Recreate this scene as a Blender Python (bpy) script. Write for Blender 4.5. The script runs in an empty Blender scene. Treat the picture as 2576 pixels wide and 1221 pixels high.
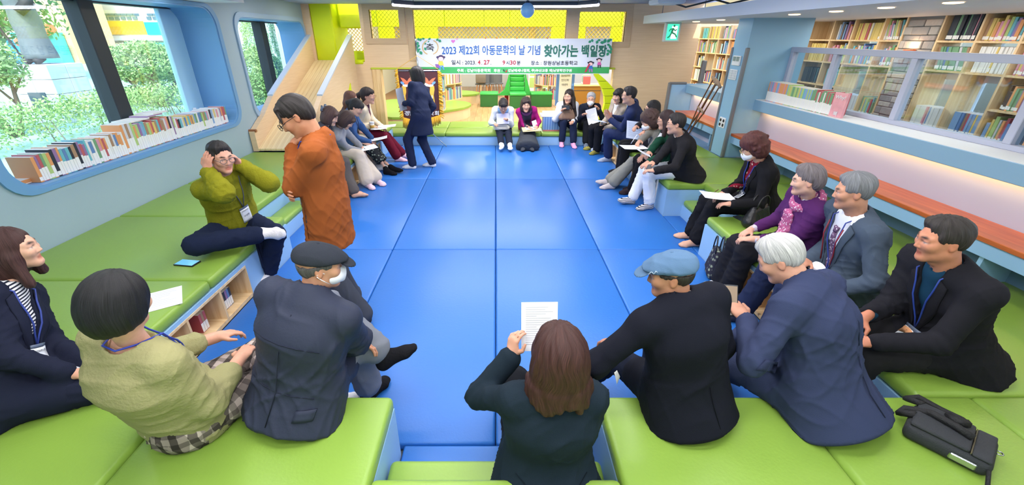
import bpy, bmesh, math, random
import numpy as np
from mathutils import Vector, Matrix
from mathutils.geometry import tessellate_polygon

R = random.Random(11)
SC = bpy.context.scene
COL = SC.collection
# ------------------------------------------------------------------ camera
F_PX, CX, CY, H = 1060.0, 1247.0, 610.5, 1.95
TH = math.atan(518.5 / F_PX)
ST, CT = math.sin(TH), math.cos(TH)
cam = bpy.data.cameras.new('camera')
cam.sensor_width = 36.0
cam.lens = 36.0 * F_PX / 2576
cam.shift_x = (1288 - CX) / 2576
cam.clip_start = 0.05
cam.clip_end = 300
co = bpy.data.objects.new('camera', cam)
COL.objects.link(co)
co.location = (0, 0, H)
co.rotation_euler = (math.pi / 2 - TH, 0, 0)
SC.camera = co
# ------------------------------------------------------------------ light, sky, exposure
W = bpy.data.worlds.new('world'); SC.world = W; W.use_nodes = True
nt = W.node_tree
sky = nt.nodes.new('ShaderNodeTexSky'); sky.sky_type = 'NISHITA'
sky.sun_disc = False; sky.sun_elevation = math.radians(52); sky.sun_rotation = math.radians(170)
sky.air_density = 1.0; sky.dust_density = 2.5
nt.links.new(sky.outputs[0], nt.nodes['Background'].inputs[0])
nt.nodes['Background'].inputs[1].default_value = 0.8
sl = bpy.data.lights.new('sun', 'SUN'); sl.energy = 4.2; sl.angle = 0.02; sl.color = (1, .97, .9)
so = bpy.data.objects.new('sun', sl); COL.objects.link(so)
so.rotation_euler = (math.radians(40), 0, math.radians(14))     # from behind the camera, over the roof
vs = SC.view_settings
vs.view_transform = 'Standard'; vs.look = 'None'; vs.gamma = 1.0; vs.use_curve_mapping = False
vs.exposure = 0.12
LAMP = 0.30
def area(name, loc, sx, sy, power, col=(1, .97, .93), rot=(0, 0, 0)):
    l = bpy.data.lights.new(name, 'AREA'); l.shape = 'RECTANGLE'; l.size = sx; l.size_y = sy
    l.energy = power * LAMP; l.color = col
    o = bpy.data.objects.new(name, l); COL.objects.link(o); o.location = loc; o.rotation_euler = rot
    return o
# ------------------------------------------------------------------ pixel helpers (a pixel gives a direction, a surface gives the distance)
def ray(x, y):
    dx, dy = (x - CX) / F_PX, (y - CY) / F_PX
    return np.array([dx, CT - dy * ST, -(ST + dy * CT)])
CAMP = np.array([0, 0, H])
def pz(x, y, z):
    r = ray(x, y); return CAMP + r * ((z - H) / r[2])
def pY(x, y, Y):
    r = ray(x, y); return CAMP + r * (Y / r[1])
def pX(x, y, X):
    r = ray(x, y); return CAMP + r * (X / r[0])
# ------------------------------------------------------------------ materials
def lin(c):
    return tuple(((v / 255) / 12.92 if v / 255 <= .04045 else ((v / 255 + .055) / 1.055) ** 2.4) for v in c[:3])
MATS = {}
def mat(name, c=(200, 200, 200), rough=.55, bump=None, var=None, metal=0, emit=0, spec=.5, sheen=0, coat=0, trans=0, stretch=None):
    if name in MATS: return MATS[name]
    m = bpy.data.materials.new(name); m.use_nodes = True
    nt = m.node_tree; b = nt.nodes['Principled BSDF']; L = nt.links.new
    l = lin(c); b.inputs['Base Color'].default_value = (*l, 1)
    b.inputs['Roughness'].default_value = rough
    b.inputs['Metallic'].default_value = metal
    b.inputs['Specular IOR Level'].default_value = spec
    if sheen: b.inputs['Sheen Weight'].default_value = sheen
    if coat: b.inputs['Coat Weight'].default_value = coat; b.inputs['Coat Roughness'].default_value = .15
    if trans: b.inputs['Transmission Weight'].default_value = trans
    if emit:
        b.inputs['Emission Color'].default_value = (*l, 1); b.inputs['Emission Strength'].default_value = emit
    tc = None
    def coords():
        nonlocal tc
        if tc is None:
            t = nt.nodes.new('ShaderNodeTexCoord'); mp = nt.nodes.new('ShaderNodeMapping')
            L(t.outputs['Object'], mp.inputs[0])
            if stretch: mp.inputs['Scale'].default_value = stretch
            tc = mp.outputs[0]
        return tc
    if var:
        n = nt.nodes.new('ShaderNodeTexNoise'); n.inputs['Scale'].default_value = var[0]; n.inputs['Detail'].default_value = 4
        L(coords(), n.inputs['Vector'])
        mx = nt.nodes.new('ShaderNodeMix'); mx.data_type = 'RGBA'
        a = var[1]
        mx.inputs[6].default_value = (*[max(0, v * (1 - a)) for v in l], 1)
        mx.inputs[7].default_value = (*[min(1, v * (1 + a)) for v in l], 1)
        L(n.outputs[0], mx.inputs[0]); L(mx.outputs[2], b.inputs['Base Color'])
        if emit: L(mx.outputs[2], b.inputs['Emission Color'])
    if bump:
        n2 = nt.nodes.new('ShaderNodeTexNoise'); n2.inputs['Scale'].default_value = bump[0]; n2.inputs['Detail'].default_value = bump[2] if len(bump) > 2 else 3
        L(coords(), n2.inputs['Vector'])
        bp = nt.nodes.new('ShaderNodeBump'); bp.inputs['Strength'].default_value = bump[1]; bp.inputs['Distance'].default_value = .02
        L(n2.outputs[0], bp.inputs['Height']); L(bp.outputs[0], b.inputs['Normal'])
    MATS[name] = m
    return m
def wood(name, c1, c2, scale=(1, 12, 1), rough=.5, knots=0, plank=None):
    """streaky grain along the axis with the small scale; optional knots and plank-wise tone"""
    if name in MATS: return MATS[name]
    m = bpy.data.materials.new(name); m.use_nodes = True
    nt = m.node_tree; b = nt.nodes['Principled BSDF']; L = nt.links.new
    b.inputs['Roughness'].default_value = rough
    t = nt.nodes.new('ShaderNodeTexCoord'); mp = nt.nodes.new('ShaderNodeMapping'); mp.inputs['Scale'].default_value = scale
    L(t.outputs['Object'], mp.inputs[0])
    n = nt.nodes.new('ShaderNodeTexNoise'); n.inputs['Scale'].default_value = 2.2; n.inputs['Detail'].default_value = 6; n.inputs['Roughness'].default_value = .6
    L(mp.outputs[0], n.inputs['Vector'])
    cr = nt.nodes.new('ShaderNodeValToRGB'); cr.color_ramp.elements[0].position = .35; cr.color_ramp.elements[1].position = .65
    cr.color_ramp.elements[0].color = (*lin(c2), 1); cr.color_ramp.elements[1].color = (*lin(c1), 1)
    L(n.outputs[0], cr.inputs[0]); out = cr.outputs[0]
    if plank:
        n3 = nt.nodes.new('ShaderNodeTexVoronoi'); n3.inputs['Scale'].default_value = 1.0
        m3 = nt.nodes.new('ShaderNodeMapping'); m3.inputs['Scale'].default_value = plank
        L(t.outputs['Object'], m3.inputs[0]); L(m3.outputs[0], n3.inputs['Vector'])
        mx = nt.nodes.new('ShaderNodeMix'); mx.data_type = 'RGBA'; mx.blend_type = 'MULTIPLY'; mx.inputs[0].default_value = .35
        bw = nt.nodes.new('ShaderNodeRGBToBW'); L(n3.outputs['Color'], bw.inputs[0])
        L(out, mx.inputs[6]); L(bw.outputs[0], mx.inputs[7]); out = mx.outputs[2]
    if knots:
        v = nt.nodes.new('ShaderNodeTexVoronoi'); v.inputs['Scale'].default_value = knots; v.feature = 'F1'
        mk = nt.nodes.new('ShaderNodeMapping'); mk.inputs['Scale'].default_value = tuple(1 if s < 3 else 1.7 for s in scale)
        L(t.outputs['Object'], mk.inputs[0]); L(mk.outputs[0], v.inputs['Vector'])
        r2 = nt.nodes.new('ShaderNodeValToRGB'); r2.color_ramp.elements[0].position = .05; r2.color_ramp.elements[1].position = .13
        r2.color_ramp.elements[0].color = (*lin((120, 78, 42)), 1); r2.color_ramp.elements[1].color = (1, 1, 1, 1)
        L(v.outputs['Distance'], r2.inputs[0])
        mx = nt.nodes.new('ShaderNodeMix'); mx.data_type = 'RGBA'; mx.blend_type = 'MULTIPLY'; mx.inputs[0].default_value = .8
        L(out, mx.inputs[6]); L(r2.outputs[0], mx.inputs[7]); out = mx.outputs[2]
    L(out, b.inputs['Base Color'])
    MATS[name] = m
    return m
def glassmat(name='window_glass', tint=(235, 245, 250), mixw=.12):
    if name in MATS: return MATS[name]
    m = bpy.data.materials.new(name); m.use_nodes = True
    nt = m.node_tree; L = nt.links.new
    nt.nodes.remove(nt.nodes['Principled BSDF'])
    tr = nt.nodes.new('ShaderNodeBsdfTransparent'); tr.inputs[0].default_value = (*lin(tint), 1)
    gl = nt.nodes.new('ShaderNodeBsdfGlossy'); gl.inputs['Roughness'].default_value = .02
    fr = nt.nodes.new("ShaderNodeLayerWeight"); fr.inputs[0].default_value = .12
    mx = nt.nodes.new('ShaderNodeMixShader'); L(fr.outputs["Facing"], mx.inputs[0]); L(tr.outputs[0], mx.inputs[1]); L(gl.outputs[0], mx.inputs[2])
    L(mx.outputs[0], nt.nodes['Material Output'].inputs[0])
    MATS[name] = m
    return m
# ------------------------------------------------------------------ scene-graph helpers
WLOC = {}
def props(o, label=None, cat=None, group=None, kind=None):
    if label: o['label'] = label
    if cat: o['category'] = cat
    if group: o['group'] = group
    if kind: o['kind'] = kind
    return o
def thing(name, label, cat, loc=(0, 0, 0), group=None, kind=None):
    o = bpy.data.objects.new(name, None); COL.objects.link(o)
    o.empty_display_size = .1
    o.location = Vector([float(v) for v in loc]); WLOC[o] = np.array(loc, float)
    return props(o, label, cat, group, kind)
def add(name, verts, faces, m, parent=None, smooth=False, label=None, cat=None, group=None, kind=None, cols=None):
    """verts in world coordinates; the object's origin goes to the base of the mesh"""
    v = np.asarray(verts, float)
    org = np.array([(v[:, 0].min() + v[:, 0].max()) / 2, (v[:, 1].min() + v[:, 1].max()) / 2, v[:, 2].min()])
    me = bpy.data.meshes.new(name)
    if isinstance(faces, np.ndarray):
        nf, k = faces.shape
        me.vertices.add(len(v)); me.vertices.foreach_set('co', (v - org).astype(np.float32).ravel())
        me.loops.add(nf * k); me.loops.foreach_set('vertex_index', faces.astype(np.int32).ravel())
        me.polygons.add(nf)
        me.polygons.foreach_set('loop_start', np.arange(0, nf * k, k, dtype=np.int32))
        me.update(calc_edges=True)
    else:
        me.from_pydata([tuple(p) for p in (v - org)], [], [tuple(f) for f in faces])
    if smooth: me.polygons.foreach_set('use_smooth', [True] * len(me.polygons))
    if cols is not None:
        at = me.color_attributes.new('Col', 'FLOAT_COLOR', 'POINT')
        at.data.foreach_set('color', np.hstack([cols, np.ones((len(cols), 1))]).astype(np.float32).ravel())
    if m: me.materials.append(m)
    o = bpy.data.objects.new(name, me); COL.objects.link(o)
    if parent is not None:
        o.parent = parent; o.location = Vector(org - WLOC[parent])
    else:
        o.location = Vector(org)
    WLOC[o] = org
    return props(o, label, cat, group, kind)
class MB:
    """collects shapes (world coordinates) for one mesh"""
    def __init__(s): s.v = []; s.f = []
    def raw(s, v, f):
        n = len(s.v); s.v += [tuple(map(float, p)) for p in v]; s.f += [tuple(int(i) + n for i in q) for q in f]; return s
    def box(s, a, b, bevel=0, seg=1, M=None):
        a, b = np.minimum(a, b), np.maximum(a, b)
        if bevel <= 0:
            x0, y0, z0 = a; x1, y1, z1 = b
            v = [(x0, y0, z0), (x1, y0, z0), (x1, y1, z0), (x0, y1, z0), (x0, y0, z1), (x1, y0, z1), (x1, y1, z1), (x0, y1, z1)]
            f = [(0, 3, 2, 1), (4, 5, 6, 7), (0, 1, 5, 4), (1, 2, 6, 5), (2, 3, 7, 6), (3, 0, 4, 7)]
        else:
            bm = bmesh.new(); bmesh.ops.create_cube(bm, size=1)
            c = (np.array(a) + b) / 2; d = np.array(b) - a
            for q in bm.verts: q.co = Vector(np.array(q.co) * d + c)
            bmesh.ops.bevel(bm, geom=bm.edges[:], offset=min(bevel, min(d) * .49), segments=seg, profile=.5, affect='EDGES')
            bm.verts.index_update()
            v = [tuple(q.co) for q in bm.verts]; f = [[q.index for q in fc.verts] for fc in bm.faces]; bm.free()
        if M is not None: v = [tuple(M @ Vector(p)) for p in v]
        return s.raw(v, f)
    def tube(s, pts, r, n=8, closed=False, caps=True):
        pts = [np.array(p, float) for p in pts]; m = len(pts)
        rr = r if hasattr(r, '__len__') else [r] * m
        v = []; up = None
        for i, p in enumerate(pts):
            if closed: d = pts[(i + 1) % m] - pts[i - 1]
            else: d = pts[min(i + 1, m - 1)] - pts[max(i - 1, 0)]
            d = d / (np.linalg.norm(d) + 1e-9)
            if up is None:
                up = np.array([0, 0, 1.]) if abs(d[2]) < .9 else np.array([1., 0, 0])
            u = up - d * np.dot(up, d); u /= np.linalg.norm(u) + 1e-9; up = u
            w = np.cross(d, u)
            for k in range(n):
                a = 2 * math.pi * k / n
                v.append(p + rr[i] * (math.cos(a) * u + math.sin(a) * w))
        f = []
        for i in range(m if closed else m - 1):
            j = (i + 1) % m
            for k in range(n):
                l = (k + 1) % n
                f.append((i * n + k, i * n + l, j * n + l, j * n + k))
        if caps and not closed:
            f.append(tuple(range(n - 1, -1, -1))); f.append(tuple((m - 1) * n + k for k in range(n)))
        return s.raw(v, f)
    def prism(s, poly, ax, a0, a1):
        """polygon of 2-D points in the plane of the two other axes (cyclic order), extruded along axis ax"""
        o = [(1, 2), (0, 2), (0, 1)][ax]; n = len(poly); v = []
        for a in (a0, a1):
            for p in poly:
                q = [0, 0, 0]; q[ax] = a; q[o[0]] = p[0]; q[o[1]] = p[1]; v.append(q)
        f = [(i, (i + 1) % n, n + (i + 1) % n, n + i) for i in range(n)]
        tri = tessellate_polygon([[Vector((p[0], p[1], 0)) for p in poly]])
        f += [tuple(t) for t in tri] + [tuple(n + i for i in reversed(t)) for t in tri]
        return s.raw(v, f)
    def lathe(s, prof, c, n=16, axis=None):
        v = []; f = []; m = len(prof)
        for (r, z) in prof:
            for k in range(n):
                a = 2 * math.pi * k / n
                v.append((c[0] + r * math.cos(a), c[1] + r * math.sin(a), c[2] + z))
        for i in range(m - 1):
            for k in range(n):
                l = (k + 1) % n
                f.append((i * n + k, i * n + l, (i + 1) * n + l, (i + 1) * n + k))
        f.append(tuple(range(n - 1, -1, -1))); f.append(tuple((m - 1) * n + k for k in range(n)))
        return s.raw(v, f)
    def sphere(s, c, r, nu=12, nv=8):
        r = np.ones(3) * r; prof = []
        v = []; f = []
        for i in range(nv + 1):
            t = math.pi * i / nv
            for k in range(nu):
                a = 2 * math.pi * k / nu
                v.append((c[0] + r[0] * math.sin(t) * math.cos(a), c[1] + r[1] * math.sin(t) * math.sin(a), c[2] - r[2] * math.cos(t)))
        for i in range(nv):
            for k in range(nu):
                l = (k + 1) % nu
                f.append((i * nu + k, i * nu + l, (i + 1) * nu + l, (i + 1) * nu + k))
        return s.raw(v, f)
    def build(s, name, m, parent=None, smooth=False, **kw):
        return add(name, s.v, s.f, m, parent, smooth, **kw)
def box(name, a, b, m, parent=None, bevel=0, seg=1, smooth=False, **kw):
    return MB().box(a, b, bevel, seg).build(name, m, parent, smooth, **kw)
def copy_obj(o, loc, parent=None):
    c = o.copy(); COL.objects.link(c); c.parent = parent; c.location = Vector([float(v) for v in loc])
    WLOC[c] = np.array(loc, float) + (WLOC[parent] if parent is not None else 0)
    return c
def text_verts(body, size, offset=0.0, extrude=0.0):
    """outline of a text as mesh (x right, y up), centred"""
    cu = bpy.data.curves.new('txt', 'FONT'); cu.body = body; cu.size = size; cu.align_x = 'LEFT'; cu.offset = offset; cu.extrude = extrude
    cu.resolution_u = 2
    o = bpy.data.objects.new('txt', cu)
    me = o.to_mesh()
    v = [tuple(q.co) for q in me.vertices]; f = [tuple(p.vertices) for p in me.polygons]
    o.to_mesh_clear(); bpy.data.objects.remove(o); bpy.data.curves.remove(cu)
    return np.array(v), f
def text(name, body, m, parent, org, ux, uy, width=None, height=.1, offset=0, **kw):
    """flat lettering: lower left corner at org, running along ux, upright along uy, scaled to width"""
    v, f = text_verts(body, 1.0, offset)
    lo, hi = v.min(0), v.max(0)
    sy = height / (hi[1] - lo[1]); sx = sy if width is None else width / (hi[0] - lo[0])
    ux = np.array(ux, float); uy = np.array(uy, float)
    w = [np.array(org) + ux * (p[0] - lo[0]) * sx + uy * (p[1] - lo[1]) * sy for p in v]
    return add(name, w, f, m, parent, **kw)
# =================================================================== ROOM
XL, XR, YF, ZC = -3.64, 3.63, 9.0, 2.5
M_mat = mat('blue_vinyl', (44, 110, 192), .38, bump=(60, .06), var=(1.5, .05), spec=.4)
M_green = mat('green_vinyl', (134, 168, 68), .36, bump=(70, .05), var=(1.2, .05), spec=.45)
M_lblue = mat('light_blue_panel', (146, 188, 226), .5, var=(.8, .03))
M_walll = mat('pale_blue_paint', (158, 181, 196), .6, bump=(120, .04))
M_frame = mat('blue_frame_paint', (108, 158, 206), .45)
M_lav = mat('lavender_paint', (186, 188, 208), .6)
M_ledge = mat('grey_blue_laminate', (134, 172, 202), .45)
M_white = mat('white_paint', (226, 228, 232), .6)
M_ceil = mat('blue_grey_ceiling', (150, 168, 200), .6)
M_beige = wood('beige_laminate', (230, 202, 168), (222, 192, 156), (1.2, 1.2, 30), .45)
M_beigeh = wood('beige_laminate_trim', (206, 178, 146), (198, 168, 134), (1.2, 1.2, 30), .45)
M_lime = mat('lime_pad', (206, 224, 10), .45, bump=(60, .04))
M_pine = wood('pine_board', (236, 208, 164), (216, 178, 126), (.8, 14, 14), .5, knots=5)
M_pinev = wood('pine_upright', (236, 208, 164), (214, 176, 126), (12, 12, .8), .5, knots=5)
M_slide = wood('pine_slide', (244, 226, 186), (228, 200, 150), (16, .7, .7), .35, knots=4.5)
M_counter = wood('orange_counter_wood', (206, 112, 62), (176, 84, 42), (10, .9, 10), .32, plank=(16, 1.1, 1))
M_dark = mat('charcoal_metal', (52, 60, 68), .45)
M_grey = mat('grey_metal_edge', (120, 124, 132), .4, metal=.3)
M_led = mat('led_tube', (250, 246, 255), .5, emit=7)
M_floorw = wood('library_floor_wood', (224, 184, 138), (204, 160, 112), (9, .8, 1), .3, plank=(7, .8, 1))
M_glass = glassmat()

def holed(name, outer, holes, ax, a0, a1, m, parent=None, **kw):
    loops = [outer] + holes
    o = [(1, 2), (0, 2), (0, 1)][ax]
    flat = [p for l in loops for p in l]; n = len(flat)
    tri = tessellate_polygon([[Vector((p[0], p[1], 0)) for p in l] for l in loops])
    v = []
    for a in (a0, a1):
        for p in flat:
            q = [0, 0, 0]; q[ax] = a; q[o[0]] = p[0]; q[o[1]] = p[1]; v.append(q)
    f = [tuple(t) for t in tri] + [tuple(n + i for i in reversed(t)) for t in tri]
    s = 0
    for l in loops:
        k = len(l)
        f += [(s + i, s + (i + 1) % k, n + s + (i + 1) % k, n + s + i) for i in range(k)]
        s += k
    return add(name, v, f, m, parent, **kw)
def rrect(x0, x1, y0, y1, r, n=6):
    out = []
    for cx, cy, a in ((x1 - r, y1 - r, 0), (x0 + r, y1 - r, 90), (x0 + r, y0 + r, 180), (x1 - r, y0 + r, 270)):
        for k in range(n + 1):
            t = math.radians(a + 90 * k / n); out.append((cx + r * math.cos(t), cy + r * math.sin(t)))
    return out
def rect(x0, x1, y0, y1): return [(x0, y0), (x1, y0), (x1, y1), (x0, y1)]

# ---- floors, ceiling, walls
box('floor', (-4.2, -1.7, -.15), (5.6, 8.43, -.06), mat('concrete', (120, 120, 120), .8), kind='structure')
lf = thing('floor', None, None, (0, 14, -.1), kind='structure')
box('floor_slab', (-4.25, 8.43, -.15), (5.4, 19.6, -.02), mat('floor_joint', (150, 112, 74), .5), lf)
for i in range(34):                                   # library floor planks
    x0 = -2.6 + i * .17
    y = 9.55 - R.random() * 1.1
    while y < 19.4:
        y1 = y + 1.15
        box('plank', (x0 + .002, max(y, 9.55) + .0015, -.02), (x0 + .168, min(y1, 19.4) - .0015, 0), M_floorw, lf)
        y = y1
box('ceiling', (-4.15, -1.7, ZC), (3.9, 9.0, ZC + .1), M_ceil, kind='structure')
box('ceiling', (-4.3, 9.15, 2.95), (5.5, 19.7, 3.05), M_white, kind='structure')
box('wall_back', (-4.15, -1.75, -.1), (5.6, -1.6, ZC), M_walll, kind='structure')
# left wall with two rounded window recesses
Z0, Z1, XG = .86, 2.2, -4.1
W1 = rrect(3.02, 6.15, Z0, 2.29, .22); W2 = rrect(6.62, 8.93, Z0, Z1, .2)
holed('wall_left', rect(-1.6, YF, -.06, ZC), [W1, W2], 0, XL, XL - .46, M_walll, kind='structure')
for i, (loop, y0, y1, mul) in enumerate(((W1, 3.02, 6.15, [(4.72, .18)]), (W2, 6.62, 8.93, [(8.15, .17)]))):
    Z1 = 2.29 if i == 0 else 2.2; zc = (Z0 + Z1) / 2
    w = thing('window_%d' % (i + 1), None, None, (XL, (y0 + y1) / 2, Z0), kind='structure')
    holed('window_lining', [((p[0] - (y0 + y1) / 2) * 1.004 + (y0 + y1) / 2, (p[1] - zc) * 1.004 + zc) for p in loop],
          [[((p[0] - (y0 + y1) / 2) * .985 + (y0 + y1) / 2, (p[1] - zc) * .974 + zc) for p in loop]], 0, XL + .012, XL - .45, M_frame, w)
    holed('window_surround', [((p[0] - (y0 + y1) / 2) * 1.045 + (y0 + y1) / 2, (p[1] - zc) * (1.1 if i else 1.05) + zc) for p in loop],
          [list(loop)], 0, XL + .022, XL, M_frame if i == 0 else mat('grey_blue_surround', (150, 178, 208), .5), w)
    for (my, mw) in mul:
        box('mullion', (XG - .06, my - mw / 2, Z0), (XG + .1, my + mw / 2, Z1 + .02), mat('window_mullion', (30, 38, 46), .5), w, bevel=.008)
    ends = [y0] + [m[0] for m in mul] + [y1]
    for a, b in zip(ends[:-1], ends[1:]):
        box('pane', (XG - .012, a, Z0), (XG - .004, b, Z1), M_glass, w)
    if i == 0: box('side_panel', (XG - .03, 5.8, Z0), (XG + .03, 6.12, Z1), mat('side_panel_blue', (170, 214, 240), .5), w, bevel=.006)
    box('head_bar', (XG - .06, y0, Z1 - .035), (XG + .06, y1, Z1 + .02), M_dark, w)
cl = box('window_catch', (XG + .03, 5.86, 1.06), (XG + .07, 5.9, 1.09), M_white, bpy.data.objects['window_1'], bevel=.008)
tl = thing('trim_1', None, None, (-3.4, 2.5, 2.33), kind='structure')
box('dropped_ceiling', (XL, -1.6, 2.33), (-3.16, 6.08, ZC), M_white, tl)
for y in (5.2, 4.1):
    MB().lathe([(.045, 0), (.05, -.006), (.03, -.008)], (-3.4, y, 2.33), 16).build('downlight', mat('warm_downlight', (255, 205, 140), emit=6), tl)
# far wall with openings
far_outer = [(XL, -.06), (-2.45, -.06), (-2.45, 1.385), (2.34, 1.385), (2.34, -.06), (3.9, -.06), (3.9, ZC + .02), (XL, ZC + .02)]
mesh_wins = [(-2.38, -1.83, 1.92, 2.40), (-1.56, 1.34, 1.62, 2.40), (1.58, 2.46, 1.86, 2.37)]
tower = rect(-3.5, -2.57, 1.50, ZC)
holed('wall_far', far_outer, [rect(*w) for w in mesh_wins] + [tower], 1, YF, YF + .15, M_beige, kind='structure')
M_net = mat('yellow_net_cord', (205, 170, 40), .6)
M_netd = mat('olive_net_cord', (168, 174, 40), .6)
def net(mb, x0, x1, z0, z1, y, p, r):
    """diamond net in the plane y"""
    n = int((x1 - x0 + z1 - z0) / p) + 2
    for sgn in (1, -1):
        for k in range(-1, n):
            s = k * p
            # line x - x0 (or x1 - x) + (z - z0) = s
            t0 = max(0, s - (x1 - x0)); t1 = min(z1 - z0, s)
            if t1 - t0 < .01: continue
            a = (s - t0, t0); b = (s - t1, t1)
            q = [(x0 + u if sgn > 0 else x1 - u, y, z0 + v) for u, v in (a, b)]
            mb.tube(q, r, 4, caps=False)
for i, (x0, x1, z0, z1) in enumerate(mesh_wins):
    w = thing('window_%d' % (i + 3), None, None, ((x0 + x1) / 2, YF, z0), kind='structure')
    holed('window_frame', rect(x0 - .12, x1 + .12, z0 - .1, min(z1 + .12, ZC)), [rect(x0, x1, z0, z1)], 1, YF - .018, YF + .05, M_beigeh, w)
    mb = MB(); net(mb, x0, x1, z0, z1, YF + .08, .075, .003); mb.build('safety_net', M_netd, w, kind='stuff')
# upper play loft behind the netted windows
loft = thing('play_loft', 'lime padded play loft behind the netted wall windows', 'play loft', (0, 9.6, 1.4))
box('loft_floor', (XL, YF + .15, 1.39), (3.9, 10.3, 1.5), M_beige, loft)
for a, b in ((-3.6, -2.55), (-2.55, -1.1), (-1.1, -.25), (-.25, .3), (.3, 1.5), (1.5, 2.7), (2.7, 3.9)):
    box('lime_panel', (a + .004, 10.2, 2.14), (b - .004, 10.3, 2.9), M_lime, loft, bevel=.012)
for a, b in ((-2.55, -2.2), (-1.85, -1.25), (1.2, 1.95), (2.5, 3.9)):
    box('lime_panel', (a + .004, 10.2, 1.5), (b - .004, 10.3, 2.136), M_lime, loft, bevel=.012)
mb = MB(); net(mb, -2.2, -1.85, 1.5, 2.14, 10.25, .09, .006); net(mb, -1.25, 1.2, 1.5, 2.14, 10.25, .09, .006); net(mb, 1.95, 2.5, 1.5, 2.14, 10.25, .09, .006)
mb.build('yellow_net', M_net, loft, kind='stuff')
box('lime_side_pad', (-3.5, YF + .02, 1.5), (-3.1, 9.9, 2.9), M_lime, loft, bevel=.02)
box('lime_block', (-3.06, YF + .3, 2.1), (-2.57, 9.8, 2.9), M_lime, loft, bevel=.02)
box('lime_step', (-3.1, YF + .35, 1.5), (-2.57, 9.9, 1.68), M_lime, loft, bevel=.02)
box('lime_sill', (-3.42, YF - .02, 1.46), (-2.6, YF + .34, 1.53), M_lime, loft, bevel=.02)
mb = MB(); net(mb, -2.95, -2.57, 1.68, 2.1, YF + .4, .07, .005); mb.build('yellow_net', M_net, loft, kind='stuff')
for x in (-1.6, -.5, .6, 1.7):  # discs and lamps under the loft are added, to brighten poster and low bench
    MB().lathe([(.045, 0), (.05, -.006), (.03, -.008)], (x, 9.45, 1.389), 14).build('downlight', mat('warm_downlight', (255, 205, 140), emit=6), loft)
    area('loft_downlight', (x, 9.45, 1.375), .12, .12, 34, (1, .97, .92))
area('loft_lamp', (0, 9.6, 2.9), 6.5, .6, 150, (1, 1, .95))
# padded lintel of the low passage and its post
box('trim_2', (-2.47, YF - .03, 1.365), (2.36, YF + .17, 1.40), mat('olive_lime_edge', (186, 200, 60), .5), kind='structure', bevel=.01)
box('trim_3', (-2.45, YF - .02, .2), (-2.28, YF + .16, 1.37), M_pinev, kind='structure', bevel=.004)
# crescent pad at the passage's right side
cp = thing('crescent_pad', 'lime green crescent of stitched pads lining the low passage', 'pad', (2.1, 8.9, .2))
N = 8
for k in range(N):
    pts = []
    for j in (k + .03, k + .97):
        t = j / N; z = 1.30 - 1.12 * t
        s = math.sin(math.pi * min(1, t * 1.02 + .02))
        pts.append((1.9 + .1 * t + .25 * s, 1.98 + .06 * t + .46 * s, z))
    (a0, b0, z0), (a1, b1, z1) = pts
    MB().prism([(a0, z0), (b0, z0), (b1, z1), (a1, z1)], 1, 8.86, 8.99).build('pad', M_lime, cp)

# ---- slide
sl_ = thing('slide', 'indoor pine slide with beige side boards under the second window', 'slide', (-3.2, 7.6, .4))
ys, ye, zs, ze = 6.28, 9.0, .41, 1.5
sx0, sx1 = -3.55, -2.84
nP = 9
for k in range(nP):
    a, b = sx0 + (sx1 - sx0) * k / nP, sx0 + (sx1 - sx0) * (k + 1) / nP
    MB().prism([(ys, zs), (ye, ze), (ye, ze + .035), (ys, zs + .03)], 0, a + .0015, b - .0015).build('slide_plank', M_slide, sl_)
for (a, b) in ((-3.63, sx0), (sx1, -2.76)):
    MB().prism([(ys, .4), (ye, .4), (ye, 1.96), (7.05, 1.10), (6.65, .86), (ys + .05, .71), (ys, .69)], 0, a, b).build('side_board', M_beige, sl_)
    MB().prism([(7.05, 1.10), (ye, 1.96), (ye, 1.985), (7.05, 1.125)], 0, a - .004, b + .004).build('side_rail', mat('pale_rail', (196, 206, 220), .5), sl_)
MB().tube([(-3.66, ys + .03, .70), (-3.53, ys + .03, .70)], .022, 10).build('end_cap', mat('brown_wood_cap', (150, 96, 60), .5), sl_)
MB().prism([(7.72, .5), (8.5, .5), (8.5, 1.16)], 0, -2.775, -2.748).build('triangle_panel', M_lime, sl_)

# ---- floor mats
xs = [-2.03, -1.05, 0, 1.05, 2.03]; yr = [1.545, 3.83, 6.2, 8.43]
lab = {0: 'against the benches by the entrance step', 1: 'in the middle row of the floor', 2: 'in the row before the bench under the banner'}
colw = ['beside the window-side benches', 'left of the centre seam', 'right of the centre seam', 'beside the counter-side benches']
for j in range(3):
    for i in range(4):
        box('floor_mat', (xs[i] + .002, yr[j] + .002, -.06), (xs[i + 1] - .002, yr[j + 1] - .002, 0), M_mat, bevel=.016, seg=3, smooth=True,
            label='blue vinyl floor mat %s, %s' % (['by the low step', 'in the middle row', 'by the banner bench'][j], colw[i]),
            cat='floor mat', group='blue floor mats')
for a, b, l in (((-.49, 1.3), (.49, 1.543), 'small blue filler mat before the low step by the brown-haired woman'),
                ((2.03, 3.76), (2.24, 4.74), 'small blue filler mat in the counter-side step recess'),
                ((-2.24, 3.76), (-2.03, 4.74), 'small blue filler mat in the window-side step recess')):
    box('floor_mat', (a[0] + .002, a[1] + .002, -.06), (b[0] - .002, b[1] - .002, -.004), M_mat, bevel=.012, seg=2, smooth=True, label=l, cat='floor mat', group='blue floor mats')

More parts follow.
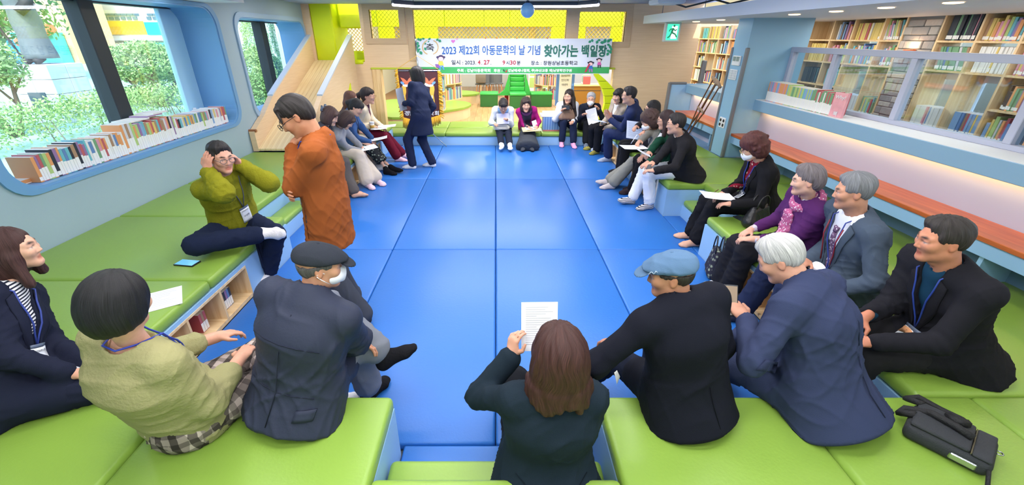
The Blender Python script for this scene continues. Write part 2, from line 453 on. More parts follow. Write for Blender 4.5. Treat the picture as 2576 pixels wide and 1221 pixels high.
# ---- benches
SEAT = .40
def cushion(par, x0, x1, y0, y1, z1=SEAT, t=.085):
    g = .0015
    return box('cushion', (x0 + g, y0 + g, z1 - t), (x1 - g, y1 - g, z1), M_green, par, bevel=.028, seg=3, smooth=True)
def cubby(par, side, y0, y1, n, zt=.285):
    """pine pigeon-hole unit let into a bench front; side -1 left bench, +1 right bench"""
    xf = 2.03 * side; xb = 2.31 * side; t = .018
    lo, hi = min(xf, xb), max(xf, xb)
    xo = xf - .004 * side
    def bx(nm, ya, yb, za, zb, m): box(nm, (min(xo, xb), ya, za), (max(xo, xb), yb, zb), m, par)
    bx('cubby_base', y0, y1, 0, .03, M_pine); bx('cubby_top', y0, y1, zt - t, zt, M_pine)
    for k in range(n + 1):
        y = y0 + (y1 - y0) * k / n
        bx('cubby_divider', max(y0, y - t / 2), min(y1, y + t / 2), .03, zt - t, M_pinev)
    box('cubby_back', (xb - .004, y0, .03), (xb + .004, y1, zt - t), M_pine, par)
def bench_base(par, side, y0, y1, cub):
    """front strip with holes for pigeon-holes + solid rear"""
    X = lambda a: a * side
    def bb(x0, x1, ya, yb, za, zb): box('base_panel', (min(X(x0), X(x1)), ya, za), (max(X(x0), X(x1)), yb, zb), M_lblue, par)
    bb(2.32, 3.62, y0, y1, -.06, .315)
    y = y0
    for (a, b) in cub:
        bb(2.03, 2.32, y, a, -.06, .315); bb(2.03, 2.32, a, b, .285, .315); y = b
    bb(2.03, 2.32, y, y1, -.06, .315)
bl = thing('bench', 'long green cushioned bench with pine pigeon-holes along the window wall', 'bench', (-2.8, 4.9, 0))
bench_base(bl, -1, 1.5, 3.75, [(1.9, 2.98)]); cubby(bl, -1, 1.9, 2.98, 3)
box('base_panel', (-3.62, 3.75, -.06), (-2.45, 4.75, .315), M_lblue, bl)
box('step_panel', (-2.45, 3.75, -.06), (-2.24, 4.75, .13), M_lblue, bl)
bench_base(bl, -1, 4.75, 8.43, [(4.95, 6.05), (6.35, 7.4)]); cubby(bl, -1, 4.95, 6.05, 3); cubby(bl, -1, 6.35, 7.4, 3)
for a, b in ((1.5, 2.57), (2.57, 3.75)): cushion(bl, XL, -2.03, a, b)
cushion(bl, XL, -2.45, 3.75, 4.75); cushion(bl, -2.45, -2.24, 3.76, 4.74, .2, .07)
cushion(bl, XL, -2.03, 4.75, 6.26); cushion(bl, -2.75, -2.03, 6.26, 7.4); cushion(bl, -2.75, -2.03, 7.4, 8.43)
br = thing('bench', 'long green cushioned bench with pine pigeon-holes along the book counter', 'bench', (2.8, 4.9, 0))
bench_base(br, 1, 1.5, 3.75, [(2.1, 3.1)]); cubby(br, 1, 2.1, 3.1, 3)
box('base_panel', (2.45, 3.75, -.06), (3.62, 4.75, .315), M_lblue, br)
box('step_panel', (2.24, 3.75, -.06), (2.45, 4.75, .13), M_lblue, br)
bench_base(br, 1, 4.75, 8.43, [(5.3, 6.1), (6.3, 7.4)]); cubby(br, 1, 5.3, 6.1, 2); cubby(br, 1, 6.3, 7.4, 3)
for a, b in ((1.5, 2.62), (2.62, 3.75)): cushion(br, 2.03, XR, a, b)
cushion(br, 2.45, XR, 3.75, 4.75); cushion(br, 2.24, 2.45, 3.76, 4.74, .2, .07)
for a, b in ((4.75, 5.95), (5.95, 7.2), (7.2, 8.43)): cushion(br, 2.03, 3.23 if a > 5 else XR, a, b)
bn = thing('bench', 'deep green cushioned bench with a low step behind the seated backs', 'bench', (0, .5, 0))
box('base_panel', (-3.62, -1.58, -.06), (-.495, 1.495, .315), M_lblue, bn); box('base_panel', (.495, -1.58, -.06), (3.61, 1.495, .315), M_lblue, bn)
box('base_panel', (-.495, -1.58, -.06), (.495, 1.08, .315), M_lblue, bn); box('step_panel', (-.495, 1.08, -.06), (.495, 1.3, .13), M_lblue, bn)
for a, b in ((XL, -2.6), (-2.6, -1.52), (-1.52, -.49), (.49, 1.4), (1.4, 2.28), (2.28, XR)):
    cushion(bn, a, b, .25, 1.5); cushion(bn, a, b, -1.6, .25)
cushion(bn, -.49, .49, -1.6, 1.08); cushion(bn, -.485, .485, 1.08, 1.31, .2, .07)
bf = thing('bench', 'low green cushioned bench running under the banner', 'bench', (0, 9, 0))
box('base_panel', (-2.45, 8.45, -.06), (2.36, 9.6, .16), M_lblue, bf)
for a, b in ((-2.45, -1.0), (-1.0, .9), (.9, 2.36)):
    cushion(bf, a, b, 8.43, 8.95, .24, .08); cushion(bf, a, b, 8.95, 9.65, .25, .08)

# ---- right side: counter, ledge, glazed rail, pillar, soffit
box('wall_right', (XR, -1.6, -.06), (XR + .12, 5.96, 1.05), M_lav, kind='structure')
box('wall_right', (XR, 6.31, -.06), (XR + .12, 8.2, 1.02), M_lav, kind='structure')
ledge = thing('window_ledge', 'grey-blue window ledge with warm strip light above the wooden counter', 'ledge', (3.7, 2.2, 1.05))
box('ledge_board', (3.5, -1.6, 1.05), (4.0, 5.96, 1.185), M_ledge, ledge, bevel=.004)
box('ledge_top', (3.505, -1.6, 1.185), (3.9, 5.955, 1.19), M_white, ledge)
box('strip_light', (3.575, -1.5, 1.043), (3.6, 5.9, 1.05), mat('warm_led_strip', (255, 196, 110), emit=9), ledge)
area('ledge_strip', (3.585, 2.2, 1.04), .03, 7.2, 12, (1, .78, .46))
ledge2 = thing('window_ledge', 'short grey-blue ledge with warm strip light behind the crutches', 'ledge', (3.7, 7.2, 1.02))
box('ledge_board', (3.5, 6.31, 1.02), (4.0, 8.2, 1.16), M_ledge, ledge2, bevel=.004)
box('strip_light', (3.575, 6.35, 1.013), (3.6, 8.1, 1.02), MATS['warm_led_strip'], ledge2)
area('ledge_strip', (3.585, 7.25, 1.01), .03, 1.7, 5, (1, .78, .46))
for nm, ya, yb, lb in (('counter', -1.6, 5.96, 'long orange wood counter on a blue carcass along the lavender wall'),
                       ('counter', 6.31, 8.0, 'short orange wood counter between the blue pillar and the end panel')):
    c = thing(nm, lb, 'counter', (3.45, (ya + yb) / 2, .4))
    box('worktop', (3.29, ya, .7), (XR - .001, yb, .735), M_counter, c, bevel=.004)
    box('fascia', (3.31, ya, .6), (3.36, yb, .7), M_lblue, c)
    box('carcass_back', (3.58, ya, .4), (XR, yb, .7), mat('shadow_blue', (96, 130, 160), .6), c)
    for y in np.arange(ya + .3, yb - .1, 1.28):
        box('carcass_side', (3.34, y, .4), (3.58, y + .03, .6), M_lblue, c)
fr = thing('window_6', None, None, (3.84, 3.5, 1.19), kind='structure')
box('rail', (3.80, -1.6, 1.77), (3.88, 5.96, 1.83), mat('lavender_grey_frame', (176, 182, 204), .5), fr, bevel=.004)
box('rail', (3.80, -1.6, 1.19), (3.88, 5.96, 1.23), MATS['lavender_grey_frame'], fr, bevel=.004)
for y in (5.93, 5.17, 4.17, 3.15, 2.1, 1.0):
    box('post', (3.804, y - .03, 1.228), (3.876, y + .03, 1.772), MATS['lavender_grey_frame'], fr, bevel=.004)
for a, b in ((5.2, 5.9), (4.2, 5.14), (3.18, 4.14), (2.13, 3.12), (1.03, 2.07)):
    box('pane', (3.838, a - .04, 1.2), (3.843, b + .04, 1.8), M_glass, fr)
pl = thing('pillar', 'light blue pillar with switch plates and grey metal edges', 'pillar', (3.5, 6.13, .4))
box('pillar_core', (3.23, 5.96, .4), (4.0, 6.31, 2.16), mat('pillar_blue', (140, 184, 214), .5), pl)
for y in (5.955, 6.315):
    box('edge_strip', (3.215, y - .022, .4), (3.26, y + .022, 1.82), M_grey, pl, bevel=.01, seg=2)
M_plate = mat('white_plastic', (232, 234, 236), .4)
th = box('thermostat', (3.205, 6.03, 1.60), (3.23, 6.22, 1.72), M_plate, pl, bevel=.006)
for k in (0, 1): box('display', (3.202, 6.045 + k * .085, 1.655), (3.206, 6.115 + k * .085, 1.71), mat('lcd', (130, 150, 145), .3), th)
sw = box('switch_plate', (3.215, 6.05, 1.42), (3.23, 6.24, 1.55), M_plate, pl, bevel=.004)
for k in range(2):
    for q in range(4): box('switch_key', (3.209, 6.06 + k * .095, 1.432 + q * .029), (3.217, 6.135 + k * .095, 1.456 + q * .029), mat('grey_plastic', (196, 204, 210), .4), sw)
for k in range(2):
    so_ = box('socket_plate', (3.217, 6.06 + k * .085, .78), (3.23, 6.135 + k * .085, .92), M_plate, pl, bevel=.004)
    for q in range(2): MB().tube([(3.213, 6.0975 + k * .085, .82 + q * .06), (3.219, 6.0975 + k * .085, .82 + q * .06)], .022, 12).build('socket', mat('black_plastic', (28, 28, 30), .5), so_)
ep = thing('end_panel', 'grey-edged blue end panel beside the short counter', 'panel', (3.5, 8.24, .4))
box('panel_board', (3.2, 8.21, .4), (3.9, 8.27, 1.17), M_lblue, ep)
box('edge_strip', (3.18, 8.2, .4), (3.225, 8.28, 1.19), M_grey, ep, bevel=.008); box('edge_strip', (3.2, 8.2, 1.16), (3.5, 8.28, 1.2), M_grey, ep, bevel=.008)
box('low_post', (3.86, 8.5, .6), (3.93, 8.6, 1.55), M_grey, ep, bevel=.01)
so2 = thing('trim_4', None, None, (4, 3.5, 2.16), kind='structure')
box('soffit', (2.7, -1.6, 2.16), (5.7, 8.7, 2.29), mat('soffit_white', (218, 222, 230), .6), so2)
for y in (7.4, 6.6, 5.0, 4.4, 3.85, 3.3, 2.4, 1.4, .4):
    MB().lathe([(.05, 0), (.055, -.006), (.035, -.009)], (3.12, y, 2.16), 16).build('downlight', MATS['warm_downlight'], so2)
area('soffit_lamps', (4.4, 4.5, 2.14), .6, 10, 230, (1, .95, .86))
for y in (7.4, 6.6, 5.0, 4.4, 3.85, 3.3, 2.4, 1.4, .4): area('downlight_and_fill', (3.12, y, 2.14), .08, .08, 6, (1, .9, .75))
for y in (8.2, 6.9, 5.2, 4.1, 2.8, 1.5): area('downlight_and_fill', (-3.4 if y < 6 else -2.9, y, 2.32 if y < 6 else 2.48), .08, .08, 10 if y < 6 else 26, (1, .92, .8))  # pair past the dropped ceiling has no fittings, added to brighten the slide
# =================================================================== LAMPS, BANNER, FLAG, SIGN ...
def led_bar(par, a, b, pw=26):
    a, b = np.array(a, float), np.array(b, float)
    MB().tube([a + (0, 0, .03), b + (0, 0, .03)], .035, 6).build('housing', M_dark, par)
    MB().tube([a, b], .022, 8).build('led_tube', M_led, par)
    d = b - a; L = np.linalg.norm(d)
    area('led_lamp', (a + b) / 2 - (0, 0, .03), L, .06, pw * L, (1, .97, .96), (0, 0, math.atan2(d[1], d[0])))
for yc, lb in ((6.7, 'white angular LED pendant before the netted windows'), (4.2, 'white hexagonal LED pendant over the middle mats'), (1.9, 'white hexagonal LED pendant over the entrance step'), (-.3, 'white hexagonal LED pendant behind the entrance bench')):
    t = thing('ceiling_light', lb, 'ceiling light', (0, yc, 2.36), group='hexagonal LED pendants')
    h = [(-1.26, yc + .7, 2.37), (1.26, yc + .7, 2.37), (1.75, yc, 2.37), (1.26, yc - .7, 2.37), (-1.26, yc - .7, 2.37), (-1.75, yc, 2.37)]
    if yc > 6:
        h = [(-1.26, 7.4, 2.37), (1.26, 7.4, 2.37), (1.5, 7.05, 2.37), (-1.5, 7.05, 2.37)]; led_bar(t, h[0], h[1], 115); led_bar(t, h[1], h[2], 90); led_bar(t, h[3], h[0], 90)
    else:
        for k in range(6): led_bar(t, h[k], h[(k + 1) % 6], 30)
    for p in h: MB().tube([p, (p[0], p[1], ZC)], .006, 5).build('hanger', M_grey, t)
box('ceiling_cassette', (-.62, 6.9, 2.47), (-.15, 7.4, 2.499), mat('cream_plastic', (225, 228, 215), .5), label='flat cream ceiling panel over the LED pendant before the banner', cat='ceiling panel')
# globe ornament
gb = thing('globe_ornament', 'small blue hanging globe ornament below the LED pendant', 'ornament', (.46, 6.4, 2.1))
c = pY(1327, 26, 6.4)
mb = MB(); mb.sphere(c, .092, 20, 14); mb.build('ball', mat('globe_blue', (150, 200, 245), .35, var=(9, .35), stretch=(1, 1, 3)), gb, True)
MB().lathe([(.035, 0), (.03, .02), (.01, .03)], (c[0], c[1], c[2] + .085), 12).build('cap', M_dark, gb)
MB().tube([(c[0], c[1], c[2] + .11), (c[0], c[1], ZC)], .003, 5).build('cord', M_dark, gb)
# equipment on the soffit
dk = thing('ceiling_unit', 'white ceiling unit with wires above the soffit edge', 'ceiling unit', (2.6, 7.2, 2.34))
box('unit_body', (2.35, 7.0, 2.38), (2.75, 7.45, 2.46), M_white, dk, bevel=.02)
for k in range(4):
    MB().tube([(2.6 + k * .3, 7.4 - k * .7, 2.44), (2.8 + k * .3, 7.1 - k * .7, 2.34), (3.1 + k * .3, 6.8 - k * .7, 2.42)], .012, 6).build('cable', M_dark, dk)
du = MB(); du.tube([(3.25, 5.0, 2.39), (3.25, 3.0, 2.39)], .08, 12)
du.build('air_duct', mat('dark_duct', (80, 88, 104), .5), label='dark round air duct lying above the soffit', cat='duct')
for x, y in ((2.85, 8.2), (3.3, 7.6)):
    MB().tube([(x, y, 2.29), (x, y, ZC)], .006, 5).build('hanger_rod', M_grey, so2)
# exit sign
ex = thing('exit_sign', 'green running-man exit sign hanging under the white soffit', 'exit sign', (2.95, 7.9, 1.88))
e0, e1 = pY(1666, 105, 7.9), pY(1711, 69, 7.9)
box('sign_box', (e0[0], 7.86, e0[2]), (e1[0], 7.93, 2.16), mat('sign_housing', (190, 196, 200), .5), ex, bevel=.006)
ew = e1[0] - e0[0]; ez0, ez1 = e0[2] + .025, 2.135
M_exit = mat('exit_green', (60, 214, 170), .4, emit=1.1); M_exitw = mat('exit_white', (225, 255, 240), .4, emit=1.5)
box('sign_face', (e0[0] + .035, 7.852, ez0), (e1[0] - .035, 7.86, ez1), M_exit, ex)
box('door_mark', (e0[0] + ew * .42, 7.848, ez0 + .02), (e1[0] - .06, 7.853, ez1 - .03), M_exitw, ex)
px0 = e0[0] + ew * .5; pzc = (ez0 + ez1) / 2
mb = MB()
for a, b, r in (((0, .06), (-.015, -.005), .017), ((-.015, -.005), (.045, -.03), .012), ((.045, -.03), (.075, -.075), .011), ((-.015, -.005), (-.04, -.06), .012), ((-.04, -.06), (-.075, -.085), .011),
                ((0, .05), (.04, .02), .009), ((.04, .02), (.06, .045), .008), ((0, .05), (-.045, .045), .009), ((-.045, .045), (-.06, .01), .008)):
    mb.tube([(px0 + a[0], 7.846, pzc + a[1]), (px0 + b[0], 7.846, pzc + b[1])], r, 6)
mb.sphere((px0 + .012, 7.846, pzc + .092), (.017, .006, .017), 10, 6)
mb.build('running_figure', mat('exit_figure', (20, 150, 110), .5), ex)

# ---- banner
BY = 8.88
bnr = thing('banner', 'white and green festival banner hanging across the far wall', 'banner', (.35, BY, 1.28))
tl_, tr_, br_, bl_ = pY(1047, 97, BY), pY(1541, 98, BY), pY(1531, 188, BY), pY(1057, 187, BY)
bx0, bx1, bz0, bz1 = tl_[0], tr_[0], bl_[2], tl_[2]
NX, NZ = 70, 12
v = []; f = []
def bwave(x, z):
    return .010 * math.sin(3.1 * x + 4 * z) * math.sin(1.3 * x) + .006 * math.sin(9 * x - 7 * z)
def bpt(u, w, d=0):
    x = bx0 + (bx1 - bx0) * u; z = bz0 + (bz1 - bz0) * w
    return (x, BY + bwave(x, z) - d, z)
for j in range(NZ + 1):
    for i in range(NX + 1): v.append(bpt(i / NX, j / NZ))
for j in range(NZ):
    for i in range(NX): f.append((j * (NX + 1) + i, j * (NX + 1) + i + 1, (j + 1) * (NX + 1) + i + 1, (j + 1) * (NX + 1) + i))
n0 = len(v)
v2 = v + [(p[0], p[1] + .002, p[2]) for p in v]
f2 = f + [tuple(n0 + i for i in reversed(q)) for q in f]
add('cloth', v2, f2, mat('banner_white', (222, 228, 240), .55), bnr, True)
def bstrip(name, px_y0, px_y1, m, d):
    w1 = (bz1 - pY(1290, px_y0, BY)[2]) / (bz1 - bz0); w0 = (bz1 - pY(1290, px_y1, BY)[2]) / (bz1 - bz0)
    vv = []
    for i in range(NX + 1):
        for w in (1 - w0, 1 - w1): vv.append(bpt(i / NX, w, d))
    add(name, vv, [(2 * i, 2 * i + 2, 2 * i + 3, 2 * i + 1) for i in range(NX)], m, bnr)
M_bg = mat('banner_green', (62, 172, 96), .55)
bstrip('green_band', 168.5, 184.5, M_bg, .004)
def btext(name, s, x0, x1, y0, y1, m, off=0, d=.009):
    a = pY(x0, y1, BY - d); b = pY(x1, y0, BY - d)
    v, f = text_verts(s, 1.0, off); lo, hi = v.min(0), v.max(0)
    w = []
    for p in v:
        x = a[0] + (b[0] - a[0]) * (p[0] - lo[0]) / (hi[0] - lo[0]); z = a[2] + (b[2] - a[2]) * (p[1] - lo[1]) / (hi[1] - lo[1])
        w.append((x, BY + bwave(x, z) - d, z))
    return add(name, w, f, m, bnr)
Mb = mat('print_blue', (36, 98, 178), .6); Mt = mat('print_teal', (44, 112, 98), .6); Mk = mat('print_black', (48, 50, 58), .6); Mr = mat('print_red', (176, 48, 60), .6); Mw = mat('print_white', (240, 244, 242), .6)
btext('lettering', '축', 1072.5, 1091, 109.5, 129, Mk, .012)
btext('lettering', '2023 제22회 아동문학의 날 기념', 1112, 1359.5, 114, 138.5, Mb, .012)
btext('lettering', '찾아가는 백일장', 1366.5, 1529, 111.5, 145, Mw, .085, .008)
btext('lettering', '찾아가는 백일장', 1367.5, 1528, 112.5, 144, Mt, .04, .011)
btext('lettering', '일시 : 2023.', 1136, 1197.5, 151, 163, Mk, .012)
btext('lettering', '4', 1202, 1208.5, 151, 162.5, Mr, .02); btext('lettering', '27', 1217, 1232, 151, 162.5, Mr, .02)
for x in (1212, 1235): btext('lettering', '.', x - 1, x + .8, 160.6, 162.4, Mk)
btext('lettering', '9', 1264, 1271, 152, 163, Mr, .02); btext('lettering', '시', 1273, 1281.5, 152.5, 163.5, Mk, .01)
btext('lettering', '30', 1283, 1298, 152, 163, Mr, .02); btext('lettering', '분', 1300, 1309.5, 153, 163.5, Mk, .01)
btext('lettering', '장소 : 창원상남초등학교', 1335.5, 1453, 153, 164, Mk, .012)
btext('lettering', '주최 : 경남아동문학회', 1150, 1233.5, 173, 182, Mw, .03)
btext('lettering', '후원 :', 1242, 1263.5, 173.3, 182, Mw, .03)
btext('lettering', '경남메세나협회, 주)부산교통 재)남명학연구원', 1277.5, 1438.5, 173.4, 182.6, Mw, .03)
def bshape(name, pts, m, d=.009):
    w = []
    for (x, y) in pts:
        q = pY(x, y, BY - d); w.append((q[0], BY + bwave(q[0], q[2]) - d, q[2]))
    tri = tessellate_polygon([[Vector((p[0], -p[1], 0)) for p in pts]])
    return add(name, w, [tuple(t) for t in tri], m, bnr)
def ell(cx, cy, rx, ry, a=0, n=12):
    ca, sa = math.cos(a), math.sin(a)
    return [(cx + rx * math.cos(t) * ca - ry * math.sin(t) * sa, cy + rx * math.cos(t) * sa + ry * math.sin(t) * ca) for t in [2 * math.pi * k / n for k in range(n)]]
def leaf(cx, cy, l, a, w=.36):
    return [(cx + l * (t * math.cos(a)) - s * l * w * math.sin(a) * math.sin(math.pi * (t + .5)), cy + l * t * math.sin(a) + s * l * w * math.cos(a) * math.sin(math.pi * (t + .5))) for s, ts in ((1, (-.5, -.25, 0, .25, .5)), (-1, (.25, 0, -.25))) for t in ts]
Mlf = mat('print_leaf', (46, 150, 112), .6); Mgo = mat('print_gold', (216, 178, 110), .6)
bshape('logo_drop', ell(1267.7, 177.5, 1.6, 3.6, -.5), Mk); bshape('logo_triangle', [(1270, 182), (1275.5, 182), (1275.5, 173.5)], Mr)
for (x, y, l, a) in ((1053, 99, 9, .3), (1058, 100, 9, 1.9), (1065, 97.5, 8, .1), (1080, 98, 8, -.6), (1100, 100, 8, -.9), (1106, 103, 10, .6), (1051, 108, 8, .4), (1053, 115, 9, 1.2), (1049, 111, 7, .9),
                     (1051, 127, 12, 1.35), (1059, 133, 11, .95), (1055, 124, 7, -.3), (1070, 110, 6, -1), (1070, 123, 9, 1.0), (1078, 104.5, 5, -.7), (1050, 119, 7, 1.0),
                     (1484, 105, 9, -.7), (1490, 102, 9, 1.3), (1502, 106, 10, -1.1), (1507, 101, 8, .2), (1515, 107, 11, -.1), (1522, 103, 12, -1.3), (1531, 103, 11, -.9), (1536, 100, 8, .2), (1531, 113, 9, .6), (1535, 118, 10, 1.5),
                     (1530, 128, 9, .3), (1536, 131, 10, 1.4), (1529, 136, 10, -1.0), (1538, 124, 9, -1.2)):
    bshape('printed_leaf', leaf(x, y, l, a), Mlf)
for sgn in (-1, 1):
    for k in range(13):
        t = math.radians(62 - k * 10.5) if sgn > 0 else math.radians(118 + k * 10.5)
        cx, cy = 1082.5 + 19.5 * math.cos(t), 119 - 18.5 * math.sin(t)
        bshape('wreath_leaf', leaf(cx, cy, 4.6, -t + sgn * 1.1, .3), Mgo)
def heart(cx, cy, r): return [(cx + r * .062 * 16 * math.sin(t) ** 3, cy - r * .062 * (13 * math.cos(t) - 5 * math.cos(2 * t) - 2 * math.cos(3 * t) - math.cos(4 * t))) for t in [2 * math.pi * k / 20 for k in range(20)]]
bshape('heart', heart(1140, 104, 5.2), mat('print_pink', (216, 120, 200), .6)); bshape('heart', heart(1149.3, 98.4, 2.8), mat('print_pink_pale', (228, 170, 214), .6))
def kid(x, y, s, shirt, low, hair, tilt=0):
    Ms = mat('print_skin', (244, 206, 206), .6)
    def S_(pts): return [(x + s * a, y + s * b) for a, b in pts]
    H_ = mat('print_hair_%d' % hair[0], hair, .6)
    bshape('drawn_hair', S_(ell(0, -1.1, 1.05, .95)), H_, .010); bshape('drawn_face', S_(ell(0, -.8, .8, .68)), Ms, .012)
    for e in (-1, 1): bshape('drawn_hair', S_(ell(e * 1.0, -1.35, .38, .35)), H_, .011)
    bshape('drawn_shirt', S_([(-.6, -.1), (.6, -.1), (.95, 1.2), (-.95, 1.2)]), shirt, .0105)
    for e in (-1, 1): bshape('drawn_leg', S_([(e * .1, 1.2), (e * .7, 1.2), (e * .75 + tilt, 2.5), (e * .3 + tilt, 2.5)]), low, .010)
kid(1109, 155, 8.2, mat('print_yellow', (236, 212, 90), .6), mat('print_sky', (84, 150, 226), .6), (70, 58, 100), .4)
bshape('drawn_book', [(1095, 161), (1104, 162), (1107, 171), (1098, 170)], mat('print_purple', (140, 92, 176), .6), .013)
kid(1486, 166, 6.2, mat('print_blue2', (52, 112, 190), .6), mat('print_lilac', (176, 108, 200), .6), (40, 40, 60))
bshape('drawn_pencil', [(1471, 179), (1481, 160), (1485, 162), (1475, 181), (1470.5, 182.5)], mat('print_crimson', (196, 60, 84), .6), .013)
kid(1507.5, 157, 5.6, mat('print_magenta', (222, 96, 170), .6), Mk, (38, 42, 52))
for x in (1221.5, 1250, 1300, 1377):
    q = pY(x, 96, BY); MB().sphere((q[0], BY - .01, q[2]), .012, 8, 6).build('peg', mat('orange_peg', (240, 120, 50), .5), bnr)

# ---- society flag on a stand
FY = 8.2
fl = thing('flag', 'maroon velvet society flag with gold fringe on a chrome stand', 'flag', (-1.4, FY, 0))
def fp(x, y, d=0): q = pY(x, y, FY - d); return (q[0], FY - d, q[2])
M_maroon = mat('maroon_velvet', (66, 16, 26), .8, sheen=.5, bump=(40, .1)); M_gold = mat('gold_fringe', (222, 168, 40), .7, bump=(90, .6))
def fshape(name, pts, m, d, t=.006):
    tri = [tuple(q) for q in tessellate_polygon([[Vector((p[0], -p[1], 0)) for p in pts]])]; n = len(pts)
    v = [fp(x, y, d) for x, y in pts]; v += [(p[0], p[1] + t, p[2]) for p in v]
    f = tri + [tuple(n + i for i in reversed(q)) for q in tri] + [(i, (i + 1) % n, n + (i + 1) % n, n + i) for i in range(n)]
    return add(name, v, f, m, fl)
body = [(999, 174), (1102, 174), (1106, 240), (1108, 292), (1085, 303), (1054, 309), (1030, 306), (1015, 299), (1007, 240)]
fshape('flag_cloth', body, M_maroon, 0)
rim = [(993, 186), (991, 200), (996, 245), (1003, 290), (1006, 303)]
FR = []
for (a, b, o) in ((((999, 176)), (1015, 299), (-7, 5)), ((1015, 299), (1054, 309), (-2, 20)), ((1054, 309), (1108, 292), (2, 19)), ((1108, 292), (1102, 176), (9, 4))):
    n = 34
    for k in range(n):
        t = k / n; FR.append((a[0] + (b[0] - a[0]) * t, a[1] + (b[1] - a[1]) * t, o[0] + R.uniform(-1.5, 1.5), o[1] + R.uniform(-2, 3)))
mb = MB()
for (x, y, ox, oy) in FR:
    d = R.uniform(-.012, .012)
    mb.tube([fp(x - ox * .15, y - oy * .15, .008 + d), fp(x + ox * .6, y + oy * .55, .012 + d), fp(x + ox, y + oy, .004 + d)], [.012, .011, .006], 5)
mb.build('fringe', M_gold, fl, True, kind='stuff')
Mo = mat('embroidery_orange', (226, 120, 84), .8); Mwh = mat('embroidery_white', (226, 228, 232), .8); Mbl = mat('embroidery_blue', (110, 160, 214), .8); Mye = mat('embroidery_yellow', (226, 182, 70), .8)
for s, cx in ((1, 1020), (-1, 1083)):
    def P(pts): return [(cx + s * x, y) for x, y in pts]
    fshape('phoenix_wing', P([(-13, 195), (-4, 198), (4, 205), (8, 198), (13, 194), (15, 204), (8, 212), (0, 213), (-6, 207)]), Mo, .006, .003)
    fshape('phoenix_body', P([(-8, 212), (4, 213), (14, 208), (17, 211), (11, 217), (2, 219), (-6, 217)]), Mwh, .007, .003)
    fshape('phoenix_crest', P(ell(-8, 209, 5.5, 3.2, .6)), Mbl, .008, .003)
    fshape('phoenix_tail', P([(-9, 216), (1, 216), (2, 232), (-1, 246), (-5, 252), (-8, 240), (-10, 226)]), Mye, .006, .003)
    for k in range(3): fshape('phoenix_feather', P([(-2 - 3 * k, 240), (0 - 3 * k, 240), (2 - 5 * k, 258), (-1 - 5 * k, 259)]), Mwh if k % 2 else Mye, .0075, .003)
def ftext(s, x0, x1, y0, y1):
    a, b = fp(x0, y1, .008), fp(x1, y0, .008)
    v, f = text_verts(s, 1, .02); lo, hi = v.min(0), v.max(0)
    add('lettering', [(a[0] + (b[0] - a[0]) * (p[0] - lo[0]) / (hi[0] - lo[0]), FY - .008, a[2] + (b[2] - a[2]) * (p[1] - lo[1]) / (hi[1] - lo[1])) for p in v], f, Mwh, fl)
for k, chx in enumerate('경남아동문학회'):
    x = 1018 + k * 12.6; ftext(chx, x, x + 10, 279, 291)
pt = fp(1046, 108); M_chrome = mat('chrome', (190, 194, 200), .2, metal=1)
MB().tube([(pt[0] + .02, FY + .06, .02), (pt[0], FY + .03, 1.45), pt], .013, 8).build('pole', M_chrome, fl, True)
MB().lathe([(.008, 0), (.02, .03), (.014, .06), (.002, .1)], (pt[0], FY, pt[2]), 10).build('finial', M_chrome, fl, True)
a, b = fp(993, 178), fp(1108, 178)
MB().tube([a, b], .012, 8).build('crossbar', M_chrome, fl)
q = fp(1049, 140, .02)
MB().tube([fp(998, 174, .01), q, fp(1102, 174, .01)], .005, 6).build('cord', mat('gold_cord', (206, 160, 70), .6), fl)
for dx, dy in ((-.45, -.12), (.42, .02), (.05, .1)):
    MB().tube([(pt[0] + .02, FY + .06, .42), (pt[0] + .02 + dx, FY + .06 + dy, .0)], .009, 6).build('leg', M_chrome, fl)

# ---- crutches
cr = thing('crutches', 'pair of wooden crutches leaning on the short counter', 'crutches', (3.1, 7.5, .4))
M_cw = wood('crutch_wood', (110, 72, 40), (84, 52, 26), (8, 8, 1), .4)
for k, (top, bot) in enumerate(((pX(1798, 205, 3.35), pX(1716, 352, 3.15)), (pX(1806, 212, 3.36), pX(1722, 356, 3.12)))):
    top, bot = np.array(top), np.array(bot)
    d = bot - top; s = np.array([.0, .06, .03])
    for e in (-1, 1):
        MB().tube([top + e * s, top + .45 * d + e * s * .9, top + .72 * d], .012, 6).build('shaft', M_cw, cr)
    MB().tube([top + .6 * d, bot], .012, 6).build('tip_shaft', M_cw, cr)
    MB().tube([top - s * 1.6 + (0, 0, .01), top + (0, 0, .018), top + s * 1.6 + (0, 0, .01)], [.02, .026, .02], 8).build('armpit_pad', mat('crutch_pad', (150, 128, 110), .7), cr, True)
    MB().tube([top + .45 * d - s, top + .45 * d + s], .017, 8).build('hand_grip', MATS['crutch_pad'], cr, True)
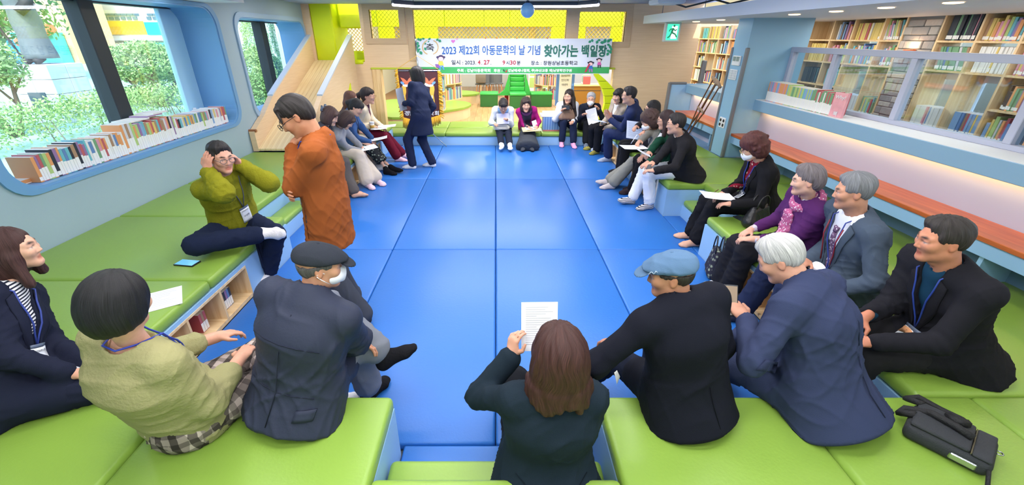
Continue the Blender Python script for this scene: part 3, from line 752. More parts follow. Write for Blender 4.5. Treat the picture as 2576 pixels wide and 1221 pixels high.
# =================================================================== BOOKS AND LIBRARY
BCOL = [(176, 38, 48), (44, 98, 176), (72, 140, 84), (228, 190, 70), (232, 130, 50), (120, 70, 140), (60, 170, 190), (236, 236, 232), (40, 46, 60), (220, 120, 150), (160, 200, 90), (100, 150, 210), (150, 100, 60), (210, 210, 220)]
BCOL = [tuple(int(c * .68 + 205 * .32) if k not in (8,) else c for c in v) for k, v in enumerate(BCOL)]
def book_mesh(i, band):
    c = BCOL[i]; me = bpy.data.meshes.new('book')
    z1, z2 = band
    v = []; f = []; mi = []
    def quad(p, m): n = len(v); v.extend(p); f.append((n, n + 1, n + 2, n + 3)); mi.append(m)
    for a, b, m in ((0, z1, 0), (z1, z2, 1), (z2, 1, 0)):            # spine at x = 0, facing -x
        if b > a: quad([(0, 1, a), (0, 0, a), (0, 0, b), (0, 1, b)], m)
    quad([(0, 0, 0), (1, 0, 0), (1, 0, 1), (0, 0, 1)], 0); quad([(1, 1, 0), (0, 1, 0), (0, 1, 1), (1, 1, 1)], 0)
    quad([(0, 0, 1), (1, 0, 1), (1, 1, 1), (0, 1, 1)], 2); quad([(0, 0, 0), (0, 1, 0), (1, 1, 0), (1, 0, 0)], 2); quad([(1, 0, 0), (1, 1, 0), (1, 1, 1), (1, 0, 1)], 2)
    me.from_pydata(v, [], f)
    me.materials.append(mat('book_cover_%d' % i, c, .5)); me.materials.append(mat('book_label', (236, 236, 234), .6)); me.materials.append(mat('book_pages', (226, 220, 208), .8))
    me.polygons.foreach_set('material_index', mi)
    return me
BM_low = [book_mesh(i, (.05, .2)) for i in range(len(BCOL))]
BM_half = [book_mesh(i, (.03, .5)) for i in range(len(BCOL))]
BNAME = ['crimson', 'royal blue', 'leaf green', 'yellow', 'orange', 'purple', 'turquoise', 'white', 'charcoal', 'pink', 'lime', 'sky blue', 'brown', 'pale grey']
def put_book(me, x, y, z, depth, th, h, face, lean=0, label=None, group=None, parent=None):
    """face -1: spine towards -x ; +1: spine towards +x ; lean about x"""
    o = bpy.data.objects.new('book', me); COL.objects.link(o)
    o.scale = (depth, th, h)
    o.rotation_euler = (lean, 0, 0 if face < 0 else math.pi)
    loc = np.array((x, y, z))
    if face > 0: loc = loc + (0, th, 0)
    ci = int(me.materials[0].name.split('_')[-1])
    if label and label.startswith('#'): label = BNAME[ci] + label[1:]
    if parent is not None: o.parent = parent; loc = loc - WLOC[parent]
    o.location = Vector(loc)
    return props(o, label, 'book' if parent is None else None, group)
# books on the window sill (spines to the room)
y = 3.3; ZS = .881
while y < 5.98:
    seg = 0 if y < 4.25 else (1 if y < 4.95 else 2)
    th = R.uniform(.018, .034); h = [R.uniform(.20, .235), R.uniform(.235, .27), R.uniform(.20, .225)][seg]
    if 4.2 < y < 4.35: h = .285; th = .03
    me = R.choice(BM_half) if R.random() < .8 else R.choice(BM_low)
    put_book(me, -3.70, y, ZS, R.uniform(.17, .2), th, h, 1, 0, ('# book with %s in the sill row' % ('white lower spine' if me in BM_half else 'small white label')) + [' before the mullion', ' at the mullion', ' towards the slide'][seg], 'books on the window sill')
    y += th + .0015
for k, (y, c) in enumerate(((4.42, 7), (4.66, 5), (4.75, 7))):
    o = put_book(BM_low[c], -3.74, y, ZS + .272 + .014 * k, .2, .26 if k < 1 else .22, .013, 1, 0, ['thin white book lying flat on the sill books', 'thin purple book lying flat on the sill books', 'second thin white book lying flat by the mullion'][k])
put_book(BM_low[4], -3.78, 3.16, ZS, .2, .15, .035, 1, 0, 'cream box lying flat at the end of the sill', None)
# comic books on the ledge by the pillar
y = 5.83; k = 0
LC = [[4, 11, 9, 4], [10, 3, 10, 2], [10, 11, 6, 10], [2, 0, 7, 2]]
while y > 4.66:
    th = R.uniform(.018, .022); h = .235 if y > 5.42 else (.22 if y > 4.98 else R.uniform(.2, .235))
    y -= th + .001
    g = 0 if y > 5.42 else (1 if y > 5.2 else (2 if y > 4.98 else 3))
    put_book(BM_half[R.choice(LC[g])], 3.56, y, 1.191, .17, th, h, -1, 0, '# slim comic book on the ledge ' + ['right beside the pillar', 'second set from the pillar', 'third set from the pillar', 'next to the pink cover'][g], 'comic books on the ledge')
wy = thing('book', 'pink comic book facing out at the end of the ledge row', 'book', (3.6, 4.55, 1.19))
box('cover', (3.555, 4.47, 1.191), (3.58, 4.645, 1.43), mat('pink_cover', (232, 168, 178), .25, var=(14, .2)), wy)
text('title', 'Why?', M_white, wy, (3.551, 4.625, 1.36), (0, -1, 0), (0, 0, 1), .145, .045, .02)
text('title', '뼈', M_white, wy, (3.551, 4.58, 1.2), (0, -1, 0), (0, 0, 1), .05, .05, .02)
# ---- bookcase wall behind the glazed rail
bc = thing('bookcase', 'tall pine bookcase wall with windows behind the glazed rail', 'bookcase', (5.15, 8, .3))
rows = [.98, 1.29, 1.61, 1.91]; SX0, SX1 = 5.0, 5.28
edges = [2.9, 3.45, 3.95, 4.45, 4.87, 5.3, None, 5.78, 6.1, 6.6, 7.0, 7.5, 8.0, 8.5, 9.0, 9.5, 10.0, 10.5, 11.0, 11.5, 12.0, 12.5]
allb = []
bays = [(a, b) for a, b in zip(edges[:-1], edges[1:]) if a is not None and b is not None]
winb = {(4.45, 4.87), (4.87, 5.3), (6.1, 6.6), (5.78, 6.1), (7.5, 8.0), (10.5, 11.0)}
for e in edges:
    if e is not None: box('upright', (SX0, e - .011, .3), (SX1, e + .011, 2.16), M_pinev, bc)
for (a, b) in bays:
    for z in [.34, .66] + rows:
        if z == 1.29 and (a, b) in winb: continue
        box('shelf_board', (SX0, a + .011, z - .02), (SX1, b - .011, z), M_pine, bc)
    if (a, b) not in winb: box('back_panel', (SX1, a, .3), (SX1 + .012, b, 2.16), M_pinev, bc)
    else:
        box('back_panel', (SX1, a, 1.95), (SX1 + .012, b, 2.16), M_pinev, bc); box('back_panel', (SX1, a, .3), (SX1 + .012, b, 1.0), M_pinev, bc)
        box('window_frame', (SX1, a, 1.0), (SX1 + .05, a + .05, 1.95), M_white, bc); box('window_frame', (SX1, a, 1.5), (SX1 + .05, b, 1.62), M_white, bc)
        box('window_pane', (SX1 + .03, a, 1.0), (SX1 + .035, b, 1.95), M_glass, bc)
    for z in [.66] + rows:
        if z == 1.29 and (a, b) in winb: continue
        if (a, b) == (7.0, 7.5) and z > 1.8: continue
        y = a + .02; lean = 0; end = b - .03 - R.random() * .1
        ln = R.random() < .2; uni = R.random() < .3; uc = R.randrange(len(BCOL)); hh = R.uniform(.2, .25)
        while y < end:
            th = R.uniform(.016, .034); h = hh if uni else R.uniform(.17, .255)
            if (a, b) in winb and z == .98: h = min(h, .24)
            allb.append((SX0 + .03 + R.random() * .02, y, z, R.uniform(.15, .19), th, h, uc if uni and R.random() < .8 else R.randrange(len(BCOL)), -.18 if ln else 0))
            y += th + .002
near = sorted(allb, key=lambda t: (t[1] > 9.6) * 5 + (t[2] < .9) * 9 + abs(t[1] - 5.2))
for b in near[:145]:
    put_book(BM_low[b[6]], b[0], b[1], b[2] + .001, b[3], b[4], b[5], -1, b[7], '# %s book on the %s pine bookcase shelf %s the stone pier' % ('leaning' if b[7] else 'upright', {.98: 'lowest visible', 1.29: 'middle', 1.61: 'rail-high', 1.91: 'top'}.get(b[2], 'bottom'), 'beyond' if b[1] > 5.5 else 'before'), 'books in the pine bookcase')
bycol = {}
for b in near[145:]: bycol.setdefault(b[6], []).append(b)
for ci, bs in bycol.items():
    mb = MB()
    for b in bs: mb.box((b[0], b[1], b[2]), (b[0] + b[3], b[1] + b[4], b[2] + b[5]))
    mb.build('book_row', MATS['book_cover_%d' % ci], bc, kind='stuff')
bk = thing('trim_5', None, None, (5.1, 5.54, .9), kind='structure')
MSTONE = [mat('stone_brick_%d' % k, c, .85, bump=(30, .5)) for k, c in enumerate(((170, 166, 162), (148, 146, 146), (190, 180, 172), (160, 152, 150)))]
box('mortar', (5.02, 5.31, .3), (5.2, 5.77, 2.16), mat('mortar', (150, 148, 146), .9), bk)
zz = .9; row = 0
while zz < 2.12:
    hh = R.choice((.06, .075, .09)); y = 5.31 - (0 if row % 2 else .09)
    while y < 5.75:
        l = R.uniform(.14, .26); a, b = max(5.315, y), min(5.765, y + l)
        if b - a > .03: box('brick', (5.0 - R.random() * .02, a + .003, zz + .003), (5.03, b - .003, zz + hh - .003), R.choice(MSTONE), bk, bevel=.006)
        y += l
    zz += hh; row += 1
wl = thing('wall_lamp', 'small orange wall lamp on the stone brick pier', 'wall lamp', (4.95, 5.54, 1.66))
MB().lathe([(.05, 0), (.06, .03), (.06, .07)], (4.95, 5.54, 1.74), 14).build('lamp_shade', mat('orange_shade', (220, 110, 60), .5), wl)
lp = bpy.data.lights.new('wall_lamp_light', 'POINT'); lp.energy = 1.2; lp.color = (1, .7, .4); lp.shadow_soft_size = .04
lo_ = bpy.data.objects.new('wall_lamp_light', lp); COL.objects.link(lo_); lo_.location = (4.93, 5.54, 1.86)
# chalkboard sign at the rail
cb = thing('chalkboard', 'dark chalkboard sign leaning behind the last glass pane', 'sign', (3.95, 2.85, 1.2))
box('board', (3.93, 2.55, 1.2), (3.95, 3.1, 1.66), mat('slate', (84, 92, 98), .7), cb, bevel=.004)
text('lettering', '기술과학', M_white, cb, (3.926, 3.05, 1.27), (0, -1, 0), (0, 0, 1), .32, .07, .01)
text('lettering', '책', M_white, cb, (3.926, 3.0, 1.42), (0, -1, 0), (0, 0, 1), .09, .09, .01)
# books under the counter
for y0 in (1.9, 2.05):
    for k in range(6):
        put_book(BM_low[(k * 3 + int(y0 * 10)) % 14], 3.40, y0 + k * .026, .401, .15, .024, .17, -1, 0, '# book standing in the recess under the long counter', 'books under the long counter')
# books in the window-side pigeon-holes
for (ya, n, cs) in ((2.66, 7, (8, 0, 12, 8, 5, 1)), (2.28, 3, (13, 8, 0)), (2.44, 3, (0, 12, 0))):
    for k in range(n):
        put_book(BM_half[cs[k % len(cs)]], -2.1, ya + k * .024, .031, .14, .022, .15, 1, 0, '# small story book in the pigeon-hole under the window bench', 'books in the bench pigeon-holes')
box('wall_right', (5.33, -1.6, 2.16), (5.45, 22, 3.0), M_white, kind='structure')
box('wall_right', (5.33, -1.6, -.1), (5.45, 22, .98), M_white, kind='structure')
box('floor', (3.76, -1.6, -.15), (5.33, 8.43, -.02), M_floorw, kind='structure')
# ---- library beyond the passage
LZ = 0.0
M_seatg = mat('bright_green_vinyl', (52, 170, 78), .4); M_seatd = mat('deep_green_vinyl', (38, 104, 50), .5)
box('wall_library', (-4.3, 19.5, -.1), (5.4, 19.7, 3), M_white, kind='structure')
box('wall_library', (-4.3, 9.2, -.1), (-4.2, 19.5, 3), mat('cream_wall', (228, 224, 200), .6), kind='structure')
for x in (-2.5, .3, 3.0):
    for y in (11.2, 14.5):
        t = thing('ceiling_light', 'flat white ceiling lamp in the library beyond the passage', 'ceiling light', (x, y, 2.9), group='library ceiling lamps')
        box('diffuser', (x - .3, y - .6, 2.93), (x + .3, y + .6, 2.95), mat('lamp_diffuser', (255, 250, 240), emit=3), t)
        area('library_lamp', (x, y, 2.9), .6, 1.2, 300, (1, .97, .92))
# kidney-shaped green platform with curved sides
def platform(name, pts, z, label):
    t = thing(name, label, 'platform', (np.mean([p[0] for p in pts]), np.mean([p[1] for p in pts]), 0))
    MB().prism(pts, 2, 0, z - .05).build('curved_side', mat('tan_veneer', (226, 200, 164), .5), t)
    c = np.mean(pts, 0)
    MB().prism([tuple(c + (np.array(p) - c) * 1.02) for p in pts], 2, z - .05, z).build('green_top', M_green, t)
def blob(cx, cy, rx, ry, ph, n=36, w=.16):
    return [(cx + rx * (1 + w * math.sin(3 * a + ph)) * math.cos(a), cy + ry * (1 + w * math.sin(3 * a + ph)) * math.sin(a)) for a in [2 * math.pi * k / n for k in range(n)]]
platform('reading_platform', blob(-2.1, 11.6, 1.25, 1.5, .6), .3, 'wavy green reading platform behind the flag')
platform('reading_platform', blob(-1.7, 14.6, 1.0, 1.0, 2.0), .3, 'small wavy green platform beyond the curved bookshelves')
cpn = thing('seat_nook', 'cream nook wall with an orange seat pad behind the flag', 'seat', (-3.2, 11, 0))
box('cream_panel', (-4.15, 10.6, 0), (-3.5, 13.0, .75), mat('cream_panel', (236, 232, 206), .5), cpn, bevel=.01)
box('orange_pad', (-4.12, 10.6, .75), (-3.45, 12.9, .83), mat('orange_vinyl', (238, 132, 96), .4), cpn, bevel=.03, seg=2, smooth=True)
box('white_back', (-4.15, 12.9, .83), (-3.4, 13.0, 1.6), M_white, cpn)
def curved_shelf(c, r, a0, a1, label, h=.85, zb=.3):
    t = thing('curved_bookshelf', label, 'bookshelf', (c[0], c[1], zb))
    n = 10
    def arc(rr, s=1): return [(c[0] + rr * math.cos(math.radians(a0 + (a1 - a0) * k / n)), c[1] + rr * math.sin(math.radians(a0 + (a1 - a0) * k / n))) for k in range(n + 1)]
    ring = arc(r) + arc(r - .3)[::-1]
    for k, z in enumerate((zb, zb + h / 2, zb + h - .02)): MB().prism(ring, 2, z, z + .025).build('shelf_board', M_pine, t)
    for k in (0, n // 2, n):
        a = math.radians(a0 + (a1 - a0) * k / n); d = np.array((math.cos(a), math.sin(a))); p = np.array((-d[1], d[0])) * .012
        q = [np.array(c) + d * r - p, np.array(c) + d * r + p, np.array(c) + d * (r - .3) + p, np.array(c) + d * (r - .3) - p]
        MB().prism([tuple(i) for i in q], 2, zb, zb + h).build('upright', M_pine, t)
    mbs = {}
    for z in (zb + .025, zb + .025 + h / 2):
        a = a0 + 4
        while a < a1 - 4:
            th = R.uniform(.02, .04); da = math.degrees(th / r)
            ci = R.randrange(14); mb = mbs.setdefault(ci, MB())
            am = math.radians(a + da / 2); M = Matrix.Translation((c[0] + math.cos(am) * (r - .1), c[1] + math.sin(am) * (r - .1), z)) @ Matrix.Rotation(am, 4, 'Z')
            mb.box((-.09, -th * .46, 0), (.09, th * .46, R.uniform(.24, .34)), M=M); a += da
    for ci, mb in mbs.items(): mb.build('book_row', MATS['book_cover_%d' % ci], t, kind='stuff')
curved_shelf((-2.2, 11.0), .95, -75, 10, 'curved pine bookshelf full of books right behind the flag')
curved_shelf((-2.0, 13.3), 1.0, -80, 15, 'farther curved pine bookshelf beyond the flag')
# green throne and side boxes
gx = pz(1301, 268, 0); X0, Y0 = gx[0], gx[1]
gt = thing('green_armchair', 'bright green vinyl high-back seat with low side boxes behind the banner', 'seat', (X0, Y0, 0))
hw_ = .235
box('seat_base', (X0 - hw_, Y0 - .4, 0), (X0 + hw_, Y0 + .3, .36), M_seatd, gt, bevel=.01)
box('seat_pad', (X0 - hw_ - .01, Y0 - .42, .36), (X0 + hw_ + .01, Y0 + .3, .43), M_seatg, gt, bevel=.02, seg=2, smooth=True)
for k in range(4): box('back_pad', (X0 - hw_ + .01, Y0 + .18 + .07 * k, .43 + k * .135), (X0 + hw_ - .01, Y0 + .5 + .07 * k, .56 + k * .135), M_seatg, gt, bevel=.02, seg=2, smooth=True)
box('back_pad', (X0 - hw_ + .01, Y0 + .5, .97), (X0 + hw_ - .01, Y0 + .8, 1.9), M_seatg, gt, bevel=.02, seg=2, smooth=True)
for s_, x0_, x1_ in ((-1, .6, 1.14), (1, .42, 1.06)):
    MB().prism([(s_ * hw_ + X0, .3), (s_ * x0_ + X0, .3), (s_ * (hw_ + .16) + X0, .46), (s_ * (hw_ + .05) + X0, .8), (s_ * hw_ + X0, 1.05)], 1, Y0 + .2, Y0 + .4).build('side_wing', M_seatg, gt)
    box('side_box', (X0 + s_ * x0_, Y0 - .1, 0), (X0 + s_ * x1_, Y0 + .5, .34), M_seatd, gt, bevel=.01)
    box('side_top', (X0 + s_ * (x0_ - .01), Y0 - .11, .34), (X0 + s_ * (x1_ + .01), Y0 + .51, .40), M_seatg, gt, bevel=.02, seg=2, smooth=True)
# chairs at a table
def chair(x, y, rz, label):
    t = thing('dining_chair', label, 'chair', (x, y, 0), 'grey chairs beyond the passage'); t.rotation_euler = (0, 0, 0)
    M = Matrix.Translation((x, y, 0)) @ Matrix.Rotation(rz, 4, 'Z')
    Mg = mat('grey_shell', (92, 94, 100), .6); Ml = wood('oak_leg', (214, 150, 90), (190, 126, 70), (8, 8, 1), .5)
    MB().box((-.24, -.23, .43), (.24, .23, .48), .03, 2, M).build('seat', Mg, t, True)
    mb = MB()
    for k in range(9):
        a0, a1 = math.radians(-75 + k * 16.7), math.radians(-75 + (k + 1) * 16.7)
        P = [M @ Vector((.25 * math.sin(a), -.02 - .25 * math.cos(a) * -1, z)) for a in (a0, a1) for z in (.46, .82)]
        Q = [M @ Vector((.22 * math.sin(a), -.02 - .22 * math.cos(a) * -1, z)) for a in (a0, a1) for z in (.46, .82)]
        mb.raw(P + Q, [(0, 1, 3, 2), (4, 6, 7, 5), (1, 5, 7, 3)])
    mb.build('backrest', Mg, t)
    for sx in (-1, 1):
        for sy in (-1, 1): MB().tube([M @ Vector((sx * .17, sy * .16, .44)), M @ Vector((sx * .23, sy * .22, 0))], [.018, .011], 6).build('leg', Ml, t)
for (x, y, rz, l) in ((1216, 245, 2.9, 'grey shell chair with a jacket nearest the green seat boxes'), (1246, 243, 3.4, 'grey shell chair beside the jacketed chair'), (1232, 228, .3, 'grey shell chair across the library table')):
    p = pz(x, y, 0); chair(p[0], p[1], rz, l)
p = pz(1236, 235, 0)
tb = thing('table', 'white library table behind the grey chairs', 'table', (p[0] + .4, p[1] + .3, 0))
box('table_top', (p[0] - .5, p[1] - .1, .71), (p[0] + .9, p[1] + .7, .74), M_white, tb, bevel=.006)
for dx in (-.4, .8):
    for dy in (0, .6): MB().tube([(p[0] + dx, p[1] + dy, 0), (p[0] + dx, p[1] + dy, .71)], .02, 6).build('leg', M_pine, tb)
box('jacket', (pz(1216, 245, 0)[0] - .25, pz(1216, 245, 0)[1] - .3, .5), (pz(1216, 245, 0)[0] + .1, pz(1216, 245, 0)[1] - .22, .86), mat('taupe_jacket', (120, 108, 100), .9, bump=(12, .6)), bevel=.03, seg=2, smooth=True, label='taupe jacket draped on a grey library chair', cat='jacket')
# right part behind the banner: poster stand, curved shelf, trolley, cabinet
p0, p1 = pY(1396, 266, 10.8), pY(1447, 180, 10.8)
ps = thing('poster_stand', 'blue notice poster on a stand beside the long-haired woman', 'poster', ((p0[0] + p1[0]) / 2, 10.8, 0))
box('poster_board', (p0[0], 10.8, p0[2]), (p1[0], 10.83, p1[2] + .25), mat('poster_blue', (88, 136, 214), .5), ps)
pw = p1[0] - p0[0]
box('poster_sheet', (p0[0] + pw * .16, 10.793, p0[2] + .1), (p1[0] - pw * .16, 10.799, p0[2] + .78), mat('poster_white', (236, 240, 246), .5), ps)
for k, s in enumerate(('경남아동문학회', '연간지 및 책자', '아동문학')):
    text('lettering', s, Mk, ps, (p0[0] + pw * (.24 + .03 * k), 10.79, p0[2] + .66 - .1 * k), (1, 0, 0), (0, 0, 1), pw * (.5 - .08 * k), .055, .01)
text('lettering', '서재', M_white, ps, (p0[0] + pw * .32, 10.79, p0[2] + .84), (1, 0, 0), (0, 0, 1), pw * .36, .1, .02)
box('post', ((p0[0] + p1[0]) / 2 - .02, 10.83, 0), ((p0[0] + p1[0]) / 2 + .02, 10.86, p1[2]), M_lime, ps); box('foot', (p0[0], 10.7, 0), (p1[0], 11.0, .03), M_lime, ps)
p = pz(1376, 262, 0)
curved_shelf((p[0] + .5, p[1] + 1.6), .8, 180, 300, 'curved low pine bookshelf left of the blue poster', .9, 0)
p = pz(1470, 285, 0)
kb = thing('cabinet', 'mustard cabinet with green chairs and books beside the lime crescent', 'cabinet', (p[0], p[1] + .3, 0))
box('body', (p[0] - .35, p[1], 0), (p[0] + .4, p[1] + .4, .72), mat('mustard_panel', (150, 106, 42), .5), kb, bevel=.01)
box('door_gap', (p[0] - .35, p[1] - .004, .6), (p[0] + .4, p[1], .612), M_dark, kb)
box('top', (p[0] - .37, p[1] - .02, .72), (p[0] + .42, p[1] + .42, .76), M_pine, kb)
for k in range(9): put_book(BM_low[(k * 5) % 14], p[0] - .1 + k * .0, p[1] + .06 + k * .03, .761, .2, .026, .2 + .02 * (k % 3), -1, 0, '# book standing on the mustard cabinet', 'books on the mustard cabinet')
p = pz(1358, 238, 0)
wc = thing('cabinet', 'white rolling cabinet with green shelves far beyond the passage', 'cabinet', (p[0], p[1], 0))
box('frame', (p[0] - .45, p[1], .0), (p[0] + .45, p[1] + .35, 1.5), M_white, wc, bevel=.01)
for z in (.25, .65, 1.05): box('shelf_opening', (p[0] - .4, p[1] - .006, z), (p[0] + .4, p[1], z + .34), mat('pale_green', (176, 204, 120), .5), wc)
fe = pz(1274, 262, 0)
fx = thing('fire_extinguisher', 'red fire extinguisher standing by the green high-back seat', 'extinguisher', (fe[0], fe[1], 0))
MB().lathe([(.06, 0), (.065, .02), (.065, .34), (.03, .42), (.02, .44)], (fe[0], fe[1], 0), 14).build('cylinder', mat('extinguisher_red', (190, 30, 34), .35), fx, True)
MB().tube([(fe[0], fe[1], .44), (fe[0] + .05, fe[1], .5)], .015, 6).build('valve', M_dark, fx)
p = pz(1335, 225, 0)
box('library_column', (p[0] - .12, p[1], 0), (p[0] + .12, p[1] + .25, 2.9), M_pinev, label='slim pine column far beyond the passage', cat='column', bevel=.01)
# low magazine rack on the far bench
mr = thing('magazine_rack', 'row of blue magazines with paper stacks on the low bench', 'magazines', (1.0, 8.7, .24))
for k in range(22):
    x = pY(1364, 344, 8.62)[0] + k * .0165
    box('magazine', (x, 8.58, .241), (x + .014, 8.8, .241 + .27), MATS.get('mag%d' % (k % 3)) or mat('mag%d' % (k % 3), [(120, 160, 220), (150, 182, 226), (92, 132, 200)][k % 3], .4), mr)
    box('spine_base', (x, 8.578, .241), (x + .014, 8.581, .27), mat('mag_red', (206, 120, 130), .4), mr)
xa = pY(1364, 344, 8.62)[0]
box('paper_stack', (xa - .05, 8.6, .515), (xa + .4, 8.85, .56), mat('paper_white', (236, 236, 238), .7), mr, bevel=.004)
box('paper_stack', (xa + .0, 8.62, .56), (xa + .33, 8.84, .6), MATS['paper_white'], mr, bevel=.004)
# =================================================================== OUTSIDE THE WINDOWS
GR = 0.0
box('ground_outside', (-70, -20, -.4), (-4.3, 80, GR), mat('pale_court', (160, 196, 176), .9, var=(.3, .1)), kind='structure')
def foliage(name, par, cen, rad, n, size, m, seed, shell=.55):
    r = np.random.default_rng(seed)
    d = r.normal(size=(n, 3)); d /= np.linalg.norm(d, axis=1)[:, None]
    n = int(n * 2.6); size = size * .58
    d = r.normal(size=(n, 3)); d /= np.linalg.norm(d, axis=1)[:, None]
    rr = (shell + (1 - shell) * r.random(n)) * (1 + .16 * np.sin(5 * d[:, 0] + 3 * d[:, 2]) * np.sin(4 * d[:, 1]))
    c = np.array(cen) + d * rr[:, None] * np.array(rad)
    t = r.normal(size=(n, 3)); t /= np.linalg.norm(t, axis=1)[:, None]
    b = np.cross(t, r.normal(size=(n, 3))); b /= np.linalg.norm(b, axis=1)[:, None]
    s = size * (.6 + .8 * r.random(n))[:, None]
    v = np.stack([c - t * s, c + b * s * .45, c + t * s, c - b * s * .45], 1).reshape(-1, 3)
    f = np.arange(n * 4).reshape(-1, 4)
    v[:, 2] = np.maximum(v[:, 2], GR + .02)
    return add(name, v, f, m, par, kind='stuff')
ML = [mat('leaf_a', (120, 160, 90), .6, var=(3, .35)), mat('leaf_b', (150, 180, 110), .6, var=(3, .3)), mat('leaf_c', (84, 128, 70), .6, var=(3, .3))]
M_bark = mat('bark', (120, 104, 90), .9, bump=(14, .5))
def tree(base, h, cen, rad, label, ml, n=2600, trunks=3, seed=1, size=.07, spread=.3):
    base = np.array(base, float); t = thing('garden_tree', label, 'tree', base)
    r = np.random.default_rng(seed); mb = MB()
    for k in range(trunks):
        a = 2 * math.pi * k / trunks + .6; e = np.array(cen) + np.array((math.cos(a), math.sin(a), -.2)) * np.array(rad) * .6
        m1 = base + (e - base) * .45 + np.array((math.cos(a), math.sin(a), 0)) * spread * .3
        mb.tube([base + np.array((math.cos(a), math.sin(a), 0)) * .05, m1, e], [.06, .045, .015], 7)
        for q in range(3):
            e2 = e + r.normal(size=3) * np.array(rad) * .35; mb.tube([m1 + (e - m1) * .3 * q, e2], [.03, .008], 5)
    mb.build('trunk', M_bark, t, True)
    foliage('foliage', t, cen, rad, n, size, ml, seed)
def hedge(x0, x1, y0, y1, h, label, ml, seed):
    t = thing('hedge', label, 'hedge', ((x0 + x1) / 2, (y0 + y1) / 2, GR))
    r = np.random.default_rng(seed); L = max(x1 - x0, y1 - y0); n = int(L * 1150)
    c = np.stack([x0 + (x1 - x0) * r.random(n), y0 + (y1 - y0) * r.random(n), GR + h * np.sqrt(r.random(n)) * (1 + .12 * np.sin(6 * r.random(n)))], 1)
    tt = r.normal(size=(n, 3)); tt /= np.linalg.norm(tt, axis=1)[:, None]; b = np.cross(tt, r.normal(size=(n, 3))); b /= np.linalg.norm(b, axis=1)[:, None]
    s = .036
    v = np.stack([c - tt * s, c + b * s * .5, c + tt * s, c - b * s * .5], 1).reshape(-1, 3)
    v[:, 2] = np.maximum(v[:, 2], GR + .01)
    add('foliage', v, np.arange(n * 4).reshape(-1, 4), ml, t, kind='stuff')
    mb = MB()
    for k in range(int(L * 3)):
        x, y = x0 + (x1 - x0) * r.random(), y0 + (y1 - y0) * r.random(); mb.tube([(x, y, GR), (x + r.normal() * .1, y + r.normal() * .1, h * .7)], [.015, .006], 4)
    mb.build('stems', M_bark, t)
p = pz(225, 300, GR); px_, py_ = p[0], p[1]
pd = thing('statue', 'bronze robed statue with a staff on a white stone pedestal', 'statue', (px_, py_, GR))
M_ped = mat('pedestal_stone', (200, 208, 212), .7, var=(4, .06))
rw = .5; s = pY(150, 160, py_)[2]
for r_ in range(4):
    z0, z1 = GR + s * r_ / 4, GR + s * (r_ + 1) / 4; ww = rw * (1.15 if r_ == 0 else 1.0)
    for a in range(2):
        for b in range(2):
            box('stone_block', (px_ - .55 - ww + a * ww + .004, py_ - ww + b * ww + .004, z0 + .004), (px_ - .55 - ww + (a + 1) * ww - .004, py_ - ww + (b + 1) * ww - .004, z1 - .004), M_ped, pd, bevel=.008)
sx, sy = px_ - .55, py_
box('plaque', (sx - .22, sy - rw - .02, .35), (sx + .2, sy - rw - .002, .72), mat('dark_plaque', (70, 84, 92), .4), pd)
M_brz = mat('weathered_bronze', (104, 110, 108), .6, metal=.1, bump=(9, .5), var=(5, .4)); M_brd = mat('dark_bronze', (52, 48, 42), .6, metal=.1, bump=(9, .5))
mb = MB(); prof = [(.34, 0), (.33, .12), (.27, .5), (.29, .8), (.26, 1.1), (.3, 1.4), (.27, 1.65), (.1, 1.75)]
mb.lathe(prof, (sx, sy, s + .12), 20); mb.build('robe', M_brz, pd, True)
mb = MB(); mb.sphere((sx, sy, s + 2.02), (.13, .14, .17)); mb.lathe([(.3, 0), (.1, .12), (.02, .22)], (sx, sy, s + 2.1), 16); mb.build('head_and_hat', M_brd, pd, True)
mb = MB(); mb.tube([(sx - .2, sy - .1, s + 1.65), (sx - .4, sy - .25, s + 1.35), (sx - .62, sy - .3, s + 1.5)], [.12, .14, .1], 10); mb.tube([(sx + .2, sy - .1, s + 1.65), (sx + .36, sy - .15, s + 1.3), (sx + .2, sy - .3, s + 1.1)], [.12, .14, .1], 10); mb.build('sleeves', M_brd, pd, True)
MB().tube([(sx - .1, sy - .32, s), (sx - .62, sy - .32, s + 1.5), (sx - .8, sy - .32, s + 2.05)], .025, 7).build('staff', M_brd, pd)
mb = MB(); mb.tube([(sx - .12, sy - .3, s + .05), (sx - .12, sy - .1, s + .14)], .08, 8); mb.tube([(sx + .12, sy - .3, s + .05), (sx + .12, sy - .1, s + .14)], .08, 8); mb.build('boots', M_brd, pd, True)
# trees and hedges placed on the ground they stand on
p = pz(415, 268, GR); tree(p, 1.7, (p[0] - .25, p[1] + .1, 1.22), (1.35, 1.1, .62), 'rounded garden tree with bare forked stems right of the dark mullion', ML[1], 4200, 4, 3, .075)
p = pz(45, 345, GR); tree(p, 1.9, (p[0] - .3, p[1], 1.5), (.95, .8, .62), 'leafy garden tree left of the stone pedestal', ML[1], 3000, 3, 5, .07)
tree((-24, 21, 0), 7, (-24, 21, 4.2), (4, 4, 3.2), 'tall dark tree behind the statue', ML[2], 3000, 3, 8, .22)
hedge(-9.6, -8.6, 6.2, 12.8, .75, 'leafy clipped hedge running before the stone pedestal', ML[1], 21)
hedge(-8.5, -7.7, 4.0, 6.1, .7, 'nearer leafy hedge under the left end of the window', ML[0], 22)
hedge(-12.5, -10.2, 13.6, 14.8, .5, 'low hedge at the foot of the forked tree', ML[0], 23)
def ball(x, y, X, r, label, ml, seed, hz=1.2):
    q = pX(x, y, X); t = thing('garden_shrub', label, 'shrub', (q[0], q[1], GR))
    foliage('foliage', t, (q[0], q[1], r * hz * .9), (r, r, r * hz), 2600, .07, ml, seed, .7)
    MB().tube([(q[0], q[1], 0), (q[0], q[1], r)], .04, 6).build('stem', M_bark, t)
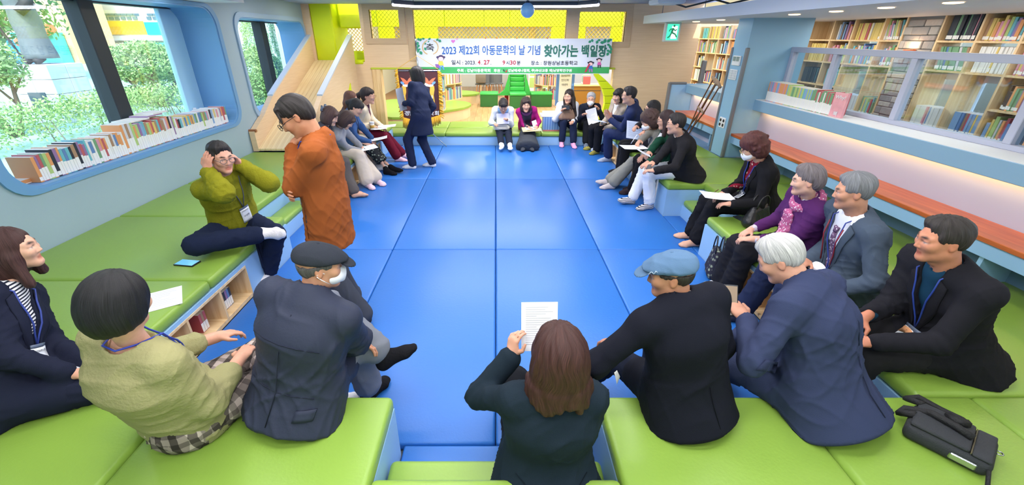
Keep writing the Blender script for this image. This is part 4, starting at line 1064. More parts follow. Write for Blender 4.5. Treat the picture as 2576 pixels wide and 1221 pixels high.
ball(645, 190, -8.5, .75, 'round clipped shrub seen in the second window', ML[1], 31)
ball(655, 260, -6.6, .45, 'low shrub at the lower edge of the second window', ML[0], 32)
ball(690, 215, -8.8, .6, 'darker shrub behind the mullion of the second window', ML[2], 33)
ball(725, 150, -12.5, .8, 'tall feathery conifer seen in the second window', ML[2], 34, 2.6)
ball(650, 120, -14, .8, 'tall pale bush by the white building', ML[1], 35, 2.2)
# school building
bd = thing('school_building', 'white school building with red, yellow and green panels across the court', 'building', (-34, 42, 0))
BYY = 42.0
def bq(x0, y0, x1, y1): a, b = pY(x0, y1, BYY), pY(x1, y0, BYY); return a, b
M_fac = mat('facade_white', (232, 228, 214), .8); M_wing = mat('facade_tan', (228, 196, 140), .8)
a, b = bq(60, 0, 470, 160)
box('wall', (a[0] - 8, BYY, 0), (b[0] + 3, BYY + 8, 14), M_fac, bd)
box('base_wall', (a[0] - 8, BYY - .2, 0), (b[0] + 3, BYY, pY(300, 108, BYY)[2]), mat('facade_cream', (238, 220, 180), .8), bd)
for (x0, y0, x1, y1, c, nm) in ((222, 53, 250, 86, (236, 92, 60), 'red'), (268, 53, 360, 87, (250, 204, 60), 'yellow'), (374, 56, 428, 88, (40, 206, 160), 'green')):
    a, b = bq(x0, y0, x1, y1); box('colour_panel', (a[0], BYY - .12, a[2]), (b[0], BYY, b[2]), mat('panel_' + nm, c, .6), bd)
M_bw = mat('building_window', (96, 120, 130), .3); M_bwg = mat('building_window_green', (110, 200, 180), .3)
for x0 in list(range(262, 350, 15)) + list(range(372, 425, 15)):
    for (y0, y1) in ((34, 39.5), (42, 50)):
        a, b = bq(x0, y0, x0 + (12 if y0 < 40 else 8), y1); box('window', (a[0], BYY - .1, a[2]), (b[0], BYY, b[2]), M_bw, bd)
for (x0, y0, x1, y1) in ((283, 110, 297, 124), (325, 106, 343, 126), (388, 107, 402, 118), (408, 107, 430, 118), (226, 20, 236, 38), (232, 42, 242, 50)):
    a, b = bq(x0, y0, x1, y1); box('window', (a[0], BYY - .32, a[2]), (b[0], BYY - .1, b[2]), M_bwg, bd)
a, b = bq(225, 90, 470, 102); box('balcony_band', (a[0], BYY - .6, a[2]), (b[0], BYY, b[2]), M_white, bd)
wgt = thing('school_wing', 'tan school wing with a blue and red entrance behind the statue', 'building', (-40, 34, 0))
WY = 36.0
a, b = pY(12, 95, WY), pY(140, 0, WY)
box('wall', (a[0], WY, 0), (b[0], WY + 4, 12), M_wing, wgt)
a, b = pY(52, 140, WY), pY(105, 100, WY); box('blue_wall', (a[0], WY - 1.2, 0), (b[0], WY - .1, b[2]), mat('entrance_blue', (50, 130, 214), .6), wgt)
a, b = pY(88, 152, WY), pY(160, 82, WY); box('green_glass', (a[0], WY - 1.0, a[2] - .4), (b[0], WY - .1, b[2]), mat('entrance_glass', (60, 190, 170), .3), wgt)
a, b = pY(48, 108, WY - 1.4), pY(130, 70, WY - 1.4); MB().tube([a, b], .35, 6).build('red_canopy', mat('canopy_red', (240, 110, 70), .6), wgt)
for k in range(6):
    for j in range(6):
        a, b = pY(20 + k * 20, 8 + j * 14, WY - .05), pY(20.8 + k * 20, 8 + j * 14 + 13, WY - .05)
        box('panel_joint', (a[0], WY - .04, min(a[2], b[2])), (b[0], WY, max(a[2], b[2])), M_fac, wgt)
bw = thing('apartment_block', 'pale block with rows of green windows in the second window', 'building', (-20, 56, 0))
for (x0, x1) in ((590, 616), (708, 745)):
    a, b = pY(x0 - 6, 150, 56), pY(x1 + 4, 0, 56)
    box('wall', (a[0], 56, 0), (b[0], 62, 20), M_fac, bw)
    for j in range(9):
        for k in range(2):
            w = (x1 - x0) / 2
            a, b = pY(x0 + k * w + 1, 46 + j * 11 + 8, 56), pY(x0 + (k + 1) * w - 2, 46 + j * 11, 56)
            box('window', (a[0], 55.85, a[2]), (b[0], 56, b[2]), M_bwg, bw)
for k, x in enumerate((331, 362, 400)):
    q = pz(x, 258, GR); MB().sphere((q[0], q[1], .16), (.22, .18, .2), 10, 7).build('garden_rock', mat('garden_stone', (170, 150, 140), .9, bump=(8, .6)), label='rough garden stone before the forked tree', cat='stone', group='garden stones')
# =================================================================== PEOPLE: implicit surfaces meshed with surface nets
f32 = np.float32
def unit(v): v = np.array(v, float); return v / (np.linalg.norm(v) + 1e-9)
class SDF:
    def __init__(s): s.p = []
    def _add(s, fn, lo, hi, k, op, col): s.p.append((fn, np.array(lo, float), np.array(hi, float), k, op, col)); return s
    def cap(s, a, b, ra, rb=None, k=.02, col=None, op='u'):
        a, b = np.array(a, float), np.array(b, float); rb = ra if rb is None else rb; ba = b - a; L2 = max(float(ba @ ba), 1e-9); m = max(ra, rb)
        def fn(x, y, z):
            x, y, z = x - a[0], y - a[1], z - a[2]
            t = np.clip((x * ba[0] + y * ba[1] + z * ba[2]) / L2, 0, 1)
            return np.sqrt((x - t * ba[0]) ** 2 + (y - t * ba[1]) ** 2 + (z - t * ba[2]) ** 2) - (ra + (rb - ra) * t)
        return s._add(fn, np.minimum(a, b) - m, np.maximum(a, b) + m, k, op, col)
    def ecap(s, a, b, u, r0, r1, k=.03, col=None, op='u', end=.5):
        """tapered tube with elliptic section: half-width r[0] along u, half-depth r[1] across"""
        a, b = np.array(a, float), np.array(b, float); L = np.linalg.norm(b - a) + 1e-9; w = (b - a) / L
        u = unit(np.array(u) - w * np.dot(u, w)); v = np.cross(w, u); m = max(r0[0], r1[0], r0[1], r1[1])
        def fn(x, y, z):
            x, y, z = x - a[0], y - a[1], z - a[2]
            q = x * w[0] + y * w[1] + z * w[2]; t = np.clip(q / L, 0, 1); es = q - t * L
            pu = x * u[0] + y * u[1] + z * u[2]; pv = x * v[0] + y * v[1] + z * v[2]
            rx = r0[0] + (r1[0] - r0[0]) * t; ry = r0[1] + (r1[1] - r0[1]) * t; mn = np.minimum(rx, ry)
            return (np.sqrt((pu / rx) ** 2 + (pv / ry) ** 2 + (es / (mn * end * 2)) ** 2) - 1) * mn
        return s._add(fn, np.minimum(a, b) - m, np.maximum(a, b) + m, k, op, col)
    def ell(s, c, r, Rm=None, k=.02, col=None, op='u'):
        c = np.array(c, float); r = np.ones(3) * r; Rm = np.eye(3) if Rm is None else Rm; m = max(r)
        def fn(x, y, z):
            x, y, z = x - c[0], y - c[1], z - c[2]
            q = [(x * Rm[0, i] + y * Rm[1, i] + z * Rm[2, i]) for i in range(3)]
            k0 = np.sqrt((q[0] / r[0]) ** 2 + (q[1] / r[1]) ** 2 + (q[2] / r[2]) ** 2)
            k1 = np.sqrt((q[0] / r[0] ** 2) ** 2 + (q[1] / r[1] ** 2) ** 2 + (q[2] / r[2] ** 2) ** 2) + 1e-6
            return k0 * (k0 - 1) / k1
        return s._add(fn, c - m, c + m, k, op, col)
    def half(s, p, n, k=.006, op='c', lo=None, hi=None):
        """cut away everything on the side the normal n points to"""
        p = np.array(p, float); n = unit(n)
        def fn(x, y, z): return -((x - p[0]) * n[0] + (y - p[1]) * n[1] + (z - p[2]) * n[2])
        return s._add(fn, [-99] * 3 if lo is None else lo, [99] * 3 if hi is None else hi, k, op, None)
    def slab(s, c, axes, h, k=.004, op='c'):
        """box cut: centre, 3 axes (rows), half sizes"""
        c = np.array(c, float); A = np.array(axes, float); m = np.linalg.norm(h)
        def fn(x, y, z):
            x, y, z = x - c[0], y - c[1], z - c[2]; d = None
            for i in range(3):
                q = np.abs(x * A[i, 0] + y * A[i, 1] + z * A[i, 2]) - h[i]; d = q if d is None else np.maximum(d, q)
            return d
        return s._add(fn, c - m, c + m, k, op, None)
    def mesh(s, vox, clip=None, smooth=1):
        us = [q for q in s.p if q[4] == 'u']
        lo = np.min([q[1] for q in us], 0) - 3 * vox; hi = np.max([q[2] for q in us], 0) + 3 * vox
        if clip is not None: lo = np.maximum(lo, clip[0]); hi = np.minimum(hi, clip[1])
        n = np.maximum(((hi - lo) / vox).astype(int) + 2, 4)
        ax = [(lo[i] + vox * np.arange(n[i])).astype(f32) for i in range(3)]
        D = np.full(n, .08, f32)
        for fn, a, b, k, op, col in s.p:
            mg = k + 3 * vox
            i0 = np.clip(((a - mg - lo) / vox).astype(int), 0, n); i1 = np.clip(((b + mg - lo) / vox).astype(int) + 2, 0, n)
            if np.any(i1 - i0 < 1): continue
            sl = tuple(slice(i0[i], i1[i]) for i in range(3))
            d = fn(ax[0][sl[0]][:, None, None], ax[1][sl[1]][None, :, None], ax[2][sl[2]][None, None, :]).astype(f32)
            A = D[sl]
            if op == 'u': h = np.maximum(k - np.abs(A - d), 0) / k; D[sl] = np.minimum(A, d) - h * h * k * .25
            else: d = -d; h = np.maximum(k - np.abs(A - d), 0) / k; D[sl] = np.maximum(A, d) + h * h * k * .25
        return nets(D, lo, vox, smooth)
    def eval(s, P):
        P = np.asarray(P, float); D = np.full(len(P), .5)
        for fn, a, b, k, op, col in s.p:
            d = fn(P[:, 0], P[:, 1], P[:, 2])
            if op == 'u': h = np.maximum(k - np.abs(D - d), 0) / k; D = np.minimum(D, d) - h * h * k * .25
            else: d = -d; h = np.maximum(k - np.abs(D - d), 0) / k; D = np.maximum(D, d) + h * h * k * .25
        return D
    def colors(s, P, base, tau=.0016):
        W = np.zeros(len(P)); C = np.zeros((len(P), 3)); ds = []
        us = [q for q in s.p if q[4] == 'u']
        for q in us: ds.append(q[0](P[:, 0], P[:, 1], P[:, 2]))
        ds = np.array(ds); mn = ds.min(0)
        for d, q in zip(ds, us):
            w = np.exp(-(d - mn) / tau); W += w; C += w[:, None] * np.array(lin(base if q[5] is None else q[5]))
        return C / W[:, None]
def nets(D, lo, h, smooth=1):
    ins = D < 0; n = np.array(D.shape)
    c = np.zeros(n - 1, np.int8)
    for i in (0, 1):
        for j in (0, 1):
            for k in (0, 1): c += ins[i:n[0] - 1 + i, j:n[1] - 1 + j, k:n[2] - 1 + k]
    mask = (c > 0) & (c < 8)
    cells = np.argwhere(mask)
    if len(cells) == 0: return np.zeros((0, 3)), np.zeros((0, 4), int)
    idx = np.full(mask.shape, -1, np.int32); idx[mask] = np.arange(len(cells))
    pos = np.zeros((len(cells), 3)); cnt = np.zeros(len(cells))
    for axis in range(3):
        e = np.eye(3, dtype=int)[axis]; o = [i for i in range(3) if i != axis]
        for p in (0, 1):
            for q in (0, 1):
                c1 = np.zeros(3, int); c1[o[0]] = p; c1[o[1]] = q; a = cells + c1; b = a + e
                va = D[a[:, 0], a[:, 1], a[:, 2]]; vb = D[b[:, 0], b[:, 1], b[:, 2]]; m = (va < 0) != (vb < 0)
                t = va[m] / (va[m] - vb[m]); pos[m] += c1 + t[:, None] * e; cnt[m] += 1
    V = (cells + pos / cnt[:, None]) * h + lo
    Q = []
    for axis in range(3):
        o1, o2 = [(1, 2), (2, 0), (0, 1)][axis]
        sl0 = [slice(None)] * 3; sl1 = [slice(None)] * 3
        sl0[axis] = slice(0, -1); sl1[axis] = slice(1, None)
        a, b = ins[tuple(sl0)], ins[tuple(sl1)]
        E = np.argwhere(a != b)
        E = E[(E[:, o1] > 0) & (E[:, o2] > 0) & (E[:, o1] < n[o1] - 1) & (E[:, o2] < n[o2] - 1)]
        fl = a[E[:, 0], E[:, 1], E[:, 2]]
        d1 = np.eye(3, dtype=int)[o1]; d2 = np.eye(3, dtype=int)[o2]
        def I(P): return idx[P[:, 0], P[:, 1], P[:, 2]]
        q = np.stack([I(E - d1 - d2), I(E - d2), I(E), I(E - d1)], 1)
        q[~fl] = q[~fl][:, ::-1]; Q.append(q)
    Q = np.concatenate(Q); Q = Q[(Q >= 0).all(1)]
    for _ in range(smooth):
        S_ = np.zeros_like(V); N_ = np.zeros(len(V))
        for i in range(4):
            np.add.at(S_, Q[:, i], V[Q[:, (i + 1) % 4]]); np.add.at(N_, Q[:, i], 1)
            np.add.at(S_, Q[:, i], V[Q[:, (i + 3) % 4]]); np.add.at(N_, Q[:, i], 1)
        ok = N_ > 0; V[ok] = V[ok] * .5 + .5 * S_[ok] / N_[ok][:, None]
    return V, Q
def vnormals(V, Q):
    n = np.cross(V[Q[:, 2]] - V[Q[:, 0]], V[Q[:, 3]] - V[Q[:, 1]]); N = np.zeros_like(V)
    for i in range(4): np.add.at(N, Q[:, i], n)
    return N / (np.linalg.norm(N, axis=1)[:, None] + 1e-12)
def folds(V, seed, freq=95, axis=None, amp=.006):
    """cloth creases: sharp ridges of warped waves that fade in and out"""
    r = np.random.default_rng(seed); o = np.zeros(len(V))
    for k in range(7):
        d = r.normal(size=3)
        if axis is not None: d = d * .45 + np.array(axis) * r.choice((-1, 1)) * 1.1
        d = unit(d) * freq * (.5 + .8 * r.random()); e = unit(r.normal(size=3)) * freq * .22; g = unit(r.normal(size=3)) * freq * .16
        ph = (V @ d) + 2.2 * np.sin(V @ e + r.random() * 6) + r.random() * 6
        m = np.clip(.15 + .85 * np.sin(V @ g + r.random() * 6), 0, 1)
        o += (1 - np.abs(np.sin(ph * .5))) ** 3 * m * (.6 + .6 * r.random())
    return amp * (o - o.mean())
# ---- materials of people
def colattr(name='skin', rough=.55, sss=.12):
    if name in MATS: return MATS[name]
    m = bpy.data.materials.new(name); m.use_nodes = True; nt = m.node_tree; b = nt.nodes['Principled BSDF']
    a = nt.nodes.new('ShaderNodeVertexColor'); a.layer_name = 'Col'
    n = nt.nodes.new('ShaderNodeTexNoise'); n.inputs['Scale'].default_value = 45; n.inputs['Detail'].default_value = 3
    mx = nt.nodes.new('ShaderNodeMix'); mx.data_type = 'RGBA'; mx.blend_type = 'MULTIPLY'; mx.inputs[0].default_value = .22
    nt.links.new(a.outputs[0], mx.inputs[6]); nt.links.new(n.outputs[0], mx.inputs[7])
    t = nt.nodes.new('ShaderNodeTexCoord'); nt.links.new(t.outputs['Object'], n.inputs['Vector'])
    nt.links.new(mx.outputs[2], b.inputs['Base Color'])
    b.inputs['Roughness'].default_value = rough; b.inputs['Specular IOR Level'].default_value = .35
    MATS[name] = m; return m
def cloth(c, kind='plain'):
    nm = 'cloth_%s_%d_%d_%d' % (kind, *c)
    if nm in MATS: return MATS[nm]
    if kind in ('plain', 'shiny', 'knit', 'denim'):
        m = mat(nm, c, {'plain': .85, 'shiny': .55, 'knit': .95, 'denim': .9}[kind], bump=({'plain': 260, 'shiny': 90, 'knit': 90, 'denim': 320}[kind], {'plain': .12, 'shiny': .08, 'knit': .25, 'denim': .25}[kind]), var=(7 if kind == 'denim' else 3, .22 if kind == 'denim' else .1), spec=.12)
        return m
    m = mat(nm, c, .9, spec=.12); nt = m.node_tree; L = nt.links.new; b = nt.nodes['Principled BSDF']
    t = nt.nodes.new('ShaderNodeTexCoord')
    if kind == 'plaid':
        out = None; l = lin(c)
        for ax_, cols in ((0, (1.0, .25)), (2, (1.0, .35)), (1, (1, .4))):
            w = nt.nodes.new('ShaderNodeTexWave'); w.bands_direction = 'XYZ'[ax_]; w.inputs['Scale'].default_value = 5.5; w.wave_profile = 'SIN'
            L(t.outputs['Object'], w.inputs['Vector'])
            r = nt.nodes.new('ShaderNodeValToRGB'); r.color_ramp.interpolation = 'CONSTANT'; r.color_ramp.elements[0].color = (cols[1],) * 3 + (1,); r.color_ramp.elements[1].color = (1, 1, 1, 1); r.color_ramp.elements[1].position = .45
            L(w.outputs[0], r.inputs[0])
            if out is None: out = r.outputs[0]
            else:
                mx = nt.nodes.new('ShaderNodeMix'); mx.data_type = 'RGBA'; mx.blend_type = 'MULTIPLY'; mx.inputs[0].default_value = .8; L(out, mx.inputs[6]); L(r.outputs[0], mx.inputs[7]); out = mx.outputs[2]
        mx = nt.nodes.new('ShaderNodeMix'); mx.data_type = 'RGBA'; mx.blend_type = 'MULTIPLY'; mx.inputs[0].default_value = 1; mx.inputs[6].default_value = (*l, 1); L(out, mx.inputs[7]); L(mx.outputs[2], b.inputs['Base Color'])
    if kind in ('floral', 'dots', 'pattern'):
        v = nt.nodes.new('ShaderNodeTexVoronoi'); v.inputs['Scale'].default_value = {'floral': 24, 'dots': 34, 'pattern': 60}[kind]; L(t.outputs['Object'], v.inputs['Vector'])
        r = nt.nodes.new('ShaderNodeValToRGB'); r.color_ramp.elements[0].position = .18; r.color_ramp.elements[1].position = .4
        o2 = {'floral': (150, 160, 140), 'dots': (226, 214, 196), 'pattern': (230, 220, 230)}[kind]
        r.color_ramp.elements[0].color = (*lin(o2), 1); r.color_ramp.elements[1].color = (*lin(c), 1); L(v.outputs['Distance'], r.inputs[0]); L(r.outputs[0], b.inputs['Base Color'])
    if kind == 'stripe':
        w = nt.nodes.new('ShaderNodeTexWave'); w.bands_direction = 'Z'; w.inputs['Scale'].default_value = 22; L(t.outputs['Object'], w.inputs['Vector'])
        r = nt.nodes.new('ShaderNodeValToRGB'); r.color_ramp.interpolation = 'CONSTANT'; r.color_ramp.elements[0].color = (*lin(c), 1); r.color_ramp.elements[1].color = (*lin((40, 44, 58)), 1); r.color_ramp.elements[1].position = .55
        L(w.outputs[0], r.inputs[0]); L(r.outputs[0], b.inputs['Base Color'])
    return m
def hairmat(c, hi=None):
    nm = 'hair_%d_%d_%d' % c
    if nm in MATS: return MATS[nm]
    m = bpy.data.materials.new(nm); m.use_nodes = True; nt = m.node_tree; L = nt.links.new; b = nt.nodes['Principled BSDF']
    a = nt.nodes.new('ShaderNodeVertexColor'); a.layer_name = 'Col'          # strand coordinates: round the head, down, out
    n = nt.nodes.new('ShaderNodeTexNoise'); n.inputs['Scale'].default_value = 1; n.inputs['Detail'].default_value = 5; n.inputs['Roughness'].default_value = .7
    L(a.outputs[0], n.inputs['Vector'])
    cr = nt.nodes.new('ShaderNodeValToRGB'); cr.color_ramp.elements[0].position = .35; cr.color_ramp.elements[1].position = .72
    hi = tuple(min(255, int(v * 1.45 + 18)) for v in c) if hi is None else hi
    cr.color_ramp.elements[0].color = (*[v * .7 for v in lin(c)], 1); cr.color_ramp.elements[1].color = (*lin(hi), 1)
    L(n.outputs[0], cr.inputs[0]); L(cr.outputs[0], b.inputs['Base Color'])
    bp = nt.nodes.new('ShaderNodeBump'); bp.inputs['Strength'].default_value = .55; bp.inputs['Distance'].default_value = .004
    L(n.outputs[0], bp.inputs['Height']); L(bp.outputs[0], b.inputs['Normal'])
    b.inputs['Roughness'].default_value = .5; b.inputs['Specular IOR Level'].default_value = .28
    MATS[nm] = m; return m

def ik(a, t, l1, l2, pole):
    a, t = np.array(a, float), np.array(t, float); d = t - a; L = np.linalg.norm(d)
    mx = (l1 + l2) * .995
    if L > mx: t = a + d / L * mx; d = t - a; L = mx
    mnl = abs(l1 - l2) + .03
    if L < mnl: L = mnl
    w = d / np.linalg.norm(d); x = (l1 * l1 - l2 * l2 + L * L) / (2 * L); hgt = math.sqrt(max(l1 * l1 - x * x, 0))
    p = np.array(pole, float); p = unit(p - w * np.dot(p, w))
    return a + w * x + p * hgt, t
def rotm(yaw, pitch, roll=0):
    """columns right, forward, up ; yaw 0 faces +Y, 90 faces -X ; pitch down positive"""
    return np.array((Matrix.Rotation(math.radians(yaw), 3, 'Z') @ Matrix.Rotation(math.radians(-pitch), 3, 'X') @ Matrix.Rotation(math.radians(roll), 3, 'Y')))
def fdir(yaw): a = math.radians(yaw); return np.array([-math.sin(a), math.cos(a), 0])

SKIN = (222, 172, 146)
def hand(S, W, d, n, side, sc, curl, col, spread=1.0, thumb=.6):
    d = unit(d); n = unit(np.array(n, float) - d * np.dot(n, d)); w = np.cross(d, n); th = w if side < 0 else -w      # th: towards the thumb
    A = np.array([th, d, n]).T
    S.ell(W + d * .048 * sc, np.array((.039, .053, .0155)) * sc, A, .012, col)
    S.cap(W - d * .03 * sc, W + d * .03 * sc, .025 * sc, .027 * sc, .012, col)
    for i, (off, L) in enumerate(((.0285, .070), (.0095, .079), (-.0095, .073), (-.0275, .056))):
        p = W + d * (.086 - .004 * abs(i - 1)) * sc + th * off * sc; ang = 0; dd = d + th * (off * 1.6 * spread)
        c_ = curl * (1 + .08 * i)
        for q, fr in enumerate((.45, .32, .23)):
            ang += c_ * (.75, 1.0, .7)[q]
            v = unit(unit(dd) * math.cos(ang) + n * math.sin(ang)); e = p + v * L * fr * sc
            S.cap(p, e, (.0088 - .0007 * q) * sc, (.0083 - .0008 * q) * sc, .004, col); p = e
    b = W + d * .022 * sc + th * .026 * sc + n * .004 * sc; m_ = b + (d * .55 + th * .75 + n * .35 * thumb) * .036 * sc; t = m_ + (d * .95 + th * .2 + n * .5 * thumb) * .034 * sc
    S.cap(b, m_, .0125 * sc, .0105 * sc, .008, col); S.cap(m_, t, .0105 * sc, .0085 * sc, .004, col)
def head_sdf(C, A, sc, skin, male, mouth=0, bare=True, brow=(44, 34, 30), age=0, detail=True):
    S = SDF(); g = lambda x, y, z: C + A @ (np.array((x, y, z)) * sc)
    r = lambda *q: np.array(q) * sc
    lip = tuple(int(v) for v in (np.array(skin) * (.88, .70, .68)))
    S.ell(g(0, -.012, .03), r(.075, .094, .086), A, .02); S.ell(g(0, .020, -.028), r(.0605, .068, .086), A, .03)
    S.cap(g(-.042, .0, -.06), g(-.012, .056, -.098), .020 * sc, .016 * sc, .03); S.cap(g(.042, .0, -.06), g(.012, .056, -.098), .020 * sc, .016 * sc, .03)
    S.ell(g(0, .066, -.1), r(.020, .016, .015), A, .02)
    for s in (-1, 1):
        S.ell(g(s * .04, .060, -.022), r(.025, .024, .024), A, .025)
        S.cap(g(s * .010, .083, .018), g(s * .046, .068, .018), .010 * sc, .010 * sc, .014)
    if detail:
        for s in (-1, 1):
            S.ell(g(s * .031, .093, -.001), r(.017, .013, .0085), A, .010, op='c')
            S.ell(g(s * .031, .0715, -.0015), r(.0145, .0125, .0085), A, .002, (222, 214, 208))
            S.ell(g(s * .031, .0795, -.0015), r(.0062, .0062, .0068), A, .001, (38, 26, 22))
            S.ell(g(s * .031, .0745, .0058), r(.018, .0135, .0062), A, .003)
            S.cap(g(s * .016, .083, .0032), g(s * .047, .0745, .0035), .0020 * sc, .0018 * sc, .001, (50, 36, 30))
            S.ell(g(s * .031, .0735, -.0105), r(.017, .0125, .0055), A, .004)
            S.cap(g(s * .014, .0915, .021), g(s * .034, .0865, .0255), .0026 * sc, .0028 * sc, .002, brow); S.cap(g(s * .034, .0865, .0255), g(s * .05, .0725, .021), .0026 * sc, .0018 * sc, .002, brow)
        S.cap(g(0, .084, .006), g(0, .0975, -.033), .0068 * sc, .0098 * sc, .012)
        for s in (-1, 1): S.ell(g(s * .0115, .088, -.037), r(.0075, .0095, .0068), A, .006)
        o = mouth * .008
        S.cap(g(-.018, .0745, -.0625 + o * .3), g(0, .0825, -.0610 + o * .4), .0036 * sc, .0046 * sc, .004, lip); S.cap(g(.018, .0745, -.0625 + o * .3), g(0, .0825, -.0610 + o * .4), .0036 * sc, .0046 * sc, .004, lip)
        S.cap(g(-.014, .0755, -.069 - o), g(.014, .0755, -.069 - o), .0045 * sc, .0045 * sc, .004, lip); S.cap(g(-.004, .0795, -.0695 - o), g(.004, .0795, -.0695 - o), .0048 * sc, .0048 * sc, .003, lip)
        S.cap(g(-.016, .0785, -.0655), g(.016, .0785, -.0655), .0020 * sc, .0022 * sc, .002, tuple(int(v * .45) for v in lip))
    for s in (-1, 1):
        S.ell(g(s * .074, -.013, -.010), r(.0085, .0165, .028), A @ rotm(0, -10), .006, tuple(int(v) for v in np.array(skin) * (1, .96, .95)))
        S.ell(g(s * .086, -.009, -.004), r(.007, .010, .016), A, .005, op='c')
    return S, g, r
def tube_obj(name, par, lines, r, m, n=6, smooth=True, closed=False):
    mb = MB()
    for l in lines: mb.tube(l, r, n, closed=closed)
    return mb.build(name, m, par, smooth)

HAIRS = {}
def make_hair(par, C, A, sc, style, col, seed, vox, extra=None, hat=False):
    S = SDF()
    def g(x, y, z): return C + A @ (np.array((x, y, z)) * sc)
    def r(*q): return np.array(q) * sc
    face = lambda y=.10, rx=.068, ry=.07, rz=.105, z=-.05: S.ell(g(0, y, z), r(rx, ry, rz), A, .012, op='c')
    amp, fr, curl = .0022, 55, 0
    if style in ('short', 'side'):        # men's short cut; 'side' is fuller and combed over
        f_ = 1.0 if style == 'short' else 1.025
        S.ell(g(0, -.020, .049), r(.0800 * f_, .0970 * f_, .0790 * f_), A); S.ell(g(0, -.044, .004), r(.0700, .0610 * f_, .0660), A, .025)
        S.ell(g(.012, .014, .088), r(.060, .064 * f_, .036 * f_), A, .03)
        for s in (-1, 1): S.ell(g(s * .066, .008, .030), r(.0125, .044, .036), A, .012)
        S.ell(g(0, .156, .016), r(.13, .093, .110), A, .012, op='c'); S.half(g(0, -.06, -.045), A @ np.array((0, .45, -.9)), .012)
        for s in (-1, 1): S.ell(g(s * .090, .006, -.018), r(.024, .030, .036), A, .008, op='c')
        amp = .0030
    elif style == 'thin':       # thinning crown
        S.ell(g(0, -.018, .034), r(.0815, .100, .0875), A); S.ell(g(0, -.052, -.01), r(.072, .062, .075), A, .03)
        S.ell(g(0, .130, -.005), r(.13, .090, .11), A, .012, op='c'); S.half(g(0, 0, -.015), A @ np.array((0, .6, -.8)), .012)
        S.cap(g(.055, .055, .075), g(.078, .07, .01), .010 * sc, .005 * sc, .01); S.cap(g(-.055, .055, .075), g(-.078, .07, .01), .010 * sc, .005 * sc, .01)
        for s in (-1, 1): S.ell(g(s * .088, .004, -.02), r(.022, .030, .036), A, .01, op='c')
        S.cap(g(-.06, .05, .085), g(.06, .03, .10), .012 * sc, .010 * sc, .01)
    elif style == 'bowl':       # short rounded black cut seen from behind
        sc = sc * 1.08
        S.ell(g(0, -.022, .028), r(.098, .112, .108), A); S.ell(g(0, -.042, -.035), r(.094, .092, .082), A, .04)
        face(.11, .062, .07, .1, -.035); S.half(g(0, -.05, -.095), A @ np.array((0, .25, -1)), .02); amp = .002
    elif style == 'bob':
        sc = sc * 1.07
        S.ell(g(0, -.020, .036), r(.088, .106, .098), A); S.ell(g(0, -.03, -.05), r(.098, .095, .10), A, .05)
        face(.105, .056, .075, .105, -.045); S.half(g(0, 0, -.115), (A @ np.array((0, .1, -1))), .02)
        S.cap(g(-.03, .072, .075), g(.045, .078, .06), .02 * sc, .018 * sc, .02)
    elif style == 'bangs':
        S.ell(g(0, -.020, .036), r(.086, .106, .096), A); S.ell(g(0, -.035, -.04), r(.090, .085, .095), A, .05)
        face(.11, .055, .07, .085, -.06); S.ell(g(0, .068, .055), r(.06, .026, .036), A, .02); S.half(g(0, 0, -.12), A @ np.array((0, .1, -1)), .02)
    elif style == 'wavy':       # shoulder-length, curled ends, seen from behind
        sc = sc * 1.17
        S.ell(g(0, -.022, .036), r(.092, .110, .102), A); S.ell(g(0, -.045, -.06), r(.110, .098, .13), A, .06)
        face(.115, .056, .07, .11, -.05)
        rr = np.random.default_rng(seed)
        for k in range(16):
            a = math.pi * (-.08 + 1.16 * k / 15) + math.pi; x, y = .108 * math.cos(a), -.03 + .092 * math.sin(a)
            S.cap(g(x * .95, y, -.10), g(x * 1.06 + rr.normal() * .006, y - .01, -.165 + rr.normal() * .012), .024 * sc, .018 * sc, .012)
        amp = .004
    elif style == 'curly':
        sc = sc * 1.1
        S.ell(g(0, -.024, .046), r(.096, .112, .100), A); S.ell(g(0, -.05, -.04), r(.098, .085, .09), A, .05)
        face(.115, .06, .075, .11, -.05); rr = np.random.default_rng(seed)
        for k in range(90):
            d = rr.normal(size=3); d /= np.linalg.norm(d)
            if d[1] > .35 and d[2] < .35: continue
            S.ell(g(d[0] * .096, -.03 + d[1] * .108, .02 + d[2] * .115), r(.019, .019, .017), A, .008)
        amp = .003
    elif style == 'updo':
        S.ell(g(0, -.026, .046), r(.087, .108, .098), A); S.ell(g(0, -.075, -.01), r(.072, .055, .075), A, .03); S.ell(g(.01, .028, .105), r(.062, .05, .032), A, .03)
        S.ell(g(0, .135, -.02), r(.11, .085, .108), A, .012, op='c'); S.half(g(0, 0, -.03), A @ np.array((0, .68, -.73)), .015)
        for s in (-1, 1): S.ell(g(s * .088, .012, -.02), r(.02, .028, .034), A, .01, op='c')
        amp = .0045
    elif style == 'long':
        S.ell(g(0, -.020, .036), r(.084, .105, .095), A); S.ell(g(0, -.035, -.05), r(.092, .082, .10), A, .05); face(.105, .056, .07, .11, -.045)
        d = np.array(extra if extra is not None else (0, 0, -1)) ; e0 = g(0, -.07, -.08)
        S.ecap(e0, e0 + d * .26 * sc, A[:, 0], r(.095, .05), r(.075, .026), .05)
        for s in (-1, 1): S.cap(g(s * .078, .005, -.03), g(s * .088, .012, -.08) + d * .10 * sc, .026 * sc, .028 * sc, .03)
    elif style == 'ponytail':
        S.ell(g(0, -.02, .036), r(.083, .104, .093), A); S.ell(g(0, -.05, -.01), r(.075, .065, .075), A, .03); face(.11, .06, .07, .1, -.045)
        S.half(g(0, 0, -.05), A @ np.array((0, .5, -.86)), .015); S.ell(g(0, .066, .056), r(.058, .026, .036), A, .02)
